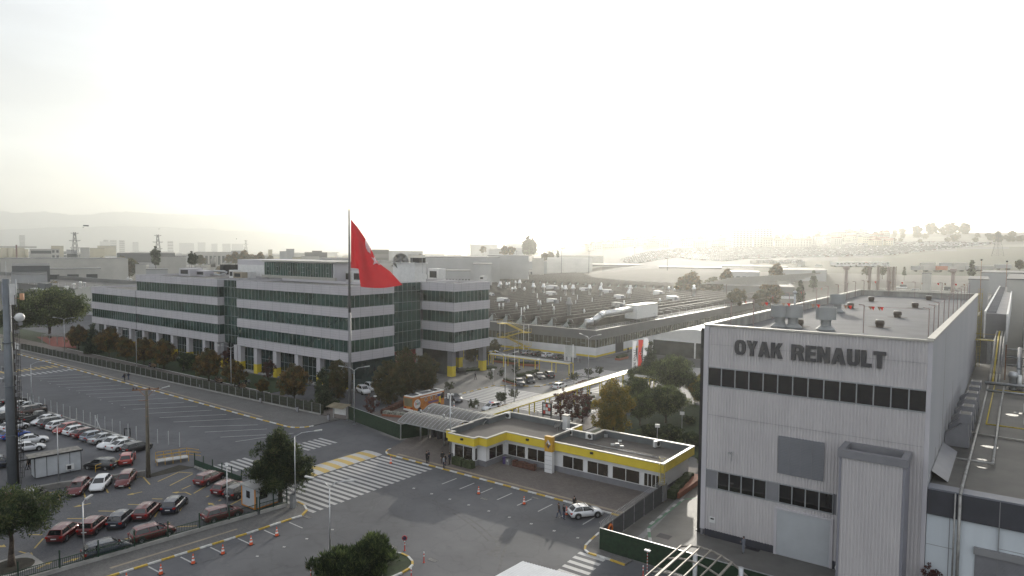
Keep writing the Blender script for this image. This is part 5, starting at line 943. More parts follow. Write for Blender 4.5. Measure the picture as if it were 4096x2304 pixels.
    s = MB(); s.box(-w * 0.6, w * 0.6, h - 0.06, h + 0.006,0.26,0.35); s.build('bumper_trim', trimm, t); s = MB(); s.box(-w * 0.8, w * 0.8,-h - 0.004,-h + 0.1,0.3,0.40); s.build('bumper_trim', trimm, t)
    return t
used = {}
def recolor(o, m):
    for ch in kids(o):
        if ch.name.split('.')[0] in ('body', 'wing_mirror') and ch.material_slots:
            if ch.material_slots[0].material and 'trim' in ch.material_slots[0].material.name: continue
            ch.material_slots[0].link = 'OBJECT'; ch.material_slots[0].material = m
def car(kind, col, p, ang, label, group=None):
    """p: place on the ground under the middle of the car; ang: direction of its nose, degrees from +X"""
    if kind not in CARS: CARS[kind] = car_proto(kind)
    o = CARS[kind] if kind not in used else dup(CARS[kind]); used[kind] = 1
    o.location = (p[0], p[1], p[2] if len(p) > 2 else 0.01); o.rotation_euler = (0,0, R(ang - 90)); o['label'] = label
    if group: o['group'] = group
    elif 'group' in o: del o['group']
    recolor(o, PAINT[col]); return o
def mid(a, b): p, q = at(*a), at(*b); return (p + q) / 2
GL_ = 'cars in the lower parking lot'; GU = 'cars in the upper parking lot'; GP = 'cars parked by the plaza'; GF = 'cars parked at the factory wall'
def rearcar(kind, col, rp, ang, label, grp):   # rp: pixel of the middle of the car's near (rear) bumper on the ground
    p = at(*rp); d = SPEC[kind][0] / 2 - 0.12; a = R(ang); return car(kind, col, (p.x + math.cos(a) * d, p.y + math.sin(a) * d, 0.01), ang, label, grp)
def frontcar(kind, col, fp_, ang, label, grp):
    p = at(*fp_); d = SPEC[kind][0] / 2 - 0.12; a = R(ang); return car(kind, col, (p.x - math.cos(a) * d, p.y - math.sin(a) * d, 0.01), ang, label, grp)
for kind, col, q, lab in (('estate', 'darkred', (520,1152), 'dark red estate with roof rails beside the left pine, first of the slanting row'),('estate', 'darkred', (812,1085), 'dark red estate behind the single lamp post, second of the slanting row'),('estate', 'navy', (1092,1015), 'dark blue estate in the middle of the slanting row of five'),('estate', 'darkred', (1340,935), 'dark red estate with a dark roof stripe, fourth of the slanting row'),('estate', 'navy', (1612,868), 'dark blue estate at the far end of the slanting row of five')): rearcar(kind, col, c1(*q),132, lab, GL_)
for kind, col, q, lab in (('estate', 'darkred', (1905,598), 'dark red estate nearest the ramp in the far corner of the lower lot'),('estate', 'darkred', (2075,692), 'dark red estate between another red one and a black one near the booth'),('estate', 'black', (2190,728), 'black estate beside the white booth with orange trim')): rearcar(kind, col, c1(*q),108, lab, GL_)
for kind, col, q, lab in (('estate', 'darkred', (700,698), 'dark red estate facing out from the low wall, nearer of two'),('hatch', 'white', (920,655), 'old white hatchback with dark bumper facing out between two dark red cars'),('estate', 'darkred', (1165,615), 'dark red estate facing out under the concrete utility pole')): frontcar(kind, col, c1(*q),-38, lab, GL_)
for kind, col, a, b, lab in (('estate', 'navy', (800,1290),(1290,1230), 'dark blue estate parked along the green fence behind a lamp post'),('estate', 'darkred', (1260,1120),(1700,1075), 'dark red estate with bright windscreen parked along the green fence'),('estate', 'darkred', (1930,920),(2380,900), 'dark red estate parked along the green fence by the booth')):
    m = mid(c1(*a), c1(*b)); car(kind, col, (m.x - 0.5, m.y + 0.1,0.01),82, lab, GL_)
rearcar('hatch', 'grey', c1(205,790),128, 'dark grey hatchback with red tail lamps half hidden behind the left pine crown', GL_); rearcar('hatch', 'red', c1(-30,830),128, 'red hatchback cut by the picture edge behind the left pine', GL_)
# upper parking lot: the row along the wire fence (lots() crop)
UP_ = [('sedan', 'white', (560,640),1, 'white saloon facing out, next to the black pickup in the row along the wire fence'),('suv', 'grey', (655,690),0, 'dark grey SUV between two white cars in the row along the wire fence'),('hatch', 'white', (800,725),0, 'white hatchback with red tail lamp, third after the pickup'),('hatch', 'red', (920,785),1, 'bright red hatchback facing out in the row along the wire fence'),('hatch', 'white', (1080,815),0, 'white hatchback between the bright red and the wine red car'),('hatch', 'darkred', (1225,862),0, 'wine red hatchback between a white and a blue-grey car'),('hatch', 'bluegrey', (1365,912),0, 'blue-grey hatchback beside the silver saloon'),('sedan', 'silver', (1500,960),0, 'silver saloon seen from behind in the row along the wire fence'),('sedan', 'white', (1660,1040),1, 'white saloon with dark grille facing out, second from the black estate'),('sedan', 'white', (1810,1075),0, 'white saloon seen from behind next to the black estate'),('estate', 'black', (2060,1110),0, 'black estate at the near end of the row along the wire fence')]
for kind, col, q, fr, lab in UP_: (frontcar if fr else rearcar)(kind, col, lots(*q),(-70 if fr else 100), lab, GU)
rearcar('pickup', 'black', lots(370,610),100, 'black double-cab pickup with open bed in the row along the wire fence', GU)
for kind, col, q, fr, lab in (('suv', 'brown', (330,480),0, 'brown SUV just beyond the black pickup'),('sedan', 'silver', (250,400),0, 'silver saloon two places beyond the black pickup'),('suv', 'white', (30,430),1, 'white SUV facing out, cut by the telecom mast'),('sedan', 'black', (20,300),0, 'black saloon at the picture edge behind the telecom mast'),('hatch', 'white', (30,745),0, 'white hatchback at the picture edge above the blue one'),('hatch', 'blue', (20,890),0, 'bright blue hatchback at the picture edge beside the telecom mast'),('suv', 'black', (-60,590),0, 'black car at the picture edge beyond the blue one')): (frontcar if fr else rearcar)(kind, col, lots(*q),(-70 if fr else 100), lab, GU)
m = mid(lots(290,1080), lots(690,1010)); car('boxy', 'white', (m.x, m.y, 0.01),72, 'old white boxy hatchback seen from the side behind the white cabin', GU); m = mid(lots(30,1070), lots(540,950)); car('sedan', 'white', (m.x - 1.5, m.y + 2.2,0.01),74, 'white saloon right behind the old boxy hatchback', GU); m = mid(lots(-150,1340), lots(105,1320)); car('suv', 'navy', (m.x, m.y, 0.01),70, 'dark blue SUV cut by the picture edge beside the mast foot', GU)
frontcar('estate', 'black', lots(1440,1330),-150, 'black car behind the yellow guard rail beside the utility pole', GU); m = at(*lots(2010,1290)); car('hatch', 'red', (m.x - 0.6, m.y + 1.0,0.01),150, 'red hatchback with a white slip in its rear window behind the guard rail', GU)
# plaza and entrance
for k, (q, lab) in enumerate((((1075,1160), 'white crossover nearest the flagpole under the office'),((1150,1130), 'white crossover in the middle of the three under the office'),((1225,1095), 'white crossover farthest from the flagpole, half hidden by a tree'))): frontcar('suv', 'white', c6(*q),-20, lab, 'white crossovers under the office')
frontcar('limo', 'grey', c6(1965,1235),-25, 'dark grey saloon parked right behind the orange bus', GP)
for kind, col, q, ang, lab in (('limo', 'black', (560,815),-42, 'black saloon nearest the lamp mast in the plaza row'),('mpv', 'black', (730,780),-42, 'black people carrier with bright windscreen in the plaza row'),('limo', 'black', (905,712),-42, 'black saloon third in the plaza row')): frontcar(kind, col, k4(*q), ang, lab, GP)
rearcar('suv', 'black', k4(1060,690),142, 'black SUV parked tail out at the end of the plaza row', GP)
o = frontcar('hatch', 'white', (1935,1648),-100, 'white police car with a red and blue light bar behind the walkway', None); s = MB(); s.box(-0.55,0.0,-0.15,0.15,1.47,1.6); s.box(0.0,0.55,-0.15,0.15,1.47,1.6,1); s.build('light_bar', [mat('beacon_red', (0.6,0.03,0.03),0.3, var=0), mat('beacon_blue', (0.03,0.06,0.5),0.3, var=0)], o)
m = at(*k4(1200,850)); car('hatch', 'white', (m.x, m.y, 0.01),90, 'white car half hidden behind the long walkway roof', GP)
for kind, col, q, lab in (('hatch', 'silver', (597,298), 'silver hatchback nearest the yellow stair at the factory wall'),('hatch', 'black', (765,315), 'black hatchback with its tailgate open at the factory wall'),('estate', 'white', (925,340), 'white estate with roof rails at the factory wall'),('hatch', 'grey', (1105,368), 'grey hatchback beside the conifer at the factory wall')): rearcar(kind, col, k4(*q),85, lab, GF)
o = frontcar('boxy', 'white', (0,0),0, 'old white hatchback with roof bars stopped beside three men', None); pr_, pf = at(*c3(610,905)), at(*c3(800,850)); dd = (at(*c3(690,925)) - at(*c3(812,862))); a_ = math.degrees(math.atan2(-dd.y, -dd.x)); m = mid(c3(560,890), c3(820,845)); o.location = (m.x + 0.25, m.y - 0.1,0.01); o.rotation_euler[2] = R(52 - 90)
s = MB()
for y in (-0.9,-0.1): s.beam((-0.62, y, 1.44),(0.62, y, 1.44),0.05,0.04)
s.build('roof_bar', trimm, o)
# ------------------------------------------------------------------ the orange bus
bus = thing('promotion_bus', 'orange bus with white roof, round pictures and logo parked beside the hedge', 'bus', ((-90.8 - 87.8) / 2 + 0.2,92.9,0.01)); bo = mat('bus_orange', (0.50,0.16,0.03),0.4, var=0.3, scale=1.1, col2=(0.55,0.22,0.05)); bw_ = mat('bus_white', (0.6,0.6,0.58),0.45, var=0.05); blue_l = mat('bus_blue_print', (0.03,0.05,0.22),0.5, var=0)
s = MB(); s.prism([(-1.2,-4.3),(1.2,-4.3),(1.2,4.15),(1.05,4.3),(-1.05,4.3),(-1.2,4.15)], 0.35,2.95); s.build('body', bo, bus); s = MB(); s.prism([(-1.15,-4.25),(1.15,-4.25),(1.15,4.1),(1.0,4.25),(-1.0,4.25),(-1.15,4.1)], 2.955,3.1); s.build('roof', bw_, bus)
s = MB(); s.box(-1.05,1.05,-4.34,-4.29,1.25,2.75); s.build('rear_window', mat('bus_rear_screen', (0.17,0.15,0.09),0.3, var=0.3), bus); s = MB(); s.box(-1.2,1.2,-4.36,-4.28,0.4,0.75); s.box(-1.15,-0.6,-4.37,-4.29,0.8,1.0,1); s.box(0.6,1.15,-4.37,-4.29,0.8,1.0,1); s.build('rear_bumper', [bw_, tailm], bus)
s = MB(); s.box(1.19,1.225,3.2,4.05,1.6,2.7); s.box(-1.0,1.0,4.28,4.32,1.5,2.7); s.build('cab_window', cglass, bus)
for y in (-2.6,2.7):
    for sd in (-1,1): s = MB(); s.lathe([(0.2,-0.12),(0.46,-0.12),(0.46,0.12),(0.2,0.12),(0.01,0.1)], 16); s.v = [(sd * v[2], v[0], v[1]) for v in s.v]; s.build('wheel', tyre, bus, (sd * 1.12, y, 0.46))
s = MB(); s.box(-0.8,0.6,-3.8,-2.2,3.1,3.25,0); s.box(-0.7,0.7,-1.2,1.5,3.1,3.16,0); s.box(-0.7,0.7,2.2,3.6,3.1,3.16,0); s.box(-0.4,0.4,2.0,2.9,3.161,3.35,1); s.box(-0.5,0.3,-2.9,-2.3,3.251,3.33,1); s.build('roof_panel', [mat('solar_panel', (0.07,0.07,0.08),0.3,0.2, var=0.2), blackm], bus)
s = MB(); s.box(1.2,1.36,-2.4,3.4,2.62,2.74); s.build('awning', bw_, bus)
def disc(y, z, r, m, x=1.212, n=20): s = MB(); s.add([(x, y + r * math.cos(2 * math.pi * i / n), z + r * math.sin(2 * math.pi * i / n)) for i in range(n)], [tuple(range(n))]); return s.build('printed_disc', m, bus)
disc(-3.2,1.65,0.85, bw_); disc(-0.9,2.1,0.36, bw_); disc(0.6,2.15,0.36, bw_); disc(1.9,2.15,0.34, bw_)
pic = mat('printed_picture', (0.25,0.15,0.10),0.5, var=0.7, scale=5)
for y in (-0.9,0.6,1.9): disc(y, 2.1 if y < 0 else 2.15,0.30, pic, 1.216)
bcol = [mat('print_red', (0.5,0.04,0.03),0.5, var=0), mat('print_green', (0.08,0.25,0.05),0.5, var=0), blue_l]
for i, ch in enumerate('ben'): text('logo_letter', ch, bcol[i], bus, 0.85,(1.218,-3.72 + i * 0.42,1.45),(R(90),0, R(90)),0.003,0.012)
text('logo_letter', '\u00e7ok', bcol[2], bus, 0.34,(1.218,-3.5,2.08),(R(90),0, R(90)),0.003)
s = MB(); s.box(1.2,1.22,-0.2,2.6,1.25,1.62); 
s = MB()
for i in range(9): y = -0.2 + i * 0.31; s.box(1.2,1.22, y, y + 0.2,1.2,1.55)
s.build('slogan_print', blue_l, bus); s = MB(); s.box(1.2,1.222,2.75,3.15,0.5,2.1); s.build('door', yell, bus); s = MB(); s.box(1.2,1.22,2.2,3.1,2.12,2.55); s.build('speech_print', blue_l, bus)
# ------------------------------------------------------------------ people: one skinned surface each, coloured by zone
skin_m = mat('skin', (0.30,0.18,0.13),0.6, var=0); hair_m = mat('dark_hair', (0.015,0.012,0.010),0.8, var=0); shoe_m = mat('dark_shoe', (0.012,0.012,0.012),0.6, var=0)
CL = dict(black=(0.012,0.012,0.014), navy=(0.015,0.018,0.035), jeans=(0.035,0.05,0.09), grey=(0.16,0.165,0.18), lightgrey=(0.26,0.27,0.29), blue=(0.04,0.06,0.14), brown=(0.05,0.035,0.025), work=(0.15,0.16,0.19))
def cloth(c): return mat('cloth_' + c, CL[c], 0.9, var=0.1, scale=6)
POSE = {}
def pose_mesh(pose):
    if pose in POSE: return POSE[pose]
    hipz = 0.92; J = {}; E_ = []; rad = {}
    def j(n, p, r): J[n] = Vector(p); rad[n] = r
    lean = 0.06 if pose == 'walk' else 0.0
    j('pelvis', (0,0, hipz),0.135); j('waist', (0, lean * 0.4,1.10),0.125); j('chest', (0, lean, 1.30),0.145); j('neck0', (0, lean, 1.46),0.075); j('neck', (0, lean + 0.01,1.53),0.052); j('head', (0, lean + 0.03,1.62),0.078); j('crown', (0, lean + 0.02,1.70),0.075); j('nose', (0, lean + 0.115,1.615),0.02)
    E_ += [('pelvis', 'waist'),('waist', 'chest'),('chest', 'neck0'),('neck0', 'neck'),('neck', 'head'),('head', 'crown'),('head', 'nose')]
    for sd, n in ((-1, 'l'),(1, 'r')):
        fw = {'stand': 0.0, 'walk': 0.22 * sd, 'phone': 0.03 * sd, 'sit': 0}[pose]
        if pose == 'sit': K = [(0.10 * sd, 0.03, hipz - 0.04),(0.12 * sd, 0.45,0.90),(0.12 * sd, 0.50,0.50),(0.12 * sd, 0.50,0.46),(0.12 * sd, 0.66,0.445)]
        else: K = [(0.10 * sd, 0, hipz - 0.06),(0.11 * sd, fw * 0.6 + 0.02,0.48),(0.12 * sd, fw - (0.04 if fw < 0 else 0),0.09),(0.12 * sd, fw - 0.02,0.05),(0.13 * sd, fw + 0.17,0.035)]
        for q, p, r in zip(('hip', 'knee', 'ankle', 'heel', 'toe'), K, (0.098,0.066,0.046,0.046,0.036)): j(q + n, p, r)
        E_ += [('pelvis', 'hip' + n),('hip' + n, 'knee' + n),('knee' + n, 'ankle' + n),('ankle' + n, 'heel' + n),('heel' + n, 'toe' + n)]
        aw = {'stand': 0.02, 'walk': -0.2 * sd, 'phone': 0.05, 'sit': 0.2}[pose]; S = (0.19 * sd, lean, 1.41)
        if pose == 'phone' and sd > 0: K = [S, (0.27,0.10,1.18),(0.16,0.17,1.46),(0.12,0.13,1.54)]
        elif pose == 'sit' or (pose == 'phone' and sd < 0): K = [S, (0.25 * sd, 0.04,1.15),(0.14 * sd, 0.27,1.08),(0.10 * sd, 0.33,1.08)]
        else: K = [S, (0.245 * sd, aw * 0.5 - 0.02,1.14),(0.25 * sd, aw + 0.06,0.90),(0.25 * sd, aw + 0.08,0.82)]
        for q, p, r in zip(('sh', 'elbow', 'wrist', 'palm'), K, (0.078,0.052,0.036,0.036)): j(q + n, p, r)
        E_ += [('chest', 'sh' + n),('sh' + n, 'elbow' + n),('elbow' + n, 'wrist' + n),('wrist' + n, 'palm' + n)]
        d = (J['palm' + n] - J['wrist' + n]).normalized(); side = Vector((0,1,0)) if abs(d.y) < 0.8 else Vector((0,0,1))
        for f in range(4): b = J['palm' + n] + d * 0.04 + side * (0.024 * (f - 1.5)); j('f%d' % f + n, b, 0.010); j('g%d' % f + n, b + d * (0.055,0.065,0.06,0.045)[f] + Vector((-0.02 * sd, 0,0)),0.008); E_ += [('palm' + n, 'f%d' % f + n),('f%d' % f + n, 'g%d' % f + n)]
        j('th' + n, J['palm' + n] + side * 0.055 + d * 0.01,0.011); j('ti' + n, J['palm' + n] + side * 0.07 + d * 0.05,0.009); E_ += [('palm' + n, 'th' + n),('th' + n, 'ti' + n)]
    names = list(J); me = bpy.data.meshes.new('pose'); me.from_pydata([tuple(J[n]) for n in names], [(names.index(a), names.index(b)) for a, b in E_], []); o = bpy.data.objects.new('pose', me); C.link(o)
    md = o.modifiers.new('s', 'SKIN'); md.use_smooth_shade = True
    for i, n in enumerate(names): sv = me.skin_vertices[0].data[i]; r = rad[n]; sv.radius = (r * (1.25 if n in ('chest', 'waist', 'pelvis') else 1), r * (0.85 if n in ('chest', 'waist', 'pelvis') else 1)); sv.use_root = (n == 'pelvis')
    o.modifiers.new('u', 'SUBSURF').levels = 1; bpy.context.view_layer.update(); out = bpy.data.meshes.new_from_object(o.evaluated_get(bpy.context.evaluated_depsgraph_get())); bpy.data.objects.remove(o); out.name = 'body'
    out.materials.clear()
    for i in range(4): out.materials.append(skin_m)
    hz = [J['wristl'], J['wristr']]
    for p in out.polygons:
        c = p.center; hand = min((c - J['palml']).length, (c - J['palmr']).length) < 0.13 and min((c - J['elbowl']).length, (c - J['elbowr']).length) > 0.14
        legz = c.z < 0.99 if pose != 'sit' else (c.z < 0.97)
        p.material_index = 0 if (hand or c.z > 1.50) else (3 if (c.z < 0.10 if pose != 'sit' else (c.z < 0.53 and c.y > 0.3)) else (2 if legz and not (abs(c.x) > 0.18 and c.z > 0.75 and pose != 'sit') else 1)); p.use_smooth = True
    s = MB(); n = 10
    for k in range(5): a = R(-10 + k * 22.5); s.v += [(0.088 * math.cos(a) * math.cos(2 * math.pi * i / n), lean + 0.015 + 0.098 * math.cos(a) * math.sin(2 * math.pi * i / n) - 0.02,1.655 + 0.11 * math.sin(a)) for i in range(n)]
    s.f = [(k * n + i, k * n + (i + 1) % n, (k + 1) * n + (i + 1) % n, (k + 1) * n + i) for k in range(4) for i in range(n)]; s.m = [0] * len(s.f); s.sm = [True] * len(s.f)
    hm = s.build('hair', hair_m); hme = hm.data; bpy.data.objects.remove(hm)
    s = MB()
    for sd in (-1,1): s.box(sd * 0.032 - 0.012, sd * 0.032 + 0.012, lean + 0.098, lean + 0.112,1.636,1.650)
    s.box(-0.025,0.025, lean + 0.09, lean + 0.102,1.575,1.582); fo = s.build('face', hair_m); fme = fo.data; bpy.data.objects.remove(fo)
    POSE[pose] = (out, hme, fme); return POSE[pose]
def person(p, ang, pose, top, bottom, label, z=0.0, group=None, scale=1.0):
    body, hair, face = pose_mesh(pose); o = link('person', body, None, (p[0], p[1], z), R(ang - 90), label, 'person', group); o.scale = (scale,) * 3
    for i, m in enumerate((skin_m, cloth(top), cloth(bottom), shoe_m)): o.material_slots[i].link = 'OBJECT'; o.material_slots[i].material = m
    link('hair', hair, o); link('eyes_and_mouth', face, o); return o
def at2(q, z=0.0): p = at(*q, z); return (p.x, p.y)
person(at2(c5(1205,1020),0.12),200, 'walk', 'black', 'black', 'person in black carrying a blue bag, walking along the office fence', 0.12); person(at2(c5(1243,1013),0.12),205, 'walk', 'navy', 'jeans', 'person in dark blue jacket and jeans walking beside the one with the bag', 0.12)
q = at2(c5(1188,1008),0.12); s = MB(); s.box(-0.09,0.09,-0.16,0.16,0.45,0.82); s.path([Vector((0,-0.1,0.82)), Vector((0,0,0.95)), Vector((0,0.1,0.82))], 0.012,4); o = s.build('shopping_bag', cloth('blue'), None, (q[0], q[1], 0.12)); tag(o, 'blue bag held by the person in black on the pavement', 'bag')
person(at2(c2(1637,366),0.12),20, 'phone', 'black', 'black', 'person in black looking down at a phone on the paving by the crosswalk', 0.12); person(at2(c2(1655,362),0.12),180, 'stand', 'navy', 'black', 'person in dark clothes standing right behind the one with the phone', 0.12)
for q, a, t, b, ps, lab in (((1788,370),-40, 'black', 'black', 'stand', 'person in black farthest from the kerb in the group at the gatehouse'),((1812,395),100, 'black', 'navy', 'stand', 'person in dark clothes behind the one in the grey jacket'),((1858,380),190, 'navy', 'black', 'phone', 'person in dark blue beside the gatehouse window hedge'),((1803,418),60, 'lightgrey', 'navy', 'stand', 'person in a light grey jacket at the gatehouse kerb')): person(at2(c2(*q),0.12), a, ps, t, b, lab, 0.12)
person(at2(c3(452,890)),-120, 'walk', 'brown', 'jeans', 'person in open dark jacket and jeans walking left of the white hatchback'); person(at2(c3(497,908)),60, 'stand', 'black', 'jeans', 'person in black jacket and jeans facing the white hatchback by the cone'); person(at2(c3(597,822),0.0),-20, 'phone', 'black', 'black', 'person in black bent over the far side of the white hatchback')
person(at2(c3(2222,1232)),160, 'phone', 'work', 'work', 'person in grey work clothes with reflective bands on the phone beside the hall')
person(at2(c6(2120,1012),0.11),-100, 'walk', 'navy', 'black', 'person in dark clothes crossing the plaza under the office wing', 0.11)
person(at2(k4(1500,415)),-90, 'stand', 'lightgrey', 'grey', 'person in a light top standing near the factory corner crossing'); person(at2(k4(1530,420)),-90, 'stand', 'grey', 'navy', 'person in grey beside the one in the light top near the factory corner'); person(at2(c7(1120,752)),-60, 'stand', 'black', 'black', 'person in black at the factory gate opening')
person(at2(c1(265,430)),100, 'walk', 'brown', 'black', 'person in a dark jacket walking past the white cabin behind the mast'); person(at2(c1(287,428)),100, 'walk', 'black', 'black', 'person in black walking past the white cabin, closest to it')
for q, a, t, b, lab in (((830,490),-60, 'navy', 'jeans', 'person in dark blue sitting on a bench behind the office fence near a tree'),((885,485),-60, 'black', 'black', 'person in black sitting on the bench beside the one in dark blue'),((1920,735),-60, 'brown', 'navy', 'person in brown sitting on the middle bench behind the office fence'),((1970,740),-60, 'black', 'black', 'person in black sitting in the middle of the middle bench'),((2005,742),-80, 'grey', 'jeans', 'person in grey sitting at the end of the middle bench'),((2305,825),-60, 'navy', 'black', 'person in dark blue sitting on the bench nearest the flagpole'),((2365,835),-60, 'brown', 'black', 'person in brown sitting on the bench nearest the flagpole')):
    p = at2(k8(*q),0.1); person(p, a, 'sit', t, b, lab, -0.33)
for q, lab in (((870,495), 'wooden bench behind the office fence, farthest from the flagpole'),((1965,750), 'wooden bench behind the office fence, middle one of three'),((2340,840), 'wooden bench behind the office fence, nearest the flagpole')):
    p = at2(k8(*q),0.1); t = thing('park_bench', lab, 'bench', (p[0], p[1] + 0.05,0.1),0.0, 'benches behind the office fence'); bm_ = mat('bench_wood', (0.16,0.10,0.05),0.8, var=0.2); s = MB(); s.box(-1.3,1.3,-0.25,0.25,0.36,0.42); s.build('seat', bm_, t); s = MB(); s.box(-1.3,1.3,0.27,0.31,0.5,0.9); s.build('backrest', bm_, t)
    for x in (-1.0,1.0): s = MB(); s.box(x - 0.05, x + 0.05,-0.22,0.28,0,0.36); s.build('leg', blackm, t)
for q, a, lab in (((2415,815),-60, 'person standing in dark clothes behind the bench nearest the flagpole'),((2465,810),140, 'person in grey standing behind the bench nearest the flagpole'),((1380,580),40, 'person in black walking on the path behind the office fence')): person(at2(k8(*q),0.1), a, 'stand' if q[0] > 2000 else 'walk', 'black' if q[0] < 2440 else 'grey', 'black', lab, 0.1)
# ------------------------------------------------------------------ trees and shrubs
bark = mat('bark', (0.06,0.045,0.035),0.95, var=0.35, scale=6, bump=0.6, bscale=12)
def leafmat(n, c, t=0.42):
    c = [x * dict(a=1.15, b=1.35, c=1.75)[n[-1]] for x in c] if n[:3] not in ('yel', 'oli') else c; return mat(n, c, 0.7, var=0.25, scale=0.9, trans=t)
LM = dict(pine=[leafmat('pine_leaf_a', (0.017,0.029,0.012)), leafmat('pine_leaf_b', (0.030,0.046,0.017)), leafmat('pine_leaf_c', (0.047,0.056,0.021))],
    umb=[leafmat('umbrella_leaf_a', (0.03,0.046,0.016)), leafmat('umbrella_leaf_b', (0.055,0.075,0.025)), leafmat('umbrella_leaf_c', (0.10,0.115,0.04))],
    autumn=[leafmat('autumn_leaf_a', (0.085,0.062,0.026)), leafmat('autumn_leaf_b', (0.14,0.085,0.026)), leafmat('autumn_leaf_c', (0.06,0.06,0.024))],
    yellow=[leafmat('yellow_leaf_a', (0.20,0.165,0.03)), leafmat('yellow_leaf_b', (0.15,0.13,0.03)), leafmat('yellow_leaf_c', (0.29,0.20,0.03))],
    red=[leafmat('red_leaf_a', (0.055,0.018,0.018)), leafmat('red_leaf_b', (0.085,0.03,0.022)), leafmat('red_leaf_c', (0.04,0.015,0.015))],
    fir=[leafmat('fir_leaf_a', (0.02,0.032,0.016)), leafmat('fir_leaf_b', (0.035,0.05,0.024)), leafmat('fir_leaf_c', (0.05,0.065,0.035))],
    bush=[leafmat('bush_leaf_a', (0.013,0.025,0.008)), leafmat('bush_leaf_b', (0.025,0.039,0.012)), leafmat('bush_leaf_c', (0.052,0.070,0.023))],
    olive=[leafmat('olive_leaf_a', (0.07,0.08,0.05)), leafmat('olive_leaf_b', (0.05,0.06,0.03)), leafmat('olive_leaf_c', (0.10,0.11,0.07))],
    mixed=[leafmat('mixed_leaf_a', (0.06,0.06,0.024)), leafmat('mixed_leaf_b', (0.08,0.06,0.022)), leafmat('mixed_leaf_c', (0.035,0.04,0.016))])
def leaves(centres, radii, per, size, mats, rs, aspect=0.45, up=0.0, flat=1.0, spike=False):
    """leaf-sized faces gathered in clumps; the tone varies from clump to clump"""
    n = len(centres) * per; ci = np.repeat(np.arange(len(centres)), per); c = np.asarray(centres)[ci]; rad = np.asarray(radii)[ci][:, None]
    d = rs.normal(size=(n, 3)); d /= np.linalg.norm(d, axis=1)[:, None]; off = d * (rs.random((n, 1)) ** 0.45) * rad; off[:, 2] *= flat; p = c + off
    a = d * (1.2 if spike else 0.4) + rs.normal(size=(n, 3)) * (0.35 if spike else 0.7) + np.array([0,0, up]); a /= np.linalg.norm(a, axis=1)[:, None]; b = np.cross(a, rs.normal(size=(n, 3))); b /= np.linalg.norm(b, axis=1)[:, None]
    sz = size * (0.6 + 0.8 * rs.random((n, 1))); a *= sz; b *= sz * aspect
    v = np.stack([p - b * 0.5, p + a * 0.5 - b * 0.9 * (0.3 if spike else 1), p + a, p + a * 0.45 + b * 0.9], axis=1).reshape(-1,3)
    me = bpy.data.meshes.new('crown'); me.vertices.add(n * 4); me.vertices.foreach_set('co', v.astype(np.float32).ravel()); me.loops.add(n * 4); me.loops.foreach_set('vertex_index', np.arange(n * 4, dtype=np.int32)); me.polygons.add(n); me.polygons.foreach_set('loop_start', np.arange(0, n * 4,4, dtype=np.int32))
    for m in mats: me.materials.append(m)
    tone = rs.choice(len(mats), size=len(centres), p=[0.45,0.35,0.2][:len(mats)])[ci]; fl = rs.random(n) < 0.25; tone[fl] = rs.integers(0, len(mats), fl.sum()); me.polygons.foreach_set('material_index', tone.astype(np.int32)); me.update(calc_edges=True); me.validate(); return me
def crown_pts(shape, h0, h1, r, n, rs):
    P, Q = [], []
    while len(P) < n:
        x, y, z = rs.uniform(-1,1,3); t = (z + 1) / 2; a = math.atan2(y, x); lump = 1 + 0.13 * math.sin(3 * a + 4 * z + n) + 0.10 * math.sin(5 * a - 6 * z + r * 3); x *= lump; y *= lump; q = math.hypot(x, y) / lump ** 2
        if shape == 'round': ok = q * q + z * z < 1 and q * q + z * z > 0.12
        elif shape == 'umbrella': ok = q * q + max(0, z) ** 2 + (min(0, z) * 1.6) ** 2 < 1 and q + abs(z) > 0.45
        elif shape == 'cone': ok = q < (1 - t) ** 0.85 * (0.85 + 0.15 * math.sin(t * 26)) + 0.04
        elif shape == 'column': ok = q < min(1,2.5 * (1 - t)) * min(1,0.5 + 2 * t)
        elif shape == 'oval': ok = q < math.sin(math.pi * min(1,0.12 + t * 0.88)) ** 0.7 and q > 0.25 * math.sin(math.pi * t)
        elif shape == 'pine': ok = q < (1 - t ** 2.2) * (0.75 + 0.25 * math.sin(t * 21 + x * 3)) + 0.03 and q + t > 0.35
        else: ok = q * q + z * z < 1
        if ok: P.append((x * r, y * r, h0 + (h1 - h0) * t)); Q.append(0.16 * r * (0.7 + 0.7 * rs.random()) if shape not in ('cone',) else 0.13 * r * (0.7 + 0.7 * rs.random()))
    return P, Q
TREES = {}
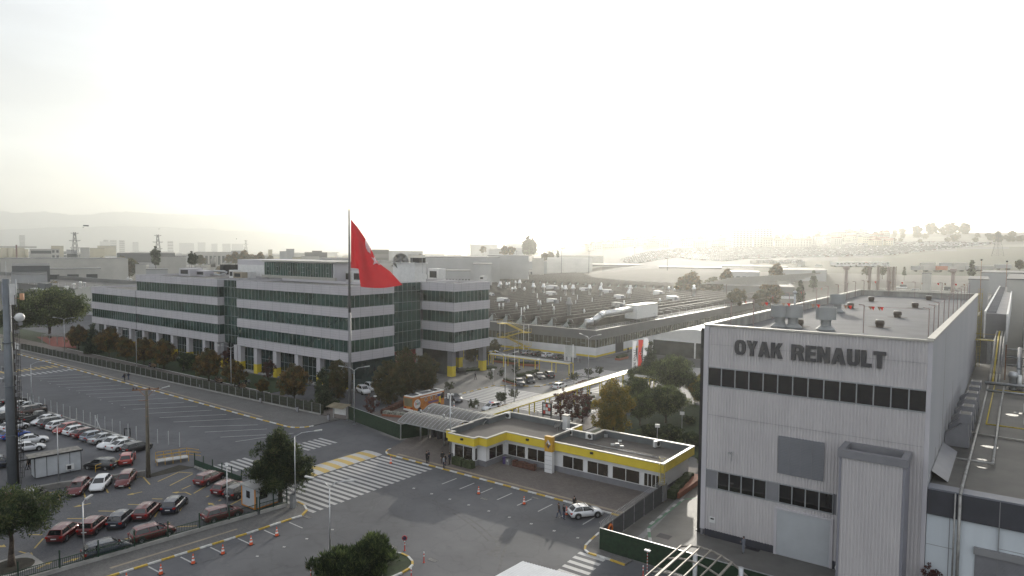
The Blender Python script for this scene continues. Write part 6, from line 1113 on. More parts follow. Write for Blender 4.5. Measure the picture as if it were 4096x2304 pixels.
def tree_proto(key, shape, h0, h1, r, trunk, trunk_r, mats, nclump, per, size, seed, up=0.0, spike=False, aspect=0.45, name='tree', limbs=6, flat=1.0, cr=1.0):
    rs = np.random.default_rng(seed); P, Q = crown_pts(shape, h0, h1, r, nclump, rs); t = thing(name, 'x', 'tree'); me = leaves(P, [q * cr for q in Q], per, size, mats, rs, aspect, up, flat, spike)
    link('crown', me, t); s = MB(); rg = random.Random(seed); top = h0 + (h1 - h0) * (0.5 if shape in ('round', 'umbrella', 'oval') else 0.9); k = 4; pts = [Vector((rg.uniform(-.1, .1) * r * i / k * 0.5, rg.uniform(-.1, .1) * r * i / k * 0.5, top * i / k)) for i in range(k + 1)]
    for i in range(k): s.tube(pts[i], pts[i + 1], trunk_r * (1.25 if i == 0 else 1 - 0.75 * i / k), trunk_r * (1 - 0.75 * (i + 1) / k),8)
    for i in range(limbs):
        a = rg.uniform(0,6.28); z = h0 * 0.9 + (top - h0 * 0.9) * rg.uniform(0.0,0.8); b = pts[min(k - 1, int(z / top * k))]; q = P[rg.randrange(len(P))]; s.tube((b.x, b.y, z),(q[0] * 0.85, q[1] * 0.85, max(z + 0.2, q[2])), trunk_r * 0.35, trunk_r * 0.1,6)
    s.build('trunk', bark, t); return t
usedT = set()
def tree(key, p, label, sc_=1.0, rz=None, group=None, cat='tree', z=0.0, **kw):
    if key not in TREES: TREES[key] = tree_proto(key, **kw)
    o = TREES[key] if key not in usedT else dup(TREES[key]); usedT.add(key)
    o.location = (p[0], p[1], p[2] if len(p) > 2 else z); o.rotation_euler = (0,0, random.Random(int(p[0] * 31 + p[1] * 17)).uniform(0,6.28) if rz is None else rz); o.scale = (sc_,) * 3 if not isinstance(sc_, tuple) else sc_
    o['label'] = label; o['category'] = cat
    if group: o['group'] = group
    elif 'group' in o: del o['group']
    return o
# foreground pines
b = at(*c2(235,735)); tree('pine_a', b, 'big dense dark pine in the foreground beside the white booth', shape='pine', h0=2.0, h1=9.0, r=3.35, trunk=1, trunk_r=0.24, mats=LM['pine'], nclump=300, per=130, size=0.27, seed=11, up=0.5, spike=True, aspect=0.3, name='pine_tree', limbs=16)
b = at(46,2268); tree('pine_b', b, 'pine with a bare rough trunk cut by the left picture edge', shape='umbrella', h0=3.1, h1=6.9, r=3.7, trunk=1, trunk_r=0.3, mats=LM['pine'], nclump=170, per=130, size=0.27, seed=12, up=0.3, spike=True, aspect=0.28, name='pine_tree', limbs=14, cr=1.15)
s = MB(); s.lathe([(1.9,0.06),(1.3,0.14),(0.01,0.14)], 18); o = s.build('tree_pit', [mat('dark_soil', (0.025,0.022,0.015),0.95)], None, (b.x, b.y, 0)); o['kind'] = 'structure'
s = MB(); q = at(*c1(205,1370)); s.box(b.x - 2.2, b.x + 2.0, b.y - 2.1, b.y + 2.1,0.01,0.07); o = s.build('tree_pit_slab', conc); o['kind'] = 'structure'
# the two spiky bushes of the island
for i, (q, r, h, lab) in enumerate(((c2(810,1470),2.0,2.5, 'spiky dark green juniper bush around the double lamp post, nearer of two'),(c2(1115,1380),1.75,3.0, 'spiky dark green juniper bush beside the island lawn, farther of two'))):
    p = at(*q); tree('bush%d' % i, p, lab, cat='bush', shape='ball', h0=-0.6, h1=h, r=r, trunk=1, trunk_r=0.12, mats=LM['bush'], nclump=240, per=70, size=0.45, seed=21 + i, up=1.3, spike=True, aspect=0.13, name='juniper_bush', limbs=4)
# autumn trees behind the office fence
AUT = dict(shape='oval', h0=1.2, h1=5.7, r=2.2, trunk=1, trunk_r=0.12, mats=LM['autumn'], nclump=170, per=65, size=0.22, seed=31, name='autumn_tree', limbs=9)
G_A = 'autumn trees behind the office fence'
for q, w_, lab in ((c5(760,720),180, 'brown autumn tree farthest along the office fence, beside the bluish conifer'),(c5(1055,790),215, 'brown autumn tree just right of the bluish conifer behind the fence'),(c5(1230,830),170, 'brown autumn tree behind the torn sun sail'),(c5(1392,870),200, 'brown autumn tree left of the lamp post behind the fence'),(c5(1583,910),220, 'brown autumn tree with a white-topped lamp in front of it'),(c5(2018,1025),240, 'rust-brown autumn tree right of the round dark bush'),(c5(2268,1085),200, 'rust-brown autumn tree by the lamp post before the ground floor'),(c6(65,1145),110, 'small orange-brown autumn tree near the middle of the fence'),(c6(372,1215),270, 'big brown autumn tree in front of the ground floor columns')):
    p = at(q[0], q[1], 0.1); D = (Vector(p) - Vector((0,0, CAMH))).dot(FW); r = w_ / 2.415 * D / FPX / 2; tree('aut', p, lab, r / 2.2, group=G_A, **AUT)
CON = dict(shape='cone', h0=0.4, h1=9.2, r=2.5, trunk=1, trunk_r=0.2, mats=LM['fir'], nclump=300, per=45, size=0.26, seed=41, up=-0.2, name='conifer_tree', limbs=10)
p = at(*c5(900,760)); tree('conA', p, 'dark bluish conifer at the far end of the office fence', **CON); p = at(*c6(655,1290)); tree('conA', p, 'dark conifer before the office ground floor close to the flagpole', 0.9)
for q, lab, sc_ in ((c6(790,1190), 'dark leafy tree just left of the flagpole before the office', 0.95),(c6(1275,1245), 'brown-green tree beside the orange bus, left of three', 1.05),(c6(1440,1160), 'brown-green tree between bus and office recess, middle of three', 1.2),(c6(1630,1130), 'brown-green tree above the orange bus, right of three', 1.0)):
    p = at(q[0], q[1], 0.1); tree('mix', p, lab, sc_, shape='oval', h0=0.5, h1=8.3, r=2.6, trunk=1, trunk_r=0.16, mats=LM['mixed'], nclump=240, per=60, size=0.24, seed=51, name='leafy_tree', limbs=10)
for q, lab, sc_ in ((c6(120,1010), 'small dark purple tree before an office column left of the big brown tree', 1.0),(c5(2190,900), 'small dark purple tree before the office stair glazing', 1.05),(c6(1110,1370), 'narrow dark red tree beside the turf fence', 0.85)):
    p = at(q[0], q[1], 0.1); tree('redt', p, lab, sc_, shape='oval', h0=0.7, h1=5.3, r=1.35, trunk=1, trunk_r=0.09, mats=LM['red'], nclump=70, per=55, size=0.15, seed=61, name='purple_tree', limbs=7)
G_R = 'purple-leaved trees by the long walkway'
for q, lab, sc_ in ((c7(470,1400), 'purple-leaved tree by the long walkway, left of three', 1.05),(c7(580,1410), 'purple-leaved tree by the long walkway, middle of three', 1.0),(c7(680,1420), 'purple-leaved tree by the long walkway, right of three', 1.1)):
    p = at(q[0], q[1], 0.1); tree('redt', p, lab, sc_ * 1.08, group=G_R)
p = at(*c5(1815,925)); tree('ballb', p, 'round clipped dark bush on a short trunk behind the office fence', 1.0, cat='bush', shape='ball', h0=0.6, h1=4.4, r=2.2, trunk=1, trunk_r=0.1, mats=LM['bush'], nclump=170, per=60, size=0.2, seed=71, name='round_bush', limbs=5)
# big umbrella pine at the far left and those behind the gatehouse
UM = dict(shape='umbrella', h0=1.3, h1=8.6, r=4.9, trunk=1, trunk_r=0.25, mats=LM['umb'], nclump=420, per=75, size=0.30, seed=81, up=0.7, spike=True, aspect=0.45, name='umbrella_pine', limbs=14)
p = at(*c5(480,610)); tree('umb', p, 'huge domed dark tree at the far left end of the office', (2.05,2.05,1.85), **UM)
p = at(*c5(160,590)); tree('umb', p, 'dark tree behind the telecom mast at the far left', 1.1)
G_U = 'umbrella pines behind the gatehouse'
for q, lab, sc_ in (((2663,1692), 'umbrella pine right behind the gatehouse roof, fullest crown', (0.66,0.66,0.74)),((2690,1600), 'tall umbrella pine behind the other pines before the white tent', (0.80,0.80,1.0)),((2548,1620), 'umbrella pine behind the yellow autumn tree, right of its top', (0.48,0.48,0.62)),((2560,1700), 'low umbrella pine beside the yellow autumn tree', (0.5,0.5,0.6)),((2850,1660), 'umbrella pine half hidden behind the hall corner', (0.66,0.66,0.85)),((2560,1545), 'umbrella pine at the foot of the banner flags', (0.5,0.5,0.5)),((2790,1600), 'umbrella pine between the tall one and the hall corner', (0.45,0.45,0.55))):
    tree('umb', at(*q), lab, sc_, group=G_U)
for q, sc_, lab in (((2600,1752),0.75, 'dark round shrub under the pines, left of three over the roof edge'),((2680,1768),0.85, 'dark round shrub under the pines, middle of three over the roof edge'),((2760,1790),0.75, 'dark round shrub under the pines, right of three over the roof edge'),((2757,1700),0.5, 'small clipped ball tree on the garden lawn near the hall')): tree('ballb', at(*q), lab, (sc_, sc_, sc_ * 0.7), cat='shrub')
p = at(2452,1738); tree('yel', p, 'tall yellow autumn tree behind the gatehouse', (0.88,0.88,1.05), shape='oval', h0=0.5, h1=8.9, r=3.2, trunk=1, trunk_r=0.16, mats=LM['yellow'], nclump=330, per=70, size=0.24, seed=91, name='yellow_tree', limbs=12)
p = at(2800,1610); tree('yel', p, 'yellow-green tree between the tent and the hall corner', 0.62)
p = at(*k4(1345,275)); tree('conB', p, 'broad dark green conifer at the factory front', 1.0, shape='cone', h0=1.4, h1=9.4, r=2.7, trunk=1, trunk_r=0.16, mats=LM['fir'], nclump=260, per=50, size=0.24, seed=42, up=-0.25, name='conifer_tree', limbs=10)
p = at(2600,1540); tree('conB', p, 'dark conifer just right of the three banner flags', 1.05); p = at(2790,1880,0); tree('ballb', (p.x + 0.2, p.y + 2,0), 'clipped round bush beside the hall\'s corner on the side lawn', 0.42, cat='bush')
for q, lab, sc_ in ((k6(560,1240), 'dark tree beside the walkway behind the office wing column', 0.9),(k6(350,1230), 'brown tree seen between the office wing columns', 0.9),(k6(740,1110), 'small tree in front of the yellow escape stair', 0.75)): tree('mix', at(*q), lab, sc_ * 0.75)
for q, lab in ((c7(740,1060 - 60), 'round olive shrub in the walkway planter, nearest the plaza'),(c7(598,1050), 'olive shrub second along the walkway planter'),(c7(840,985), 'olive shrub farthest along the walkway planter'),(c6(1865,1145), 'small round olive tree behind the orange bus'),(c6(2105,1330), 'small round olive tree beside the police car'),(c6(2370,1260), 'olive shrub by the tall lamp mast'),(k4(440,1060), 'olive shrub under the thin flagless pole'),(k4(215,1120), 'olive shrub at the crosswalk edge')):
    tree('oliv', at(*q), lab, 1.0, cat='shrub', group='olive shrubs along the inner road', shape='round', h0=0.7, h1=2.6, r=1.0, trunk=1, trunk_r=0.05, mats=LM['olive'], nclump=45, per=40, size=0.13, seed=95, name='olive_shrub', limbs=5)
for q, lab, sc_ in ((k4(465,600), 'small dark cypress in the plaza bed, tallest of three', 1.1),(k4(225,650), 'small dark cypress in the plaza bed, middle one', 0.8),(k4(45,700), 'small dark cypress in the plaza bed nearest the office', 0.9),(c7(735,1330), 'dark spiral-cut cypress beside the purple trees', 1.5),(k4(440,320), 'tiny cypress beside the yellow escape stair', 0.6)):
    tree('cyp', at(*q), lab, sc_, cat='shrub', shape='column', h0=0.1, h1=3.0, r=0.75, trunk=1, trunk_r=0.06, mats=LM['fir'], nclump=60, per=40, size=0.13, seed=96, name='cypress', limbs=3)
for q, lab, sc_, key in (((3590,2320), 'small young fir at the foot of the hall annex', 0.42, 'conB'),((3530,2330), 'tiny young fir left of the other by the hall annex', 0.28, 'conB')): tree(key, at(*q), lab, sc_)
tree('redt', at(3720,2390), 'small rust-red shrub by the white workshop wall', 0.6, cat='shrub')
# hedges and flower beds
hedge = mat('clipped_hedge', (0.03,0.042,0.014),0.95, var=0.5, scale=3.0, bump=0.7, bscale=18); hred = mat('red_hedge', (0.075,0.03,0.02),0.95, var=0.5, scale=3.0, bump=0.7, bscale=18); hsil = mat('silver_shrub', (0.20,0.20,0.17),0.95, var=0.6, scale=4.0, bump=0.7, bscale=18)
def hedge_run(a, b, w_, h, m, label, box=None, z=0.05):
    a, b = Vector((*P2(a), z)), Vector((*P2(b), z)); L = (b - a).length; rz = math.atan2(b.y - a.y, b.x - a.x); t = thing('hedge', label, 'hedge', a, rz)
    s = MB(); k = max(2, int(L / 0.35)); rg = random.Random(int(L * 10))
    for i in range(k): x = L * (i + 0.5) / k; s.box(x - 0.21, x + 0.21,-w_ / 2 * rg.uniform(.85,1.1), w_ / 2 * rg.uniform(.85,1.1),0.1, h * rg.uniform(.85,1.08),0, rg.uniform(-.15, .15))
    s.build('hedge_body', m, t)
    if box: s = MB(); s.box(-0.15, L + 0.15,-w_ / 2 - 0.15, w_ / 2 + 0.15,0, box); s.build('planter_box', brick_t, t)
for a, b, w_, h, m, lab, bx in ((c6(1225,1350), c6(1420,1262),1.0,0.9, hred, 'reddish hedge behind the orange bus', 0),(c6(1240,1360), c6(1490,1385),1.1,0.9, hsil, 'silvery shrub row in front of the orange bus', 0.45),(k3(960,1115), k3(1235,1190),0.9,1.1, hedge, 'clipped hedge under the gatehouse window', 0),(k3(1830,1140), k3(2140,1215),0.8,0.8, hred, 'reddish planting under the gatehouse windows', 0),(c3(1530,720), c3(1710,530),1.0,1.2, hedge, 'hedge in the brick planter beside the gatehouse', 0),(k4(520,990 - 190), k4(290,730),0.9,0.8, hedge, 'long low hedge in the plaza bed before the black cars', 0.4),(k4(500,660), k4(820,590),0.9,0.8, hedge, 'low hedge along the end of the plaza bed', 0.0),(k4(1260,960), k4(1450,880),1.0,1.2, hred, 'red hedge in a planter along the long walkway, nearer run', 0.4),(k4(1490,850), k4(1640,790),1.0,1.2, hred, 'red hedge in a planter along the long walkway, middle run', 0.4),(k4(1680,790), k4(1850,730),1.0,1.1, hedge, 'green hedge in a planter along the long walkway, far run', 0.4),(k4(130,410), k4(465,450),1.0,1.1, hedge, 'hedge in a long brick planter behind the plaza walkway', 0.6),(k4(530,465), k4(840,480),1.0,1.1, hedge, 'hedge in a brick planter near the factory cars', 0.6),(c7(1020,825), c7(1100,805),1.2,1.2, hedge, 'shrub in a brick planter at the factory gate', 0.6),(k4(200,1240), k4(440,1190),1.0,1.1, hred, 'red hedge behind the gatehouse roof edge', 0),(k6(140,1400), k6(740,1340),2.5,0.6, hedge, 'low clipped hedge bed beside the plaza letters', 0),(k4(1400,1330), k4(1620,1250),1.0,0.6, hedge, 'low hedge before the purple trees', 0)): hedge_run(a, b, w_, h, m, lab, bx)
# ------------------------------------------------------------------ lamps, poles, mast, flags, cones
lampw = mat('lamp_head', (0.40,0.41,0.41),0.4,0.3, var=0)
def lamp_arms(t, h, arms, reach, rise, az):
    for k in range(arms):
        a = az + 2 * math.pi * k / arms if arms != 1 else az; d = Vector((math.cos(a), math.sin(a),0)); s = MB(); p0 = Vector((0,0, h - 0.1)); p1 = p0 + d * reach * 0.35 + Vector((0,0, rise * 0.7)); p2 = p0 + d * reach + Vector((0,0, rise)); s.path([p0, p1, p2], 0.04,6); s.build('lamp_arm', galv, t)
        s = MB(); q = p2 + d * 0.35; s.beam(p2 - d * 0.1, p2 + d * 0.75 + Vector((0,0,0.12)),0.28,0.12); s.build('lamp_head', lampw, t)
def street_lamp(p, h, arms, reach, rise, az, label, group=None, r=0.085, z=0.0):
    t = thing('street_lamp', label, 'street lamp', (p[0], p[1], z),0, group); s = MB(); s.tube((0,0,0),(0,0, h), r, r * 0.55,10); s.box(-0.2,0.2,-0.2,0.2,0,0.03); s.build('pole', galv, t); lamp_arms(t, h, arms, reach, rise, az); return t
def hgt(base, top): b = at(*base); D = (b - Vector((0,0, CAMH))).dot(FW); return (base[1] - top[1]) * D / FPX
V0 = YAW   # direction of the picture plane
b = at(*c2(712,1375)); street_lamp(b, hgt(c2(712,1375), c2(695,575)),2,1.75,0.75, V0 + R(-12), 'tall double-armed street lamp rising from the juniper bush')
b = at(*c1(808,1310)); t = street_lamp(b, hgt(c1(808,1310), c1(772,730)),1,0.5,0.25, R(120), 'slim lamp post with one square head at the green fence, nearest the camera'); b = at(*c1(2185,910)); street_lamp(b, hgt(c1(2185,910), c1(2165,420)),1,0.5,0.3, R(150), 'slim lamp post with one square head at the green fence near the booth')
b = at(*c1(565,570)); street_lamp(b, 7.6,1,1.2,0.5, R(60), 'tall thin lamp post standing in front of the white cabin')
b = at(*c2(378,800)); street_lamp(b, hgt(c2(378,800), c2(380,95)),1,2.4,0.7, V0, 'single-armed street lamp rising beside the big foreground pine')
for q, tp, arms, lab in ((c5(627,780), c5(617,430),2, 'double-armed street lamp at the far end of the office fence'),(c5(1322,955), c5(1315,548),2, 'double-armed street lamp before the torn sun sail'),(c5(2235,1165), c5(2226,702),2, 'double-armed street lamp before the office stair glazing')): b = at(*q); street_lamp(b, hgt(q, tp), arms, 2.3,0.55, V0, lab, 'street lamps along the office fence', z=0.1)
b = at(*c6(950,1440)); street_lamp(b, hgt(c6(950,1440), c6(940,912)),2,1.9,0.65, V0, 'double-armed street lamp right beside the tall flagpole', 'street lamps along the office fence')
q = c5(310,1280); street_lamp(at(*q), hgt(q, c5(315,860)),1,3.0,0.8, V0, 'single-armed street lamp at the wire fence near the telecom mast')
q = k4(290,1095); street_lamp(at(*q), hgt(q, k4(290,305)),3,2.0,0.8, V0 + R(20), 'three-armed lamp mast on the plaza crossing')
q = c7(735,1090); street_lamp(at(*q), hgt(q, c7(740,610)),3,2.1,0.8, V0 + R(10), 'three-armed lamp mast by the factory corner conifer')
q = k6(1133,1080); street_lamp(at(*q), hgt(q, k6(1135,700)),1,1.6,0.6, V0, 'single-armed street lamp before the yellow escape stair')
for q, tp, lab in ((k4(92,800), k4(95,530), 'small mushroom-topped path lamp in the plaza bed'),(k4(840,580), k4(845,360), 'small mushroom-topped path lamp beyond the black cars'),(k4(835,1290), k4(832,1225), 'small mushroom-topped path lamp behind the gatehouse roof'),(c6(1150,1310), c6(1150,1170), 'small mushroom-topped path lamp beside the narrow red tree'),(c5(1527,915), c5(1522,800), 'small round-topped path lamp behind the office fence'),(c6(2290,1080), c6(2288,910), 'small mushroom-topped path lamp on the plaza edge')):
    h = hgt(q, tp); b = at(*q); t = thing('path_lamp', lab, 'path lamp', b, 0, 'mushroom path lamps'); s = MB(); s.tube((0,0,0),(0,0, h),0.05,0.04,8); s.build('pole', galv, t); s = MB(); s.lathe([(0.05, h - 0.15),(0.36, h),(0.3, h + 0.1),(0.01, h + 0.14)], 14); s.build('lamp_shade', whitem, t)
# concrete utility pole
b = at(*c1(1425,500)); up = thing('utility_pole', 'tapered concrete utility pole with rusty crossarm and insulators', 'utility pole', b); h = hgt(c1(1425,500), k8(745,860)); s = MB(); s.tube((0,0,0),(0,0, h),0.29,0.16,12)
for z in (h - 1.3, h - 2.2, h - 3.4, h - 4.5): s.tube((0,0, z),(0,0, z + 0.06),0.21,0.21,10,1)
s.build('pole', [mat('weathered_concrete_pole', (0.12,0.105,0.08),0.9, var=0.3, scale=1.5, stretch=(3,3,0.4)), rusty], up); d = Vector((math.cos(V0 + R(8)), math.sin(V0 + R(8)),0)); s = MB(); A0 = Vector((0,0, h + 0.05)); s.beam(A0 - d * 1.75, A0 + d * 1.55 + Vector((0,0,0.12)),0.15,0.15); s.beam(A0 - d * 0.95, Vector((0,0, h - 0.95)),0.06,0.06); s.beam(A0 + d * 0.95, Vector((0,0, h - 0.95)),0.06,0.06); s.beam(Vector((0,0, h - 1.35)) - d * 1.0, Vector((0,0, h - 1.35)),0.06,0.06); s.build('crossarm', rusty, up)
for x in (-1.6,-1.2,0.35,1.45): s = MB(); s.lathe([(0.05,0),(0.12,0.06),(0.06,0.14),(0.11,0.2),(0.05,0.3),(0.01,0.32)], 10,0, tuple(A0 + d * x + Vector((0,0,0.06)))); s.build('insulator', mat('brown_insulator', (0.06,0.03,0.02),0.3), up)
s = MB(); q = A0 + d * 1.9 + Vector((0,0,0.2)); s.beam(A0 + d * 1.5, q, 0.05,0.05); s.beam(q, q + d * 0.9 + Vector((0,0,0.25)),0.25,0.1); s.build('lamp_head', lampw, up); s = MB(); s.path([Vector((0.22,0,0)), Vector((0.2,0, h - 0.6))], 0.03,5); s.build('cable', blackm, up)
# telecom mast at the left edge
b = at(52,1935); tm = thing('telecom_mast', 'tall grey telecom mast crowded with antennas and cables at the left edge', 'telecom mast', b); mh = 26.0; s = MB(); s.tube((0,0,0),(0,0, mh),0.62,0.42,18)
for z in (6.2,12.5,18): s.tube((0,0, z),(0,0, z + 0.08),0.66,0.66,18)
for k in range(50): z = 1 + k * 0.4; s.tube((0.2,0.35, z),(0.62,0.5, z),0.015,0.015,4)
s.build('pole', mat('mast_grey', (0.14,0.155,0.17),0.6,0.2, var=0.12, scale=0.6), tm); s = MB(); e = Vector((math.cos(V0), math.sin(V0),0)); f_ = Vector((-e.y, e.x, 0))
for o_ in (0.62,0.72,0.82,1.05): s.path([e * o_, e * (o_ * 0.93) + Vector((0,0, mh - 2))], 0.045,5)
for k in range(30): z = 0.8 + k * 0.65; s.tube(e * 0.55 + Vector((0,0, z)), e * 1.25 + Vector((0,0, z)),0.018,0.035,4); s.path([e * 1.25 + Vector((0,0, z)) - f_ * 0.3, e * 1.25 + Vector((0,0, z)) + f_ * 0.3], 0.03,4)
for o_ in (-0.3,0,0.3): s.path([e * 1.25 + f_ * o_ + Vector((0,0,0.8)), e * 1.2 + f_ * o_ + Vector((0,0, mh - 3))], 0.035,4)
s.build('cable_ladder', mat('mast_black', (0.035,0.03,0.028),0.7, var=0.3), tm)
def panel(z, w_, h, off, m=whitem): s = MB(); c = e * off + Vector((0,0, z)) - f_ * 0.1; s.beam(c, c + Vector((0,0, h)), w_, 0.22); s.beam(c + Vector((0,0, h * 0.2)), Vector((0,0, z + h * 0.2)),0.06,0.06); s.beam(c + Vector((0,0, h * 0.8)), Vector((0,0, z + h * 0.8)),0.06,0.06); s.build('panel_antenna', m, tm)
pcr = mat('antenna_cream', (0.42,0.41,0.33),0.5); panel(22.8,0.85,2.7,0.0, mat('antenna_grey', (0.24,0.26,0.29),0.5)); panel(22.8,0.6,2.6,0.78); panel(17.5,0.46,1.9,0.35, pcr); panel(17,0.40,1.6,-0.6, pcr)
for z, o_, w_ in ((20.2,1.6,0.4),(19.2,1.1,0.5),(16.6,0.9,0.5),(15.5,1.0,0.5),(13.9,0.95,0.55),(12.8,1.0,0.5),(12.1,1.05,0.55),(11.2,1.0,0.5),(13.0,-0.75,0.4),(14.5,-0.7,0.4)): s = MB(); c = e * o_ + Vector((0,0, z)); s.beam(c, c + Vector((0,0,0.42)), w_, 0.25); s.beam(c + Vector((0,0,0.2)), Vector((0,0, z + 0.2)),0.05,0.05); s.build('radio_unit', greyw, tm)
s = MB(); c = e * 1.55 + Vector((0,0,21.2)); q = (e * 0.7 - f_ * 0.7).to_track_quat('Z', 'Y'); s.lathe([(0.01,0.22),(0.4,0.16),(0.55,0.0),(0.55,-0.25),(0.01,-0.25)], 16); s.v = [tuple(q @ Vector(v) + c) for v in s.v]; s.beam(c, Vector((0,0,21.2)),0.06,0.06); s.build('dish_antenna', whitem, tm); s = MB(); s.lathe([(0.24,0),(0.24,0.8),(0.01,0.82)], 12,0, tuple(e * 1.9 + Vector((0,0,23.4)))); s.beam(e * 1.9 + Vector((0,0,23.6)), Vector((0,0,23.6)),0.06,0.06); s.build('drum_antenna', mat('drum_orange', (0.42,0.22,0.12),0.6), tm); s = MB(); s.tube((0,0, mh - 1),(0.0,0, mh + 2.2),0.03,0.02,5); s.path([e * 1.2 + Vector((0,0,22.5)), e * 1.2 + Vector((0,0,26))], 0.05,5); s.build('lightning_rod', galv, tm)
# white cabin and booth
cb = thing('site_cabin', 'white panelled site cabin with an air conditioner below the telecom mast', 'cabin', (-103.3,33.5,0)); s = MB(); s.box(0,2.3,0,5.2,0.15,2.7)
cabw = mat('cabin_white_panel', (0.40,0.42,0.44),0.6, var=0.08, scale=1)
s.build('body', cabw, cb, rz=R(-8)); s = MB(); s.box(-0.12,2.42,-0.6,5.35,2.7,2.86); s.box(2.38,2.5,-3.5,5.4,2.72,2.9,1); s.build('roof', [mat('cabin_roof_dirty', (0.20,0.19,0.17),0.8, var=0.4, scale=2), blackm], cb, rz=R(-8)); s = MB()
for y in (0.02,1.3,2.6,3.9,5.18): s.box(2.3,2.32, y - 0.03, y + 0.03,0.15,2.7)
for x in (0.1,2.2): s.box(x - 0.05, x + 0.05,-0.02,0.0,0.15,2.7)
s.build('panel_joint', blackm, cb, rz=R(-8)); s = MB(); s.box(2.34,2.7,3.4,4.3,0.5,1.15); s.box(2.70,2.712,3.5,3.95,0.58,1.08,1); s.build('air_conditioner', [whitem, blackm], cb, rz=R(-8))
bt = thing('guard_booth', 'small white booth with orange corner trim half hidden by the big pine', 'booth', (-71.8,44.3,0)); s = MB(); s.box(0,2.6,0,3.0,0.1,2.5); s.build('body', cabw, bt); s = MB(); s.box(-0.25,2.85,-0.2,3.2,2.5,2.66); s.build('roof', mat('booth_roof', (0.33,0.33,0.32),0.7, var=0.2), bt); otr = mat('orange_trim', (0.52,0.20,0.02),0.6); s = MB()
for x in (0.0,2.6): s.box(x - 0.06, x + 0.06,-0.06,0.06,0.1,2.5)
s.box(-0.03,2.63,-0.05,-0.01,0.1,0.22); s.box(2.61,2.66,0,3,0.1,0.22); s.build('corner_trim', otr, bt)
for y, z, w_ in ((1.0,1.0,0.7),): s = MB(); s.box(0.9,1.6,-0.03,0.02,1.2,2.0); s.build('window', dg, bt); s = MB(); s.box(2.58,2.64,0.6,1.6,1.1,2.1); s.build('window', dg, bt)
b = at(*c2(62,775)); s = MB(); s.lathe([(0.42,-0.16),(0.62,-0.18),(0.7,-0.1),(0.7,0.1),(0.62,0.18),(0.42,0.16),(0.42,-0.16)], 22); s.v = [(v[2], v[0], v[1] + 0.7) for v in s.v]; o = s.build('old_tyre', tyre, None, (b.x, b.y, 0.05), R(-50)); tag(o, 'big black tyre leaning upright beside the orange-trimmed booth', 'tyre')
for q, m_, lab in ((c2(355,800), galv, 'grey control cabinet at the pavement corner below the big pine'),): b = at(*q); s = MB(); s.box(-0.3,0.3,-0.22,0.22,0,1.5); s.box(-0.33,0.33,-0.25,0.25,1.5,1.56); o = s.build('control_cabinet', m_, None, (b.x, b.y, 0.12)); tag(o, lab, 'cabinet')
# cones and bollards
orange = mat('cone_orange', (0.62,0.085,0.02),0.5, var=0.08); wref = mat('reflective_white', (0.66,0.66,0.66),0.4, var=0)
def cone(p, label, z=0.0):
    if 'cone' not in TREES:
        t = thing('traffic_cone', 'x', 'traffic cone'); s = MB(); s.box(-0.24,0.24,-0.24,0.24,0,0.05); s.build('base', trimm, t); s = MB(); rr = lambda z: 0.19 - 0.155 * z / 0.95
        zs = [0.05,0.3,0.3,0.48,0.48,0.62,0.62,0.74,0.74,0.97]
        for i in range(0,10,2): s.lathe([(rr(zs[i]), zs[i]),(rr(zs[i + 1]), zs[i + 1])], 16,(i // 2) % 2)
        s.lathe([(rr(0.97),0.97),(0.01,0.98)], 16,0); s.build('cone_body', [orange, wref], t); TREES['cone'] = t; o = t
    else: o = dup(TREES['cone'])
    o.location = (p[0], p[1], z); o['label'] = label; o['group'] = 'orange traffic cones'; return o
for q, lab in ((c1(1215,1520), 'traffic cone cut by the bottom edge, nearest the camera along the painted kerb'),(c1(1545,1432), 'traffic cone second from the bottom along the painted kerb'),(c1(1855,1330), 'traffic cone third from the bottom along the painted kerb'),(c1(2140,1238), 'traffic cone fourth from the bottom along the painted kerb'),(c1(2410,1150), 'traffic cone fifth from the bottom along the painted kerb'),(c2(200,1065), 'traffic cone casting a long shadow, last along the painted kerb'),(c2(1294,370), 'traffic cone with a yellow flag on the big crosswalk'),(c2(2137,662), 'traffic cone at the second bay line before the gatehouse'),(c3(116,760), 'traffic cone at the bay line before the long gatehouse front'),(c3(524,862), 'traffic cone right beside the white hatchback'),(k3(965,300), 'traffic cone beyond the dark grey saloon near the canopy'),(k3(552,375), 'traffic cone at the corner of the vaulted canopy beside the bus')): cone(at(*q), lab)
b = at(*c2(1294,370)); s = MB(); s.add([(0,0,0.98),(0.1,0.05,1.3),(-0.12,0.02,1.26)], [(0,1,2),(2,1,0)]); s.tube((0,0,0.9),(0,0,1.3),0.015,0.015,5); o = s.build('yellow_flag', yell, None, (b.x, b.y, 0)); tag(o, 'small yellow flag stuck in the cone on the crosswalk', 'flag')
def bollard(p, label, h=1.05, sign=False):
    t = thing('flexible_post', label, 'bollard', p, 0, 'red and white flexible posts'); s = MB(); n = 7
    for i in range(n): s.tube((0,0, h * i / n),(0,0, h * (i + 1) / n),0.05,0.05,8,(1 if i in (4,6) else 0))
    s.tube((0,0,0),(0,0,0.05),0.12,0.1,10); s.build('post_shaft', [mat('post_red', (0.50,0.04,0.025),0.5), wref], t)
    if sign: s = MB(); s.lathe([(0.01,0),(0.27,0.0),(0.27,0.02),(0.01,0.02)], 18); s.v = [(v[0], v[2], v[1]) for v in s.v]; m_ = s.build('round_sign', mat('sign_red', (0.42,0.04,0.05),0.5), t, (0,-0.03, h + 0.28), YAW); s = MB(); s.lathe([(0.01,0),(0.19,0.0)], 18); s.v = [(v[0], -0.006, v[1]) for v in s.v]; s.f += [f[::-1] for f in s.f]; s.m *= 2; s.sm *= 2; s.build('sign_face', mat('sign_blue', (0.10,0.06,0.16),0.5), m_)
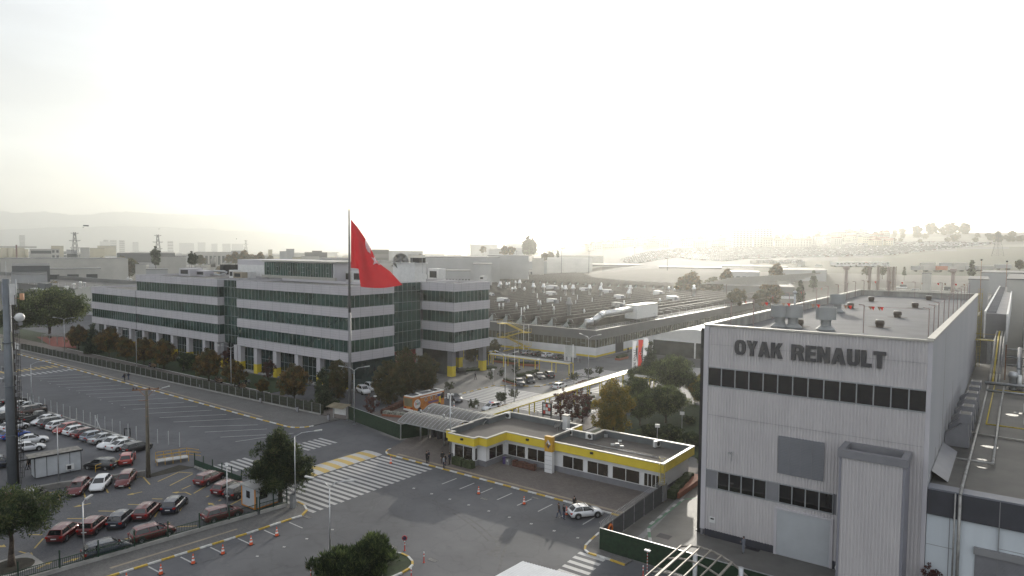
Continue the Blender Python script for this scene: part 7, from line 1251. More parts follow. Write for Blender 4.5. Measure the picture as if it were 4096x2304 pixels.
bollard(at(*c2(1428,1205)), 'red and white post carrying a small round sign by the bush island', 1.0, True); bollard(at(*c2(1612,1320)), 'red and white post beside the drain grating right of the island'); bollard(at(*c2(528,1480)), 'red and white post cut by the bottom edge left of the bushes'); bollard(at(*c2(1490,1480)), 'red and white post cut by the bottom edge at the island tip'); bollard(at(*c1(1300,320)), 'red and white post behind the red car at the lot corner, farther of two'); bollard(at(*c1(1268,385)), 'red and white post right behind the red car\'s corner, nearer of two'); bollard(at(*c3(1258,1455)), 'red post at the foot of the steel frame canopy')
# flagpole with the big red flag
b = at(*c6(910,1335)); fp_o = thing('flagpole', 'very tall grey flagpole in front of the office building', 'flagpole', b); h = hgt(c6(910,1335),(1397,845)); s = MB(); s.tube((0,0,0),(0,0, h * 0.5),0.33,0.24,14); s.tube((0,0, h * 0.5),(0,0, h),0.24,0.14,14); s.build('pole', mat('flagpole_grey', (0.15,0.15,0.155),0.5,0.3, var=0.15, scale=0.8), fp_o); s = MB(); s.lathe([(0.05,0),(0.16,0.1),(0.02,0.3),(0.14,0.5),(0.01,0.62)], 10,0,(0,0, h)); s.build('finial', mat('brass', (0.5,0.33,0.1),0.3,0.9), fp_o)
Dn = Vector((-b.x, -b.y, 0)).normalized()      # towards the viewer's side; the cloth hangs roughly across it
def fl(px, py, off=0.0):
    n = Dn; d = ray(px, py); o_ = Vector((0,0, CAMH)); t = (Vector((b.x, b.y, 20)) - o_).dot(n) / d.dot(n); return o_ + d * t + n * off
flag_m = mat('flag_red', (0.40,0.012,0.02),0.8, var=0.05, trans=0.35); flag_w = mat('flag_white', (0.9,0.88,0.92),0.8, var=0, trans=0.55)
fg_o = thing('red_flag', 'large red flag with white crescent and star hanging in folds from the tall pole', 'flag', b)
LFT = [(1404,878),(1408,905),(1413,940),(1419,980),(1425,1015),(1431,1055),(1436,1095),(1442,1146)]; RGT = [(1405,879),(1430,908),(1452,940),(1472,972),(1490,1008),(1508,1048),(1560,1085),(1609,1139)]
N = 22; Mx = 16; s = MB(); V_ = []
def lerp_poly(P, t): k = t * (len(P) - 1); i = min(len(P) - 2, int(k)); f = k - i; return (P[i][0] + (P[i + 1][0] - P[i][0]) * f, P[i][1] + (P[i + 1][1] - P[i][1]) * f)
def fpos(t, u, eps=0.0):
    a, c = lerp_poly(LFT, t), lerp_poly(RGT, t); x = a[0] + (c[0] - a[0]) * u; y = a[1] + (c[1] - a[1]) * u
    if t > 0.8: y += (t - 0.8) * 5 * 10 * math.sin(math.pi * u)
    off = 0.55 * t * math.sin(u * 5.0 + t * 2.0) + 0.5 * (1 - u) * t + 0.12 * math.sin(u * 14 + t * 7) * t; return fl(x, y, off + eps) - b
s.v = [tuple(fpos(i / N, j / Mx)) for i in range(N + 1) for j in range(Mx + 1)]; s.f = [(i * (Mx + 1) + j, i * (Mx + 1) + j + 1,(i + 1) * (Mx + 1) + j + 1,(i + 1) * (Mx + 1) + j) for i in range(N) for j in range(Mx)]; s.m = [0] * len(s.f); s.sm = [True] * len(s.f); s.build('cloth', flag_m, fg_o)
s = MB(); HL = [(1403.5,879),(1403.5,940),(1403.5,1000),(1403.5,1072)]; HR = [(1405,880),(1414,940),(1424,1000),(1435,1075)]
for i in range(13):
    a, c = lerp_poly(HL, i / 12), lerp_poly(HR, i / 12)
    for j in range(5): u = j / 4; s.v.append(tuple(fl(a[0] + (c[0] - a[0]) * u, a[1] + (c[1] - a[1]) * u, -0.25 + 0.3 * (i / 12) * u - 0.4 * math.sin(u * 3) * i / 12) - b))
s.f = [(i * 5 + j, i * 5 + j + 1,(i + 1) * 5 + j + 1,(i + 1) * 5 + j) for i in range(12) for j in range(4)]; s.m = [0] * len(s.f); s.sm = [True] * len(s.f); s.build('hoist_cloth', flag_m, fg_o)
def fuv(px, py):    # place on the cloth under a point of the photograph
    best = min(((lerp_poly(LFT, i / 60)[1] - py) ** 2, i / 60) for i in range(61))[1]; t = best
    for _ in range(3):
        a, c = lerp_poly(LFT, t), lerp_poly(RGT, t); u = (px - a[0]) / max(1, c[0] - a[0]); y = a[1] + (c[1] - a[1]) * u; t = max(0, min(1, t + (py - y) / 268))
    a, c = lerp_poly(LFT, t), lerp_poly(RGT, t); return t, max(0.02, min(0.99,(px - a[0]) / max(1, c[0] - a[0])))
def patch(name, pts, fs):
    s = MB()
    for e_ in (0.2,-0.2): s.add([fpos(*fuv(*p), e_) for p in pts], [f if e_ > 0 else f[::-1] for f in fs])
    s.build(name, flag_w, fg_o)
cro = [(1463,957),(1471,968),(1479,984),(1482,1000),(1482,1014)]; cri = [(1462,957.5),(1461,975),(1464,993),(1471,1006),(1481,1014)]
patch('crescent', cro + cri, [(i, i + 1, i + 6, i + 5) for i in range(4)])
star = [(1484,1028),(1497,1033),(1501,1026),(1508,1040),(1513,1048),(1521,1061),(1506,1053),(1492,1059),(1497,1045)]
patch('star', [(1503,1045)] + star, [(0, i, i % 9 + 1) for i in range(1,10)])
# three banner flags
for k, (x0, x1, yt, yb, m_, lab) in enumerate(((2529,2543,1362,1485, mat('banner_white', (0.68,0.68,0.7),0.7, var=0, trans=0.4), 'tall white banner flag with dark vertical lettering'),(2551,2564,1358,1481, mat('banner_red', (0.50,0.05,0.04),0.7, var=0, trans=0.4), 'tall red banner flag between two white ones'),(2572,2584,1350,1476, mat('banner_white', (0.68,0.68,0.7)), 'tall white banner flag nearest the pines'))):
    q = (x0 - 1,1502); p = at(*q); t = thing('banner_flag', lab, 'banner flag', p); h = hgt(q, (x0, yt)); s = MB(); s.tube((0,0,0),(0,0, h + 0.2),0.09,0.06,8); s.tube((0,0, h), tuple(Vector((0,0, h)) + e * 1.25),0.04,0.04,6); s.build('pole', whitem, t); s = MB(); n = 14; hb = h - hgt(q, (x0, yb)); zb = (q[1] - yb) * h / (q[1] - yt)
    for i in range(n + 1):
        for j in range(4): u = j / 3; z = zb + (h - zb) * i / n; s.v.append(tuple(e * (0.08 + 1.15 * u * (0.8 + 0.2 * math.sin(i * 0.5 + k))) + f_ * 0.15 * math.sin(i * 0.9 + u * 4 + k) + Vector((0,0, z))))
    s.f = [(i * 4 + j, i * 4 + j + 1,(i + 1) * 4 + j + 1,(i + 1) * 4 + j) for i in range(n) for j in range(3)]; s.m = [0] * len(s.f); s.sm = [True] * len(s.f); s.build('banner', m_, t)
    lt_ = 'OYAK RENAULT' if k == 0 else ''
    if lt_: o = text('banner_lettering', lt_, blackm, t, 0.85,(0,0,0),(0,0,0),0.002,0.02); o.location = e * 0.85 - f_ * 0.22 + Vector((0,0, zb + 0.5)); o.rotation_euler = Matrix(((0,-e.x, -f_.x),(0,-e.y, -f_.y),(1,0,0))).to_euler(); bbx = max(v.co.x for v in o.data.vertices); o.scale = ((h - zb - 2.6) / bbx, 1,1)
    if k == 1: s = MB(); s.lathe([(0.28,0),(0.36,0)], 16); s.v = [tuple(e * (0.62 + v[0]) - f_ * 0.2 + Vector((0,0, zb + (h - zb) * 0.55 + v[1]))) for v in s.v]; s.f += [f[::-1] for f in s.f]; s.m *= 2; s.sm *= 2; s.build('round_emblem', wref, t)
# letters standing on the plaza
pl = thing('plaza_letters', 'dark standing letters on a plinth beside the office wing columns', 'letter sign', at(*c6(1870,940)), R(3)); o = text('lettering', 'OYAK RENAULT', lm, pl, 1.6,(0,0,0.3),(R(90),0,0),0.1,0.03); bx = max(v.co.x for v in o.data.vertices); L = (at(*c6(2075,940)) - at(*c6(1870,940))).length; o.scale = (L / bx, 1,1); s = MB(); s.box(-0.2, L + 0.2,-0.4,0.4,0,0.3); s.build('plinth', dgrey, pl)
# sun sail, red playground, small site things
s = MB(); A_, B_, C_ = at(*c5(1250,700),2.2), at(*c5(1460,612),4.6), at(*c5(1525,670),2.2); B_ = Vector((B_.x, B_.y, 4.6)); n = 8
for i in range(n + 1):
    for j in range(n + 1 - i): q = A_ * (1 - i / n - j / n) + B_ * (i / n) + C_ * (j / n); s.v.append((q.x, q.y, q.z - 1.0 * (i / n) * (j / n) - 0.8 * (1 - i / n - j / n) * j / n))
idx = {}; c_i = 0
for i in range(n + 1):
    for j in range(n + 1 - i): idx[i, j] = c_i; c_i += 1
for i in range(n):
    for j in range(n - i):
        s.f.append((idx[i, j], idx[i + 1, j], idx[i, j + 1]))
        if i + j < n - 1: s.f.append((idx[i + 1, j], idx[i + 1, j + 1], idx[i, j + 1]))
s.m = [0] * len(s.f); s.sm = [True] * len(s.f); o = s.build('sun_sail', mat('torn_sail_cloth', (0.40,0.28,0.11),0.9, var=0.4, scale=1.5)); tag(o, 'torn ochre sun sail stretched above the autumn trees', 'sun sail')
rc_ = mat('red_rubber', (0.14,0.02,0.012),0.9, var=0.2); s = MB(); s.prism([P2(c5(500,690)), P2(c5(740,712)), P2(c5(700,600)), P2(c5(350,600))], 0.11,0.13); struct('red_play_surface', s, rc_)
p = at(*c5(400,660)); t = thing('pergola', 'grey pergola on the red surface at the far left of the fence', 'pergola', p, R(8)); s = MB()
for i in range(6): s.box(0,9, i * 1.3, i * 1.3 + 0.14,2.7,2.85)
s.box(0.2,0.35,0,6.6,2.55,2.7); s.box(8.6,8.75,0,6.6,2.55,2.7); s.build('roof_beam', greyw, t); s = MB()
for x in (0.2,4.5,8.6):
    for y in (0,6.5): s.box(x, x + 0.15, y, y + 0.15,0,2.55)
s.build('post', greyw, t)
fence('white_wall', 'white panel wall at the far left end of the office fence', (-248,74.8),(-232.5,73.4),1.6,3.0, fpost, lambda t, L: (lambda s: (s.box(0, L, -0.08,0.08,0,1.7), s.build('wall_panel', whitew, t)))(MB()),0.1, cat='wall')
nb = thing('notice_shelter', 'small roofed notice board at the end of the office fence', 'notice board', at(*c6(800,1400)), R(8)); s = MB(); s.box(-1.3,1.3,0.3,0.4,0.9,2.2); s.build('board', whitem, nb); s = MB(); s.add([(-2.0,-1.2,2.35),(2.0,-1.2,2.35),(2.0,1.0,2.75),(-2.0,1.0,2.75)], [(0,1,2,3),(3,2,1,0)]); s.build('roof', mat('shelter_roof', (0.30,0.26,0.18),0.7, var=0.2), nb); s = MB()
for x in (-1.6,1.6): s.box(x - 0.05, x + 0.05,0.3,0.4,0,2.5)
s.build('post', galv, nb)
for q, lab in ((c5(925,840), 'waste bin at the fence foot, farthest from the flagpole'),(c5(1338,945), 'pale waste bin next to the double lamp before the sun sail'),(c5(1560,1000), 'waste bin at the fence foot in the middle of the pavement'),(c5(1935,1095), 'waste bin at the fence foot right of the middle'),(c6(45,1235), 'waste bin at the fence foot before the small orange tree'),(c6(400,1325), 'waste bin at the fence foot before the big brown tree'),(c6(700,1405), 'waste bin at the fence foot beside the notice board')):
    b = at(q[0], q[1], 0.12); t = thing('litter_bin', lab, 'litter bin', b, 0, 'litter bins along the office fence'); s = MB(); s.lathe([(0.22,0.1),(0.28,0.85),(0.01,0.85)], 12); s.build('bin_body', clad_d, t); s = MB(); s.box(-0.36,-0.30,-0.04,0.04,0,1.15); s.box(0.30,0.36,-0.04,0.04,0,1.15); s.box(-0.36,0.36,-0.04,0.04,1.1,1.16); s.build('bin_frame', blackm, t)
for q, lab in ((lots(740,410), 'black metal goal-shaped frame behind the black pickup'),(lots(2110,815), 'black metal goal-shaped frame behind the white saloon')): b = at(*q); s = MB(); s.path([Vector((-0.45,0,0)), Vector((-0.45,0,1.3)), Vector((0.45,0,1.3)), Vector((0.45,0,0))], 0.09,6); o = s.build('metal_frame', blackm, None, b, YAW); tag(o, lab, 'metal frame')
t = thing('camera_pole', 'slim grey camera pole rising above the gatehouse left corner', 'camera pole', (-64.3,72.3,0)); s = MB(); s.tube((0,0,0.1),(0,0,9.5),0.11,0.09,10); s.build('pole', galv, t); s = MB(); s.beam(-e * 0.5 + Vector((0,0,9.3)), e * 0.45 + Vector((0,0,9.4)),0.06,0.06); s.box(-0.5,-0.15,-0.12,0.12,9.3,9.55); s.box(0.2,0.6,-0.1,0.1,9.4,9.62); s.lathe([(0.01,8.7),(0.14,8.8),(0.14,9.1),(0.05,9.3)], 10,0,(-0.45,0,0)); s.build('camera_head', whitem, t)
t = thing('thin_pole', 'very thin pale pole standing behind the gatehouse roof corner', 'pole', at(*k4(443,1240),0),0); s = MB(); s.tube((0,0,0),(0,0,13),0.06,0.03,6); s.build('pole', whitem, t)
for q, lab in ((c3(1393,105), 'floodlight on a post behind the gatehouse roof'),(c7(1640,1420), 'floodlight on a post on the garden lawn'),):
    b = at(q[0], q[1] + 40); t = thing('garden_floodlight', lab, 'floodlight', b); s = MB(); s.beam((0,0,0),(0,0,2.9),0.08,0.08); s.build('pole', galv, t); s = MB(); s.box(-0.35,0.35,-0.1,0.1,2.9,3.4,0,0.5); s.build('lamp_head', whitem, t)
t = thing('direction_sign', 'white totem and board signs at the factory corner crossing', 'sign', at(*k4(1412,600))); s = MB(); s.tube((0,0,0),(0,0,7.2),0.13,0.13,8); s.build('pole', whitem, t); s = MB(); s.box(-2.2,-0.2,-0.05,0.05,4.0,6.9); s.box(0.2,0.9,-0.05,0.05,4.0,6.9); s.build('sign_board', mat('sign_grey', (0.42,0.43,0.42),0.6, var=0.2, scale=4), t)
t = thing('poster_stand', 'white poster stand with two printed figures at the factory conifer', 'poster stand', at(*k4(1322,395)), R(5)); s = MB(); s.box(-1.0,1.0,-0.1,0.1,0.1,3.6); s.build('board', whitem, t); s = MB(); s.box(-0.45,0.1,-0.13,-0.101,0.3,2.4); s.box(0.3,0.8,-0.13,-0.101,1.5,2.6,1); s.build('printed_figure', [clad_d, mat('print_green', (0.08,0.25,0.05))], t)
t = thing('info_board', 'dark framed information board with a grid of notices by the walkway', 'information board', at(*k4(985,1345)), R(0)); s = MB(); s.box(-1.0,1.0,-0.1,0.1,0.6,2.9); s.build('board_frame', blackm, t); s = MB()
for i in range(3):
    for j in range(3): s.box(-0.75 + i * 0.52,-0.3 + i * 0.52,-0.13,-0.101,0.9 + j * 0.62,1.42 + j * 0.62,0 if (i + j) % 3 else 1)
s.build('notice', [wref, mat('print_red', (0.5,0.04,0.03))], t); s = MB(); s.box(-0.9,-0.8,-0.05,0.05,0,0.6); s.box(0.8,0.9,-0.05,0.05,0,0.6); s.build('leg', blackm, t)
# steel frame canopy and corrugated roof at the lower edge
pg = thing('steel_frame_canopy', 'bare curved steel canopy frame at the lower edge before the hall yard', 'canopy frame', (-22.2,54.3,0)); x0, x1, y0, y1 = 0.0,7.0,0.3,-9.0; fr_m = mat('weathered_steel', (0.26,0.24,0.21),0.55,0.4, var=0.25, scale=2); n = 10
crv = lambda u: 5.0 - 1.2 * (2 * u - 0.55) ** 2 + 0.2
s = MB()
for yy in (0.3,-2.6,-5.6,-8.6): s.path([Vector((x0 + (x1 - x0) * u, yy, crv(u))) for u in [k / n for k in range(n + 1)]], 0.09,6)
s.build('curved_rib', fr_m, pg); s = MB()
for k in range(9): u = k / 8; s.beam((x0 + (x1 - x0) * u, 0.3, crv(u) + 0.08),(x0 + (x1 - x0) * u, -9, crv(u) + 0.08),0.18 if k in (1,5) else 0.09,0.12)
s.build('purlin', fr_m, pg)
for x, y in ((1.6,-0.6),(5.4,-0.6),(1.6,-6.0),(5.4,-6.0)): s = MB(); s.tube((x, y, 0),(x, y, 4.9),0.19,0.19,12); s.build('support_post', galv, pg)
wr = thing('corrugated_canopy', 'white corrugated metal canopy roof cut by the lower picture edge', 'canopy', (-33.6,46.2,0)); s = MB(); s.v = []; k = 40
for i in range(k + 1): x = 5.4 * i / k; s.v += [(x, 1.0 + 0.1 * x, 3.05 + (0.05 if i % 2 else 0)),(x - 0.3,-4.0,3.05 + (0.05 if i % 2 else 0))]
s.f = [(2 * i, 2 * i + 1,2 * i + 3,2 * i + 2)[::-1] for i in range(k)]; s.m = [0] * k; s.sm = [False] * k; s.build('roof_sheet', mat('white_corrugated', (0.60,0.61,0.62),0.5,0.1, var=0.08), wr); s = MB(); s.box(-0.1,5.4,-4,0.9,2.8,3.0); s.build('roof_frame', galv, wr)
for x in (0.4,4.8): s = MB(); s.box(x, x + 0.15,-0.5,-0.35,0,2.8); s.build('support_post', galv, wr)
t = thing('striped_post_lamp', 'thin red and white striped post with a flat lamp by the corner kerb', 'post', at(*c3(1297,1420))); s = MB()
for i in range(14): s.tube((0,0, i * 0.15),(0,0,(i + 1) * 0.15),0.035,0.035,6, i % 2)
s.build('post_shaft', [mat('post_red', (0.5,0.04,0.03)), wref], t); s = MB(); s.box(-0.28,0.28,-0.15,0.15,2.1,2.2); s.build('lamp_head', whitem, t)
for q, r_, lab in ((c4(705,1440),0.35, 'white ball beside the roller door'),): b = at(*q); s = MB(); s.lathe([(0.01,0),(0.28,0.1),(0.38,0.38),(0.28,0.66),(0.01,0.76)], 14); o = s.build('white_drum', whitem, None, (b.x - 0.3, b.y + 0.4,0)); tag(o, 'round white globe on the ground between roller door and annex', 'globe')
s = MB(); q = at(*c3(1800,1000)); s.prism([P2(c3(1760,1005)), P2(c3(1818,1020)), P2(c3(1818,985))], 0.02,0.06); o = s.build('white_slab', whitem); tag(o, 'small white slab lying at the hall\'s corner', 'slab')
# ------------------------------------------------------------------ the town, the hill, the storage lot, the far plain
fw_l = mat('town_wall_light', (0.40,0.39,0.36),0.9, var=0.1, scale=0.1); fw_g = mat('town_wall_grey', (0.33,0.335,0.34),0.9, var=0.1, scale=0.1); fw_d = mat('town_wall_dark', (0.10,0.105,0.11),0.9, var=0.1, scale=0.1); fr_t = mat('town_roof_tile', (0.24,0.12,0.08),0.9, var=0.2, scale=0.5); fr_g = mat('town_roof_grey', (0.13,0.13,0.127),0.7, var=0.2, scale=0.1); fwin = mat('town_window', (0.03,0.035,0.04),0.3, var=0.2); fw_y = mat('town_wall_cream', (0.45,0.41,0.30),0.9, var=0.1, scale=0.1)
FWM = dict(l=fw_l, g=fw_g, d=fw_d, y=fw_y)
def far_block(x0, x1, yt, D, col, label, base=None, floors=0, depth=None, name='town_building', cat='building', roof='flat', group=None, cols=0):
    """a building whose front stands across the view at distance D; x0, x1, yt are its outline in the photograph"""
    if D >= 2290: D *= 1.8
    a, b = atd(x0, yt, D), atd(x1, yt, D); w_ = (b - a).length; ang = math.atan2(b.y - a.y, b.x - a.x); gz = TZ((a.x + b.x) / 2,(a.y + b.y) / 2) - 0.5; zb = gz if base is None else base; h = (a.z + b.z) / 2 - zb; dp = depth or max(8, min(60, w_ * 0.7)); t = thing(name, label, cat, (a.x, a.y, zb), ang, group)
    if h < 1: h = 1.0
    s = MB(); hb = h * (0.78 if roof == 'gable' else 1.0); s.box(0, w_, 0, dp, 0, hb); s.build('wall', FWM[col], t); s = MB()
    if roof == 'gable': s.add([(-0.3,-0.4, hb),(w_ + 0.3,-0.4, hb),(w_ + 0.3, dp / 2, h),(-0.3, dp / 2, h),(w_ + 0.3, dp + 0.4, hb),(-0.3, dp + 0.4, hb)], [(0,1,2,3),(3,2,4,5),(0,3,5),(1,4,2)]); s.build('roof', fr_t, t)
    elif roof == 'low': s.add([(0,-0.3, h),(w_, -0.3, h),(w_, dp / 2, h + dp * 0.06),(0, dp / 2, h + dp * 0.06),(w_, dp, h),(0, dp, h)], [(0,1,2,3),(3,2,4,5),(0,3,5),(1,4,2)]); s.build('roof', fr_g, t)
    else: s.box(-0.15, w_ + 0.15,-0.15, dp + 0.15, h, h + 0.35); s.build('roof', fr_g, t)
    if floors:
        s = MB(); fh = hb / floors; n = cols or max(1, int(w_ / 5))
        for f in range(floors):
            if cols == 1: s.box(w_ * 0.04, w_ * 0.96,-0.12,-0.02, fh * (f + 0.35), fh * (f + 0.8))
            else:
                for i in range(n): c = w_ * (i + 0.5) / n; s.box(c - w_ / n * 0.3, c + w_ / n * 0.3,-0.12,-0.02, fh * (f + 0.3), fh * (f + 0.8))
        s.build('window_band', fwin, t)
    return t
def Z1(l): return z1(*l)
rg = random.Random(8)
# left plain, from the near sheds outwards (z1 crop)
for (x0, x1, yt), D, col, lab, kw in (((277,358,585),2300, 'g', 'tall slab tower alone on the far left plain', dict(floors=14, cols=1, depth=22)),((430,860,787),1150, 'l', 'pale factory block with a dark window band on the left plain', dict(floors=3, cols=1)),((742,862,785),1120, 'l', 'pale end tower of windows beside the long factory block', dict(floors=4, cols=2)),((962,1115,797),1120, 'g', 'grey block with dark top before the first pylon', dict(floors=1, cols=1)),((1163,1296,765),1050, 'l', 'pale square silo block with black bands and a smaller top', dict(floors=0, depth=28)),((1213,1292,712),1056, 'd', 'dark banded upper box on the pale silo block', dict(floors=0, depth=20, base=58)),((1300,1515,772),1250, 'y', 'cream halls behind the pale silo block', {}),((1410,1680,738),1700, 'y', 'low cream hall near the dark sawtooth hall', {}),((1695,2536,845),1000, 'd', 'long dark bluish hall with box skylights on the left plain', dict(depth=70)),((0,1855,925),700, 'l', 'very long grey hall with small writing-like windows across the left plain', dict(depth=60)),((1495,1572,650),2600, 'g', 'hazy apartment block on the skyline, left of three', dict(floors=6, cols=1)),((1590,1690,655),2620, 'g', 'hazy apartment block on the skyline, middle of three', dict(floors=6, cols=1)),((1725,1806,657),2640, 'g', 'hazy apartment block on the skyline, right of three', dict(floors=6, cols=1)),((1445,1600,675),2500, 'g', 'low hazy block under the three skyline blocks', {}),((1920,2005,682),2500, 'g', 'low hazy block right of the three skyline blocks', {}),((2425,2510,668),2600, 'g', 'hazy block beside the second pylon', dict(floors=4, cols=1)),((740,920,740),1500, 'y', 'raised cream platform roof on the left plain', dict(depth=20)),((630,1465,1075),520, 'l', 'pale flat-roofed shed with a window behind the office end', dict(depth=26, floors=1, cols=3)),((170,720,1025),480, 'd', 'long low brown-roofed shed at the left', dict(roof='low', depth=20)),((2115,2430,1085),430, 'g', 'low grey shed just beyond the office roof edge', dict(depth=18)),((1960,2120,1012),520, 'l', 'small gabled white shed among the trees', dict(roof='low')),((2270,2700,895),620, 'l', 'long grey shed right of the single cypress', {}),((160,685,1150),470, 'g', 'grey shed roof behind the telecom mast', dict(depth=24, roof='low'))): far_block(*Z1((x0, yt))[:1], Z1((x1, yt))[0], Z1((x0, yt))[1], D, col, lab, **kw)
hb = thing('rooflight_hall', 'dark hall roof with railings, stacks and a stepped platform behind the office end', 'hall', (-640,142,0)); s = MB(); s.box(0,400,0,56,0,9.6); s.build('wall', fgrey, hb); s = MB(); s.box(-0.5,400.5,-0.5,56.5,9.6,9.9); s.build('roof', roofm, hb); s = MB()
for i in range(50): s.beam((i * 8,-0.3,9.9),(i * 8,-0.3,12.2),0.1,0.1)
s.beam((0,-0.3,11),(400,-0.3,11),0.06,0.06); s.build('roof_railing', galv, hb)
for q, h in (((950,1365),1.5),((978,1370),1.7),((1075,1355),2.6),((1165,1345),3.2),((1225,1320),2.0),((1858,1290),3.6),((1905,1290),3.0)): p = at(*z1(*q),9.9); s = MB(); s.lathe([(0.45,9.9),(0.45,9.9 + h * 0.7),(0.8,9.9 + h * 0.75),(0.45,9.9 + h),(0.01,10 + h)], 10,0,(p.x + 640, p.y - 142,0)); s.build('chimney', whitem, hb)
p = at(*z1(440,1362),9.9); s = MB(); s.v = []; s.box(0,22,0,5,10,10.4); s.box(6,15,1,4,10.4,13,1); s.v = [(v[0] + p.x + 640, v[1] + p.y - 142, v[2]) for v in s.v]; s.build('roof_platform', [galv, fw_d], hb); s = MB(); s.box(0,400,34,36,9.9,12.0); s.build('roof_step', fr_g, hb)
wg = thing('white_gable_hall', 'hall with a slanting white gable wall above a grey band behind the office\'s far end', 'hall', (0,0,0)); Yg = 132.0
def poly_y(name, pts, y, th, m, par): P = [ony(p[0], p[1], y) for p in pts]; s = MB(); n = len(P); s.v = [tuple(p) for p in P] + [(p.x, p.y + th, p.z) for p in P]; s.f = [tuple(range(n))[::-1], tuple(range(n, 2 * n))] + [(i, (i + 1) % n, n + (i + 1) % n, n + i) for i in range(n)]; s.m = [0] * len(s.f); s.sm = [False] * len(s.f); return s.build(name, m, par)
poly_y('gable_wall', [c5(365,212), c5(878,108), c5(1000,95), c5(1000,290), c5(820,268)], Yg, 40, fw_l, wg); poly_y('grey_band', [c5(215,190), c5(365,214), c5(820,270), c5(1000,290), c5(1000,360), c5(215,262)], Yg - 0.3,38, greyw, wg); poly_y('base_wall', [c5(215,263), c5(1000,361), c5(1000,480), c5(215,420)], Yg - 0.1,38, fw_g, wg)
# industrial frame at the far left
ind = thing('pipe_rack_plant', 'hazy processing plant with columns under a long pipe bridge at the far left', 'plant', atd(0,1035,1250)); ang = YAW + R(36); s = MB(); o_ = ind.location
for k, x in enumerate((25,222,383,60,160,300)): q0, q1 = atd(*z1(x, 905),1250) - o_, atd(*z1(x, 785 if k < 3 else 765),1250) - o_; s.tube((q0.x, q0.y, -5), q1,2.4 if k < 3 else 4.5,2.4 if k < 3 else 4.5,10)
s.build('column', fw_y, ind); s = MB(); s.beam(atd(*z1(-40,750),1250) - o_, atd(*z1(530,757),1250) - o_, 2.5,2.2); s.build('pipe_bridge', fw_l, ind); s = MB(); q0, q1 = atd(*z1(240,915),1200) - o_, atd(*z1(237,722),1200) - o_; s.tube((q0.x, q0.y, -8), q1,1.3,1.0,8); s.build('chimney', mat('red_brown_stack', (0.14,0.06,0.05),0.9), ind)
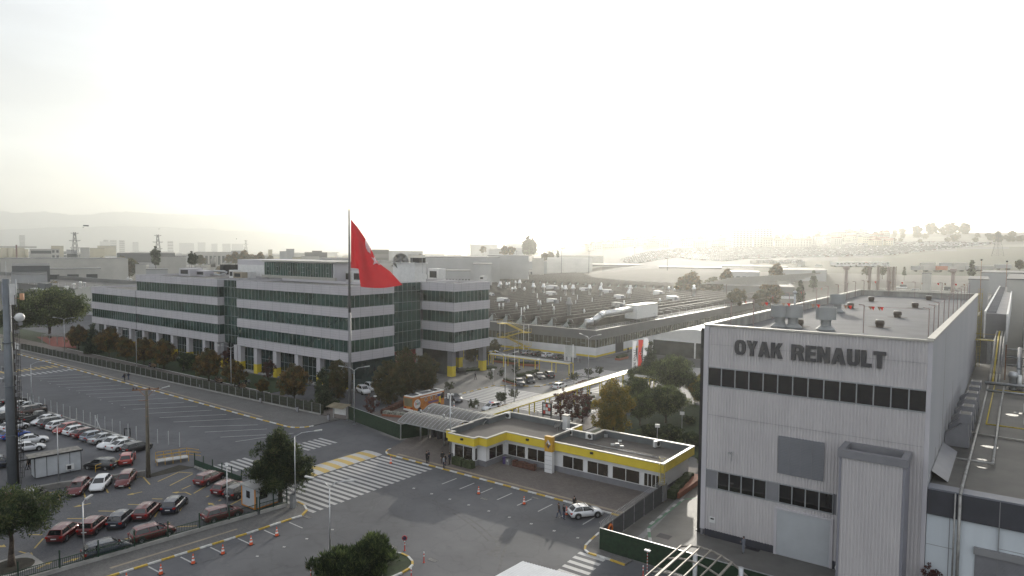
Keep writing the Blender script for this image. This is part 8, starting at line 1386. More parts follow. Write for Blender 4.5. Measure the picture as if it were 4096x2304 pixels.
# middle distance halls (z2, z3, z4 crops)
ZZ = dict(z1=z1, z2=z2, z3=z3, z4=z4, z5=z5, z6=z6)
for cr, x0, x1, yt, D, col, lab, kw in (('z2', 815,970,812,1000, 'g', 'low grey hall above the distant tree row', {}),('z2', 300,850,830,1050, 'l', 'long pale hall with dotted windows left of the tree row', dict(floors=1)),('z2', 1612,1728,785,800, 'g', 'tall plain grey block left of the flag', {}),('z2', 1515,1610,820,820, 'g', 'low grey annexe touching the tall plain block', {}),('z2', 1878,2205,835,850, 'd', 'dark wide block with a rounded top left of the flag', dict(depth=40)),('z2', 1985,2130,812,855, 'd', 'rounded top storey on the dark wide block', dict(base=16, depth=30)),('z2', 330,440,688,2500, 'g', 'domed hazy block on the skyline', {}),('z2', 525,615,707,2450, 'g', 'hazy block right of the domed one', {}),('z2', 685,805,707,2480, 'g', 'hazy flat block in the middle of the skyline', {}),('z2', 820,990,710,2460, 'g', 'wide hazy block before the third pylon', {}),('z2', 60,275,697,2550, 'g', 'wide hazy block at the start of the skyline row', {}),('z2', 1830,2090,890,640, 'l', 'pale low shed before the dark wide block', {}),('z2', 1700,1830,905,610, 'y', 'cream low shed between pale sheds', {}),('z2', 2090,2520,925,520, 'g', 'grey low shed with red bunting before it', dict(roof='low')),('z2', 1350,1410,795,1150, 'y', 'small cream block above the autumn trees', {}),
    ('z3', 680,925,722,800, 'd', 'dark office block with pale lines right of the flag', dict(floors=4, cols=1)),('z3', 925,1420,745,900, 'g', 'long hazy grey hall behind the satellite dishes', {}),('z3', 1455,2536,835,430, 'g', 'big grey ribbed hall behind the thin mast', dict(depth=90)),('z3', 2150,2420,930,395, 'g', 'lower grey hall with a yellow panel and windows', dict(depth=40)),('z3', 1210,1450,800,620, 'l', 'pale hall left of the big ribbed hall', {}),('z3', 2110,2500,645,1500, 'g', 'hazy hall on the low ridge below three round blocks', {}),('z3', 2217,2302,600,2500, 'g', 'pale round-topped block on the skyline, left of three near the ridge', {}),('z3', 2322,2402,600,2500, 'g', 'pale round-topped block on the skyline, middle of three near the ridge', {}),('z3', 2423,2505,600,2500, 'g', 'pale round-topped block on the skyline, right of three near the ridge', {}),('z3', 1700,2110,1030,345, 'g', 'low grey shed with windows behind the office wing', dict(floors=1, cols=9, depth=14)),('z3', 700,1000,890,420, 'l', 'pale shed roof behind the flag', dict(roof='low')),
    ('z4', 0,600,520,470, 'g', 'grey ribbed hall with a yellow stair', dict(depth=60)),('z4', 0,970,605,640, 'g', 'long grey hall with tall yellow sign panels', dict(depth=30)),('z4', 650,820,560,560, 'l', 'pale low shed behind the white arched hall', {}),('z4', 1490,2560,655,640, 'g', 'long grey hall with a row of skylights', dict(depth=55, floors=1, cols=1)),('z4', 270,540,345,1500, 'g', 'hazy block on the low ridge', {}),('z4', 20,540,430,900, 'g', 'long pale roof under the low ridge', dict(roof='low')),('z4', 330,655,715,620, 'l', 'white low shed with many windows before the long grey hall', dict(floors=1, cols=8, depth=8)),('z4', 950,1680,520,760, 'l', 'long pale roof behind the white arched hall', dict(depth=30)),
    ('z5', 130,1040,800,560, 'd', 'open dark hall front with white posts behind the autumn tree', dict(depth=40)),('z5', 1040,2000,810,600, 'g', 'long grey hall with skylights before the storage lot', dict(depth=60)),('z5', 1060,1590,870,420, 'g', 'low hall with dark roof and pale edge', dict(depth=40, floors=1, cols=6)),('z5', 1025,2090,1075,400, 'd', 'grey and white hall with a vent behind the autumn tree near the hall roof', dict(depth=70, base=0)),('z5', 1060,1250,660,780, 'l', 'small pale box hall at the lot edge', {}),('z5', 1250,1720,670,790, 'd', 'dark long shed below the storage lot', {}),('z5', 1450,1550,700,700, 'l', 'small white box shed among parked cars', {}),('z5', 2130,2250,715,640, 'l', 'small white box near the truck row', {}),('z5', 1870,2560,840,470, 'g', 'grey flat hall right of the round yellow tree', dict(depth=60)),
    ('z6', 1850,2110,870,300, 'g', 'pale grey block left of the conveyor gallery', dict(depth=40)),('z6', 1250,1370,790,420, 'l', 'white box with a round white tank on the wide flat roof', dict(depth=8)),('z6', 2010,2580,780,420, 'g', 'grey flat hall right of the conveyor gallery top', dict(depth=50)),('z6', 2350,2580,870,250, 'l', 'pale block right of the conveyor gallery', dict(depth=60))):
    f = ZZ[cr]; far_block(f(x0, yt)[0], f(x1, yt)[0], f(x0, yt)[1], D, col, lab, **kw)
for x0, x1, y0, y1, h, lab in ((-60,-10,200,470,9.5, 'wide low hall with a pale cluttered roof right behind the tall hall'),(4,90,190,430,10.0, 'wide low hall right of the conveyor gallery')):
    t = thing('flat_hall', lab, 'hall', (x0, y0,0)); s = MB(); s.box(0, x1 - x0,0, y1 - y0,0, h); s.build('wall', fw_g, t); s = MB(); s.box(-0.3, x1 - x0 + 0.3,-0.3, y1 - y0 + 0.3, h, h + 0.3); s.build('roof', mat('hazy_roof', (0.16,0.155,0.145),0.9, var=0.25, scale=0.08), t)
    for k in range(48): x, y = rg.uniform(3, x1 - x0 - 6), rg.uniform(4, y1 - y0 - 6); s = MB(); s.box(x, x + rg.uniform(1,6), y, y + rg.uniform(1,4), h + 0.3, h + rg.uniform(0.8,2.4)); s.build('roof_plant_unit', (fw_g, fw_d, whitem)[k % 3], t)
    for k in range(4): s = MB(); y = (y1 - y0) * (k + 0.6) / 4.6; s.beam((0, y, h + 0.9),(x1 - x0, y + 2, h + 0.9),0.7,0.7); s.build('roof_duct', copem if k % 2 else fw_g, t)
a, b = atd(*z5(1025,1075),399), atd(*z5(2090,1075),399); s = MB(); s.box(0,(b - a).length, -0.3,0.3,-5,6.2); o = s.build('white_hall_base', whitew, None, (a.x, a.y, 0), math.atan2(b.y - a.y, b.x - a.x)); tag(o, 'white lower wall below the grey hall band behind the autumn tree', 'wall')
# white arched hall
a, b = atd(*z4(860,680),620), atd(*z4(1520,680),620); w_ = (b - a).length; t = thing('arched_hall', 'white arched hall with a sunlit car park before it', 'hall', (a.x, a.y, TZ(a.x, a.y)), math.atan2(b.y - a.y, b.x - a.x)); s = MB(); n = 12; H_ = atd(*z4(1150,545),620).z - TZ(a.x, a.y)
for i in range(n):
    p, q = [(24 * (1 - math.cos(math.pi * k / n)) / 2, H_ * math.sin(math.pi * k / n)) for k in (i, i + 1)]; s.quad((0, p[0], p[1]),(w_, p[0], p[1]),(w_, q[0], q[1]),(0, q[0], q[1]))
s.add([(0,0,0),(0,12, H_),(0,24,0)], [(0,1,2)]); s.add([(w_, 0,0),(w_, 12, H_),(w_, 24,0)], [(0,2,1)]); s.build('roof', fw_l, t)
# roof tackle on the halls behind
for k, (x, yb, yt, w_) in enumerate(((570,985,705,22),(680,985,700,26),(815,990,700,28),(875,990,695,50),(270,900,735,60),(1645,960,770,60))):
    D = 262 if k < 4 else 285; p, q = atd(*z6(x, yb), D), atd(*z6(x, yt), D); s = MB(); r = w_ / 3.22 * D / FPX / 2; h = q.z - p.z
    if k < 4:
        for dx in (-r, r):
            for dy in (-r, r): s.beam((dx, dy, -8),(dx, dy, h),0.12,0.12)
        z = 0
        while z < h: s.box(-r - 0.05, r + 0.05,-r - 0.05, r + 0.05, z, z + 0.08); z += 1.2
        s.tube((0,0,-8),(0,0, h), r * 0.55, r * 0.55,10)
    else: s.tube((0,0,-8),(0,0, h), r * 0.6, r * 0.6,14); s.box(-r, r, -r, r, h, h + 1.2)
    o = s.build('exhaust_tower', mat('stack_pinkish', (0.34,0.28,0.25),0.7,0.2), None, p); tag(o, ('braced steel exhaust tower behind the hall, first from the left', 'braced steel exhaust tower behind the hall, second from the left', 'braced steel exhaust tower behind the hall, third from the left', 'widest braced exhaust tower behind the hall', 'thick round exhaust stack behind the hall\'s far left corner', 'thick round exhaust stack near the conveyor gallery')[k], 'exhaust tower')
for k in range(34):   # skylights and roof boxes on the wide halls
    x, y = ((rg.uniform(330,1800), rg.uniform(905,1010)) if k < 18 else (rg.uniform(1060,2500), rg.uniform(775,815))); cr = z6 if k < 18 else z5; D = rg.uniform(610,640); p = at(*z6(x, y),9.8) if k < 18 else atd(*cr(x, y), D); s = MB(); w_ = rg.uniform(1.5,5); s.box(-w_ / 2, w_ / 2,-1,1,-0.5 if k < 18 else -6,0.9); o = s.build('skylight_box', whitem if k % 3 else fw_g, None, p, YAW); tag(o, 'pale box skylight on a hazy hall roof before the storage lot' if k >= 18 else 'pale box skylight on the wide hall roof behind the exhaust towers', 'skylight', 'skylights on the halls before the storage lot' if k >= 18 else 'skylights on the wide roof behind the towers')
for k in range(7): a, b = atd(*z5(760 + k * 60,1030 - k * 12),300), atd(*z5(2000 + k * 80,1035 - k * 26),250); s = MB(); s.beam((0,0,0), b - a, 0.6,0.45); o = s.build('pipe_bridge', copem, None, a); tag(o, 'sunlit pipe run over the roofs left of the tall hall', 'pipe run', 'pipe runs over the roofs')
s = MB(); a, b = at(*c7(2150,345),9), at(*c7(2470,300),9)
# the hill: apartment blocks, houses, mosque, trees
for x0, x1, yt, D, lab, fl_, cl in ((1205,1490,225,1090, 'big nine-storey apartment block on the hill, left of two joined', 9,6),(1510,1775,228,1095, 'big nine-storey apartment block on the hill, right of two joined', 9,6),(1640,1780,360,1080, 'five-storey block right below the big apartment block', 5,4),(1815,1990,372,1085, 'five-storey block with a hipped roof right of the big apartments', 5,5),(2010,2170,375,1085, 'five-storey block in the middle of the hillside row', 5,4),(2180,2340,370,1085, 'five-storey block at the right end of the hillside row', 5,4)):
    far_block(z5(x0, yt)[0], z5(x1, yt)[0], z5(x0, yt)[1], D, 'l', lab, floors=fl_, cols=cl, depth=18, name='apartment_block', roof='flat' if fl_ > 5 else 'gable')
m0 = onterr(*z4(2085,245),1200); t = thing('hill_mosque', 'hazy mosque dome with two slim minarets on the hill skyline', 'mosque', m0); D = (m0 - Vector((0,0, CAMH))).dot(FW); r = 50 / 3.623 * D / FPX; s = MB(); s.lathe([(r, 0),(r, r * 0.3)] + [(r * math.cos(R(a)), r * 0.3 + r * 1.05 * math.sin(R(a))) for a in range(10,91,10)], 20); s.build('dome', fw_g, t)
for dx in (85,100): s = MB(); x = dx / 3.623 * D / FPX; s.tube((cy_ * x, sy_ * x, -10),(cy_ * x, sy_ * x, r * 2.9),1.1,0.8,8); s.build('minaret', fw_l, t)
for k in range(150):
    px = rg.uniform(2050,3550); base = np.interp(px, [2050,2300,2600,2900,3550], [985,978,962,955,955]); py = base + rg.uniform(-22,34) * min(1.0,(px - 1900) / 500); p = onterr(px, py, 700,1750); D = math.hypot(p.x, p.y)
    if D > 1740 or (2900 < px < 3260 and py > 960): continue
    w_, dp, h = rg.uniform(9,22), rg.uniform(9,14), rg.uniform(6,14); t = thing('hill_house', 'hazy small house crowded on the far hillside', 'house', (p.x, p.y, p.z - 1), YAW + rg.uniform(-.3, .3), 'houses on the far hillside'); s = MB(); s.box(0, w_, 0, dp, 0, h); s.build('wall', rg.choice((fw_l, fw_l, fw_g, fw_y)), t); s = MB(); s.add([(-.4,-.4, h),(w_ + .4,-.4, h),(w_ + .4, dp / 2, h + 2.6),(-.4, dp / 2, h + 2.6),(w_ + .4, dp + .4, h),(-.4, dp + .4, h)], [(0,1,2,3),(3,2,4,5),(0,3,5),(1,4,2)]); s.build('roof', rg.choice((fr_t, fr_g, fr_t)), t); s = MB(); nf = int(h / 3)
    for f in range(nf):
        for i in range(int(w_ / 3.2)): s.box(1 + i * 3.2,2.4 + i * 3.2,-0.1,0, f * 3 + 1, f * 3 + 2.4)
    s.build('window_band', fwin, t)
for k in range(190):
    px = rg.uniform(-60,2000); D = rg.choice((rg.uniform(900,1300), rg.uniform(1300,2800))); p = azd(math.degrees(math.atan((px - CX) / FPX)), D); w_, dp, h = rg.uniform(12,58), rg.uniform(12,34), rg.uniform(4,10) * (1 + D / 3000); t = thing('plain_shed', 'hazy flat industrial shed on the far plain', 'shed', (p[0], p[1], 0), YAW + rg.uniform(-.25, .25), 'sheds on the far plain'); s = MB(); s.box(-w_ / 2, w_ / 2,0, dp, 0, h); s.build('wall', rg.choice((fw_l, fw_l, fw_g, fw_y, fw_d)), t); s = MB(); s.add([(-w_ / 2,-.3, h),(w_ / 2,-.3, h),(w_ / 2, dp / 2, h + 1.6),(-w_ / 2, dp / 2, h + 1.6),(w_ / 2, dp, h),(-w_ / 2, dp, h)], [(0,1,2,3),(3,2,4,5),(0,3,5),(1,4,2)]); s.build('roof', rg.choice((fr_g, fw_l, fr_g)), t)
# far trees: shared crowns of three kinds
FT = {}
def fartree(kind, p, r, label, group):
    if kind not in FT:
        rs = np.random.default_rng(len(FT) + 200); sh, mt_ = dict(round=('round', 'mixed'), autumn=('round', 'autumn'), cyp=('column', 'fir'), fir=('cone', 'fir'))[kind]; P, Q = crown_pts(sh, -0.1 if sh == 'round' else -0.1,2.1 if sh == 'round' else 3.6,1.0 if sh == 'round' else 0.75,90, rs); FT[kind] = (leaves(P, [q * 1.2 for q in Q], 30,0.2, LM['autumn'] if kind == 'autumn' else LM[mt_], rs, 0.6), MB().tube((0,0,-2.5),(0,0,1.2),0.08,0.03,5))
        ms = FT[kind][1]; oo = ms.build('trunk', bark); FT[kind] = (FT[kind][0], oo.data); bpy.data.objects.remove(oo)
    t = thing('distant_tree', label, 'tree', p, rg.uniform(0,6.28), group); t.scale = (r,) * 3; link('crown', FT[kind][0], t); link('trunk', FT[kind][1], t)
for cr, x, y, w_, D, kind, lab in (('z1', 60,1110,150,300, 'autumn', 'autumn tree behind the telecom mast top'),('z1', 235,1130,110,320, 'round', 'dark low tree beside the autumn one at the far left'),('z1', 450,1125,160,330, 'round', 'low dark tree group before the pale shed'),('z1', 1490,1120,210,420, 'autumn', 'tall autumn tree right of the pale shed'),('z1', 1630,1100,130,460, 'round', 'round tree behind the autumn trees'),('z1', 1750,1150,250,400, 'autumn', 'broad autumn tree left of the gabled white shed'),('z1', 1880,1150,230,390, 'round', 'green and yellow tree before the gabled white shed'),('z1', 2440,1060,130,430, 'round', 'dark tree at the end of the left sheds'),('z2', 780,975,110,480, 'autumn', 'pale autumn tree in the row left of the flag, first'),('z2', 880,975,150,470, 'autumn', 'pale autumn tree in the row left of the flag, second'),('z2', 1000,975,170,475, 'autumn', 'pale autumn tree in the row left of the flag, third'),('z2', 1120,970,110,480, 'autumn', 'pale autumn tree in the row left of the flag, fourth'),('z2', 1235,970,140,450, 'autumn', 'tall pale tree right of the gap in the row'),('z2', 1380,965,90,430, 'round', 'small round tree right of the tall pale one'),('z2', 370,1000,130,420, 'round', 'dark bushy tree right of the cypress group'),('z2', 60,1010,120,400, 'round', 'dark bushy tree left of the cypress group'),('z3', 1385,890,110,520, 'round', 'round bush beside the thin mast'),('z3', 2290,760,90,900, 'autumn', 'pale autumn tree before the low ridge'),('z4', 250,500,130,760, 'autumn', 'rusty tree pair left of the cypresses'),('z4', 340,505,120,760, 'autumn', 'rusty tree right of the rusty pair'),('z4', 830,580,110,660, 'round', 'dark tree left of the white arched hall'),('z4', 910,560,100,680, 'round', 'dark tree touching the white arched hall'),('z4', 1020,535,70,700, 'fir', 'dark fir behind the white arched hall'),
    ('z5', 590,1200,330,385, 'autumn', 'large brown-orange tree rising behind the sawtooth factory'),('z5', 500,1210,280,380, 'autumn', 'brown-orange tree on the left of the large one'),('z5', 900,1230,290,390, 'round', 'dark green tree right of the smoking chimney'),('z5', 1110,1010,190,340, 'autumn', 'small pale autumn tree before the low hall'),('z5', 1830,940,200,360, 'autumn', 'round yellow-green tree before the long grey hall'),('z5', 1750,1290,300,330, 'autumn', 'round yellow-green tree close behind the tall hall\'s left parapet'),('z5', 1270,1330,230,300, 'round', 'low green bushes left of the pennant line'),('z5', 1600,1330,200,300, 'round', 'low green tree under the round yellow one'),('z5', 2170,1290,210,330, 'fir', 'tall dark fir behind the tall hall\'s left parapet, nearer of two'),('z5', 2365,1070,160,420, 'fir', 'dark fir right of the tall one'),('z6', 790,315,70,1500, 'round', 'small round tree on the hill crest, left of three'),('z6', 895,315,75,1500, 'round', 'small round tree on the hill crest, middle of three'),('z6', 990,318,100,1500, 'round', 'wide tree on the hill crest, right of three'),('z6', 1180,320,140,1500, 'round', 'tree left of the crest house'),('z6', 1370,250,180,1500, 'round', 'tall tree behind the crest house'),('z6', 1620,315,180,1500, 'round', 'big spreading pine on the crest right of the house'),('z6', 1520,318,120,1500, 'round', 'tree between the crest house and the big pine'),('z6', 1790,295,170,1500, 'round', 'spreading tree right of the big crest pine'),('z6', 1020,800,70,480, 'fir', 'small fir among the roofs behind the hall'),('z6', 540,800,110,490, 'round', 'dark bush left of the first exhaust tower'),('z6', 740,795,100,490, 'round', 'dark bush between the exhaust towers'),('z6', 1890,800,130,490, 'fir', 'dark leaning fir near the conveyor gallery'),('z6', 2510,720,110,520, 'round', 'dark bush at the right edge near the trailers')):
    f = ZZ[cr]; p = atd(*f(x, y), D)
    if cr < 'z4' and p.z > 5: D = max(D, min(900, D * 27 / (30 - p.z))); p = atd(*f(x, y), D)
    scl = {'z6': 3.22}.get(cr, 3.623); r = w_ / scl * (p - Vector((0,0, CAMH))).dot(FW) / FPX / 2 * (0.75 if cr == 'z6' and D > 1000 else 0.92); fartree(kind, (p.x, p.y, TZ(p.x, p.y) if D > 600 and cr > 'z4' else p.z), r, lab, None)
for x, y, w_ in ((240,1000,45),(210,990,25),(290,1000,40)): p = atd(*z2(x, y),420); fartree('cyp', p, w_ / 3.623 * 420 / FPX * 1.1, 'dark narrow cypress standing alone in a group of three left of the boiler flues', 'cypress group left of the flues')
p = atd(*z1(2255,1005),600); fartree('cyp', p, 2.6 * 1.6, 'single dark cypress among the left sheds', None)
for k in range(10): p = atd(*z4(540 + k * 14,490),800); fartree('cyp', p, rg.uniform(3.2,6.5), 'thin hazy cypress in the row before the low ridge', 'cypress row before the low ridge')
for k in range(16): p = onterr(2600 + (430 + k * 48) / 3.623,850 + 300 / 3.623,1000,1790); fartree('cyp', p, rg.uniform(3,5.5), 'thin hazy cypress on the hill skyline left of the apartments', 'cypresses on the hill skyline')
for k in range(120):
    px = rg.uniform(2050,4150); py = np.interp(px, [2050,2600,3500,4150], [975,945,945,940]) + rg.uniform(-4,28); p = onterr(px, py, 850,1790); fartree('round', p, rg.uniform(2.4,5), 'hazy tree among the hillside houses' if px < 3560 else 'hazy tree along the right-hand hill crest', 'trees among the hillside houses' if px < 3560 else 'trees along the hill crest')
for k in range(80): px = rg.uniform(-50,1950); D = rg.uniform(420,1500); p = azd(math.degrees(math.atan((px - CX) / FPX)), D); fartree(rg.choice(('round', 'autumn')),(p[0], p[1], 0), rg.uniform(3,5.5), 'hazy tree between the sheds of the plain', 'trees between the sheds of the plain')
# storage lot: rows of parked cars on the slope
def mini_car(cab):
    s = MB(); s.add([(-0.86,-2.15,0.25),(0.86,-2.15,0.25),(0.86,2.15,0.25),(-0.86,2.15,0.25),(-0.84,-2.1,0.92),(0.84,-2.1,0.92),(0.84,2.1,0.80),(-0.84,2.1,0.80)], [(0,1,5,4),(1,2,6,5),(2,3,7,6),(3,0,4,7),(4,5,6,7)], 0); s.add([(-0.8,-1.9,0.9),(0.8,-1.9,0.9),(0.8,1.1,0.86),(-0.8,1.1,0.86),(-0.62, cab, 1.44),(0.62, cab, 1.44),(0.62,0.3,1.44),(-0.62,0.3,1.44)], [(0,1,5,4),(1,2,6,5),(2,3,7,6),(3,0,4,7)], 1); s.quad((-0.62, cab, 1.45),(0.62, cab, 1.45),(0.62,0.3,1.45),(-0.62,0.3,1.45),0)
    for x in (-0.8,0.8):
        for y in (-1.35,1.35): s.tube((x - 0.1, y, 0.3),(x + 0.1, y, 0.3),0.3,0.3,8,2)
    return s
MC = []
for k, c in enumerate(('white', 'white', 'silver', 'grey', 'darkred', 'black')): o = mini_car(-1.5 if k % 2 else -0.9).build('stored_car', [PAINT[c], cglass, tyre]); MC.append(o.data); bpy.data.objects.remove(o)
spots = []
def inpoly(x, y, poly):
    c = False; j = len(poly) - 1
    for i in range(len(poly)):
        if (poly[i][1] > y) != (poly[j][1] > y) and x < (poly[j][0] - poly[i][0]) * (y - poly[i][1]) / (poly[j][1] - poly[i][1]) + poly[i][0]: c = not c
        j = i
    return c
LOTP = [(2590,1008),(2700,996),(2900,994),(3200,984),(3400,976),(3700,968),(3990,972),(3950,980),(3750,1000),(3560,1022),(3450,1026),(3000,1034),(2900,1046),(2780,1040),(2700,1030),(2560,1052),(2500,1052),(2480,1040)]
def projp(p): d = Vector(p) - Vector((0,0, CAMH)); z = d.dot(FW); return CX + FPX * d.dot(RT) / z, CY - FPX * d.dot(UP) / z
da = R(36.5 + 90 - 80); U_ = Vector((math.cos(da), math.sin(da))); V_ = Vector((-U_.y, U_.x))
c0 = Vector(azd(22,930)); row = 0; r_ = -420.0
while r_ < 420:
    for g2 in (0,5.0):
        q = -620.0
        while q < 620:
            p = c0 + U_ * q + V_ * (r_ + g2); x, y = p; D = math.hypot(x, y)
            if 640 < D < 1250:
                z = TZ(x, y); px, py = projp((x, y, z))
                if inpoly(px, py, LOTP) and rg.random() < 0.9: spots.append((py, x, y, z, g2))
            q += 2.75
    r_ += 16.0
for k in range(150):
    px, py = rg.uniform(*z4(985,0)[:1], z4(1425,0)[0]), rg.uniform(z4(0,690)[1], z4(0,745)[1]); p = onterr(px, py, 380,700); spots.append((py, p.x, p.y, p.z, 0))
for k in range(90):
    px, py = rg.uniform(2600 + 1530 / 3.623,2600 + 2200 / 3.623), rg.uniform(850 + 700 / 3.623,850 + 745 / 3.623); p = onterr(px, py, 380,800); spots.append((py, p.x, p.y, p.z, 5))
spots.sort(key=lambda a: math.hypot(a[1], a[2])); near_c, rest = spots[:238], spots[238:]
for py, x, y, z, g2 in near_c: link('stored_car', MC[min(5, int(rg.random() ** 1.6 * 6))], None, (x, y, z + 0.02), da + (0 if g2 == 0 else math.pi) + rg.uniform(-.03, .03), 'small glinting car in the crowded far storage lot', 'car', 'cars in the far storage lot')
if rest:
    V3, F3, M3 = [], [], []; pr_ = [mini_car(-1.5), mini_car(-0.9)]; cols = [rg.choice((0,0,0,0,1,1,2,3)) for _ in rest]
    big = MB()
    for (py, x, y, z, g2), cc in zip(rest, cols):
        m_ = pr_[cc % 2]; a = da + (0 if g2 == 0 else math.pi); c_, s_ = math.cos(a), math.sin(a); o = len(big.v); nv = 17 if False else 20
        big.v += [(x + v[0] * c_ - v[1] * s_, y + v[0] * s_ + v[1] * c_, z + v[2]) for v in m_.v[:20]]; fc = [f for f in m_.f if max(f) < 20]; big.f += [tuple(i + o for i in f) for f in fc]; mi = [m_.m[i] for i, f in enumerate(m_.f) if max(f) < 20]; big.m += [4 if i == 1 else cc for i in mi]; big.sm += [False] * len(fc)
    o = big.build('stored_cars_mass', [PAINT['white'], PAINT['silver'], PAINT['grey'], PAINT['darkred'], cglass]); tag(o, 'mass of stored cars shimmering over the far sloping lot', 'cars', None, 'stuff')
# trucks and trailers
def truck(p, ang, m, label, L=13.5, cab=True):
    t = thing('parked_truck', label, 'truck', p, ang, 'trucks and trailers before the field'); s = MB(); s.box(-1.25,1.25,-L, 0,1.1,4.0); s.build('trailer_box', m, t); s = MB()
    for y in (-L + 1.5,-L + 2.8,-3): s.tube((-1.2, y, 0.5),(1.2, y, 0.5),0.5,0.5,10)
    s.build('wheels', tyre, t)
    if cab: s = MB(); s.box(-1.22,1.22,0.4,2.4,0.6,3.6); s.box(-1.1,1.1,2.39,2.42,2.1,3.1,1); s.build('cab', [PAINT['white'], cglass], t)
tm_ = [whitem, fw_l, mat('trailer_orange', (0.42,0.13,0.06),0.6), fw_g]
for k, x in enumerate((305,395,487,580,705,865,970,1065,1160,1265,1465,1590)): p = onterr(3300 + x / 6.44,900 + 1078 / 6.44,380,900); truck((p.x, p.y, p.z), YAW + R(175), tm_[2] if k == 7 else tm_[k % 2], 'parked truck seen end-on in the row below the field, %s' % ('orange one' if k == 7 else 'white one'),12)
for k, (x, y) in enumerate(((1230,690),(1480,690),(1650,690),(1120,740),(1250,740),(1440,740),(1580,740),(1800,735),(1960,735),(2190,715),(2560,690))): p = onterr(*z6(x, y + 22),380,900); truck((p.x, p.y, p.z), YAW + R(102), tm_[2] if k in (5,) else tm_[(k * 3) % 2 * 3 if k % 2 else 1], 'long trailer parked broadside at the foot of the field, %s' % ('orange one' if k == 5 else 'pale one'),13.6, cab=False)
# pylons and floodlight masts
def pylon(p, h, label):
    t = thing('power_pylon', label, 'pylon', p, YAW + 0.3); s = MB(); wd = lambda z: max(0.9, h * 0.11 * (1 - z / h) ** 1.3 + 0.9); zs = [h * k / 9 for k in range(10)]
    for a, b in zip(zs, zs[1:]):
        wa, wb_ = wd(a), wd(b)
        for sx, sy in ((-1,-1),(1,-1),(1,1),(-1,1)): s.beam((sx * wa, sy * wa, a),(sx * wb_, sy * wb_, b), h * 0.008, h * 0.008)
        for sy in (-1,1): s.beam((-wa, sy * wa, a),(wb_, sy * wb_, b), h * 0.005, h * 0.005); s.beam((wa, sy * wa, a),(-wb_, sy * wb_, b), h * 0.005, h * 0.005)
    s.build('lattice_mast', fw_d, t)
    for z, L in ((h * 0.98,4.2),(h * 0.80,6.0),(h * 0.62,5.2),(h * 0.45,6.0)): s = MB(); s.beam((-L, 0, z),(L, 0, z), h * 0.008, h * 0.008); s.beam((-L, 0, z),(-1,0, z - 1.5), h * 0.005, h * 0.005); s.beam((L, 0, z),(1,0, z - 1.5), h * 0.005, h * 0.005); s.build('crossarm', fw_d, t)
for cr, x, yt, yb, D, lab in (('z1', 1080,540,800,950, 'lattice power pylon at the left with four crossarms, nearest'),('z1', 2285,573,815,980, 'lattice power pylon second from the left'),('z2', 1025,655,750,1900, 'faint small pylon on the skyline left of the flag'),('z3', 2100,605,690,1500, 'faint pylon before the round-topped blocks'),('z6', 2240,230,420,900, 'faint pylon at the right on the field edge'),('z5', 2370,330,600,860, 'faint pylon standing in the storage lot')): f = ZZ[cr]; a = atd(*f(x, yt), D); gz = TZ(a.x, a.y); pylon((a.x, a.y, gz), a.z - gz, lab)
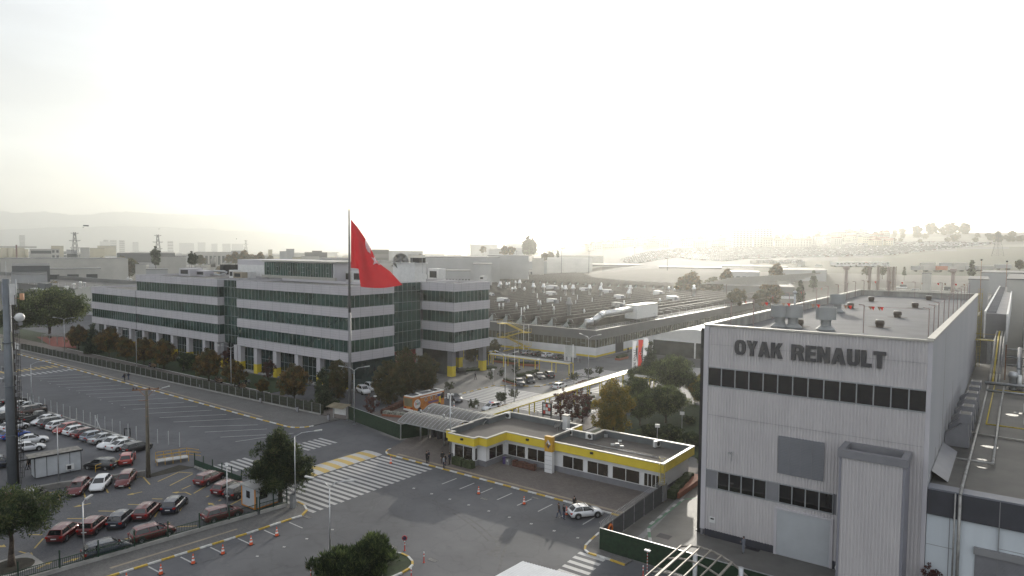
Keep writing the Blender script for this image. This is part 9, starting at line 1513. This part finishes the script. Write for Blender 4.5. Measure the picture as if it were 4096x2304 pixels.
for cr, x, yt, D, lab in (('z4', 422,450,560, 'floodlight mast left of the white arched hall'),('z4', 1075,410,590, 'floodlight mast before the white arched hall'),('z4', 1472,450,585, 'floodlight mast right of the white arched hall'),('z4', 2135,400,760, 'floodlight mast at the near end of the storage lot'),('z5', 257,575,520, 'tall floodlight mast before the glaring lot'),('z6', 640,195,1500, 'thin floodlight mast on the hill crest left of the three trees'),('z6', 1197,175,1480, 'thin floodlight mast beside the crest house'),('z6', 2017,620,290, 'red aircraft-warning mast before the field'),('z6', 2345,640,300, 'grey mast right of the red-topped one')):
    f = ZZ[cr]; a = atd(*f(x, yt), D); gz = TZ(a.x, a.y); t = thing('floodlight_mast', lab, 'mast', (a.x, a.y, gz)); h = a.z - gz; r = D * 0.00045; s = MB(); s.tube((0,0,0),(0,0, h), r, r * 0.6,6); s.build('pole', fw_d if cr != 'z6' or D > 400 else rusty, t); s = MB(); s.lathe([(0.02, h - r),(r * 5, h),(r * 5, h + r * 0.8),(0.02, h + r)], 8) if D > 400 else s.lathe([(0.02, h),(0.35, h + 0.1),(0.35, h + 0.5),(0.02, h + 0.6)], 8); s.build('lamp_ring', fw_d, t)
for q, D in (((1208,470),500),((2305,493),520)): p = atd(*z1(*q), D); s = MB(); s.add([(-0.9,0,0.3),(0,0.2,0),(0,-0.2,0),(0.9,0,0.35)], [(0,2,1),(1,2,3),(0,1,2),(1,3,2)]); s.tube((0,-0.4,0),(0,0.4,0),0.12,0.05,6); o = s.build('flying_bird', blackm, None, p, YAW); o.scale = (1.3,) * 3; tag(o, 'tiny dark bird gliding above the first pylon' if q[0] < 2000 else 'tiny dark bird gliding above the second pylon', 'bird')
p = atd(*z2(890,643),500); s = MB(); s.add([(-0.5,0,0.9),(0,0.2,0),(0,-0.2,0),(0.5,0,0.9)], [(0,2,1),(1,2,3),(0,1,2),(1,3,2)]); o = s.build('flying_bird', blackm, None, p); tag(o, 'tiny dark bird with raised wings above the skyline blocks', 'bird')
s = MB()   # bunting beyond the office roof
for k in range(60): x, y = rg.uniform(1250,2480), rg.uniform(960,1010); p = atd(*z2(x, y), rg.uniform(205,300)); s.add([p, p + Vector((0.5,0.3,-0.1)), p + Vector((0.2,0.2,-0.9))], [(0,1,2),(0,2,1)], k % 3 == 0)
o = s.build('pennant_strings', [redm, whitem]); tag(o, 'strings of red and white pennants beyond the office roof', 'bunting', None, 'stuff')
# ------------------------------------------------------------------ the hazy air
hm_ = bpy.data.materials.new('haze_air'); hm_.use_nodes = True; n = hm_.node_tree.nodes; n.remove(n['Principled BSDF']); pv = n.new('ShaderNodeVolumePrincipled'); pv.inputs['Color'].default_value = (0.96,0.965,0.925,1); pv.inputs['Density'].default_value = HAZE_D; pv.inputs['Anisotropy'].default_value = HAZE_G; hm_.node_tree.links.new(pv.outputs[0], n['Material Output'].inputs['Volume'])
s = MB(); s.box(-14000,14000,-14000,14000,-12,760); o = s.build('haze', hm_); o['kind'] = 'stuff'; o['label'] = 'pale sunlit haze filling the air'
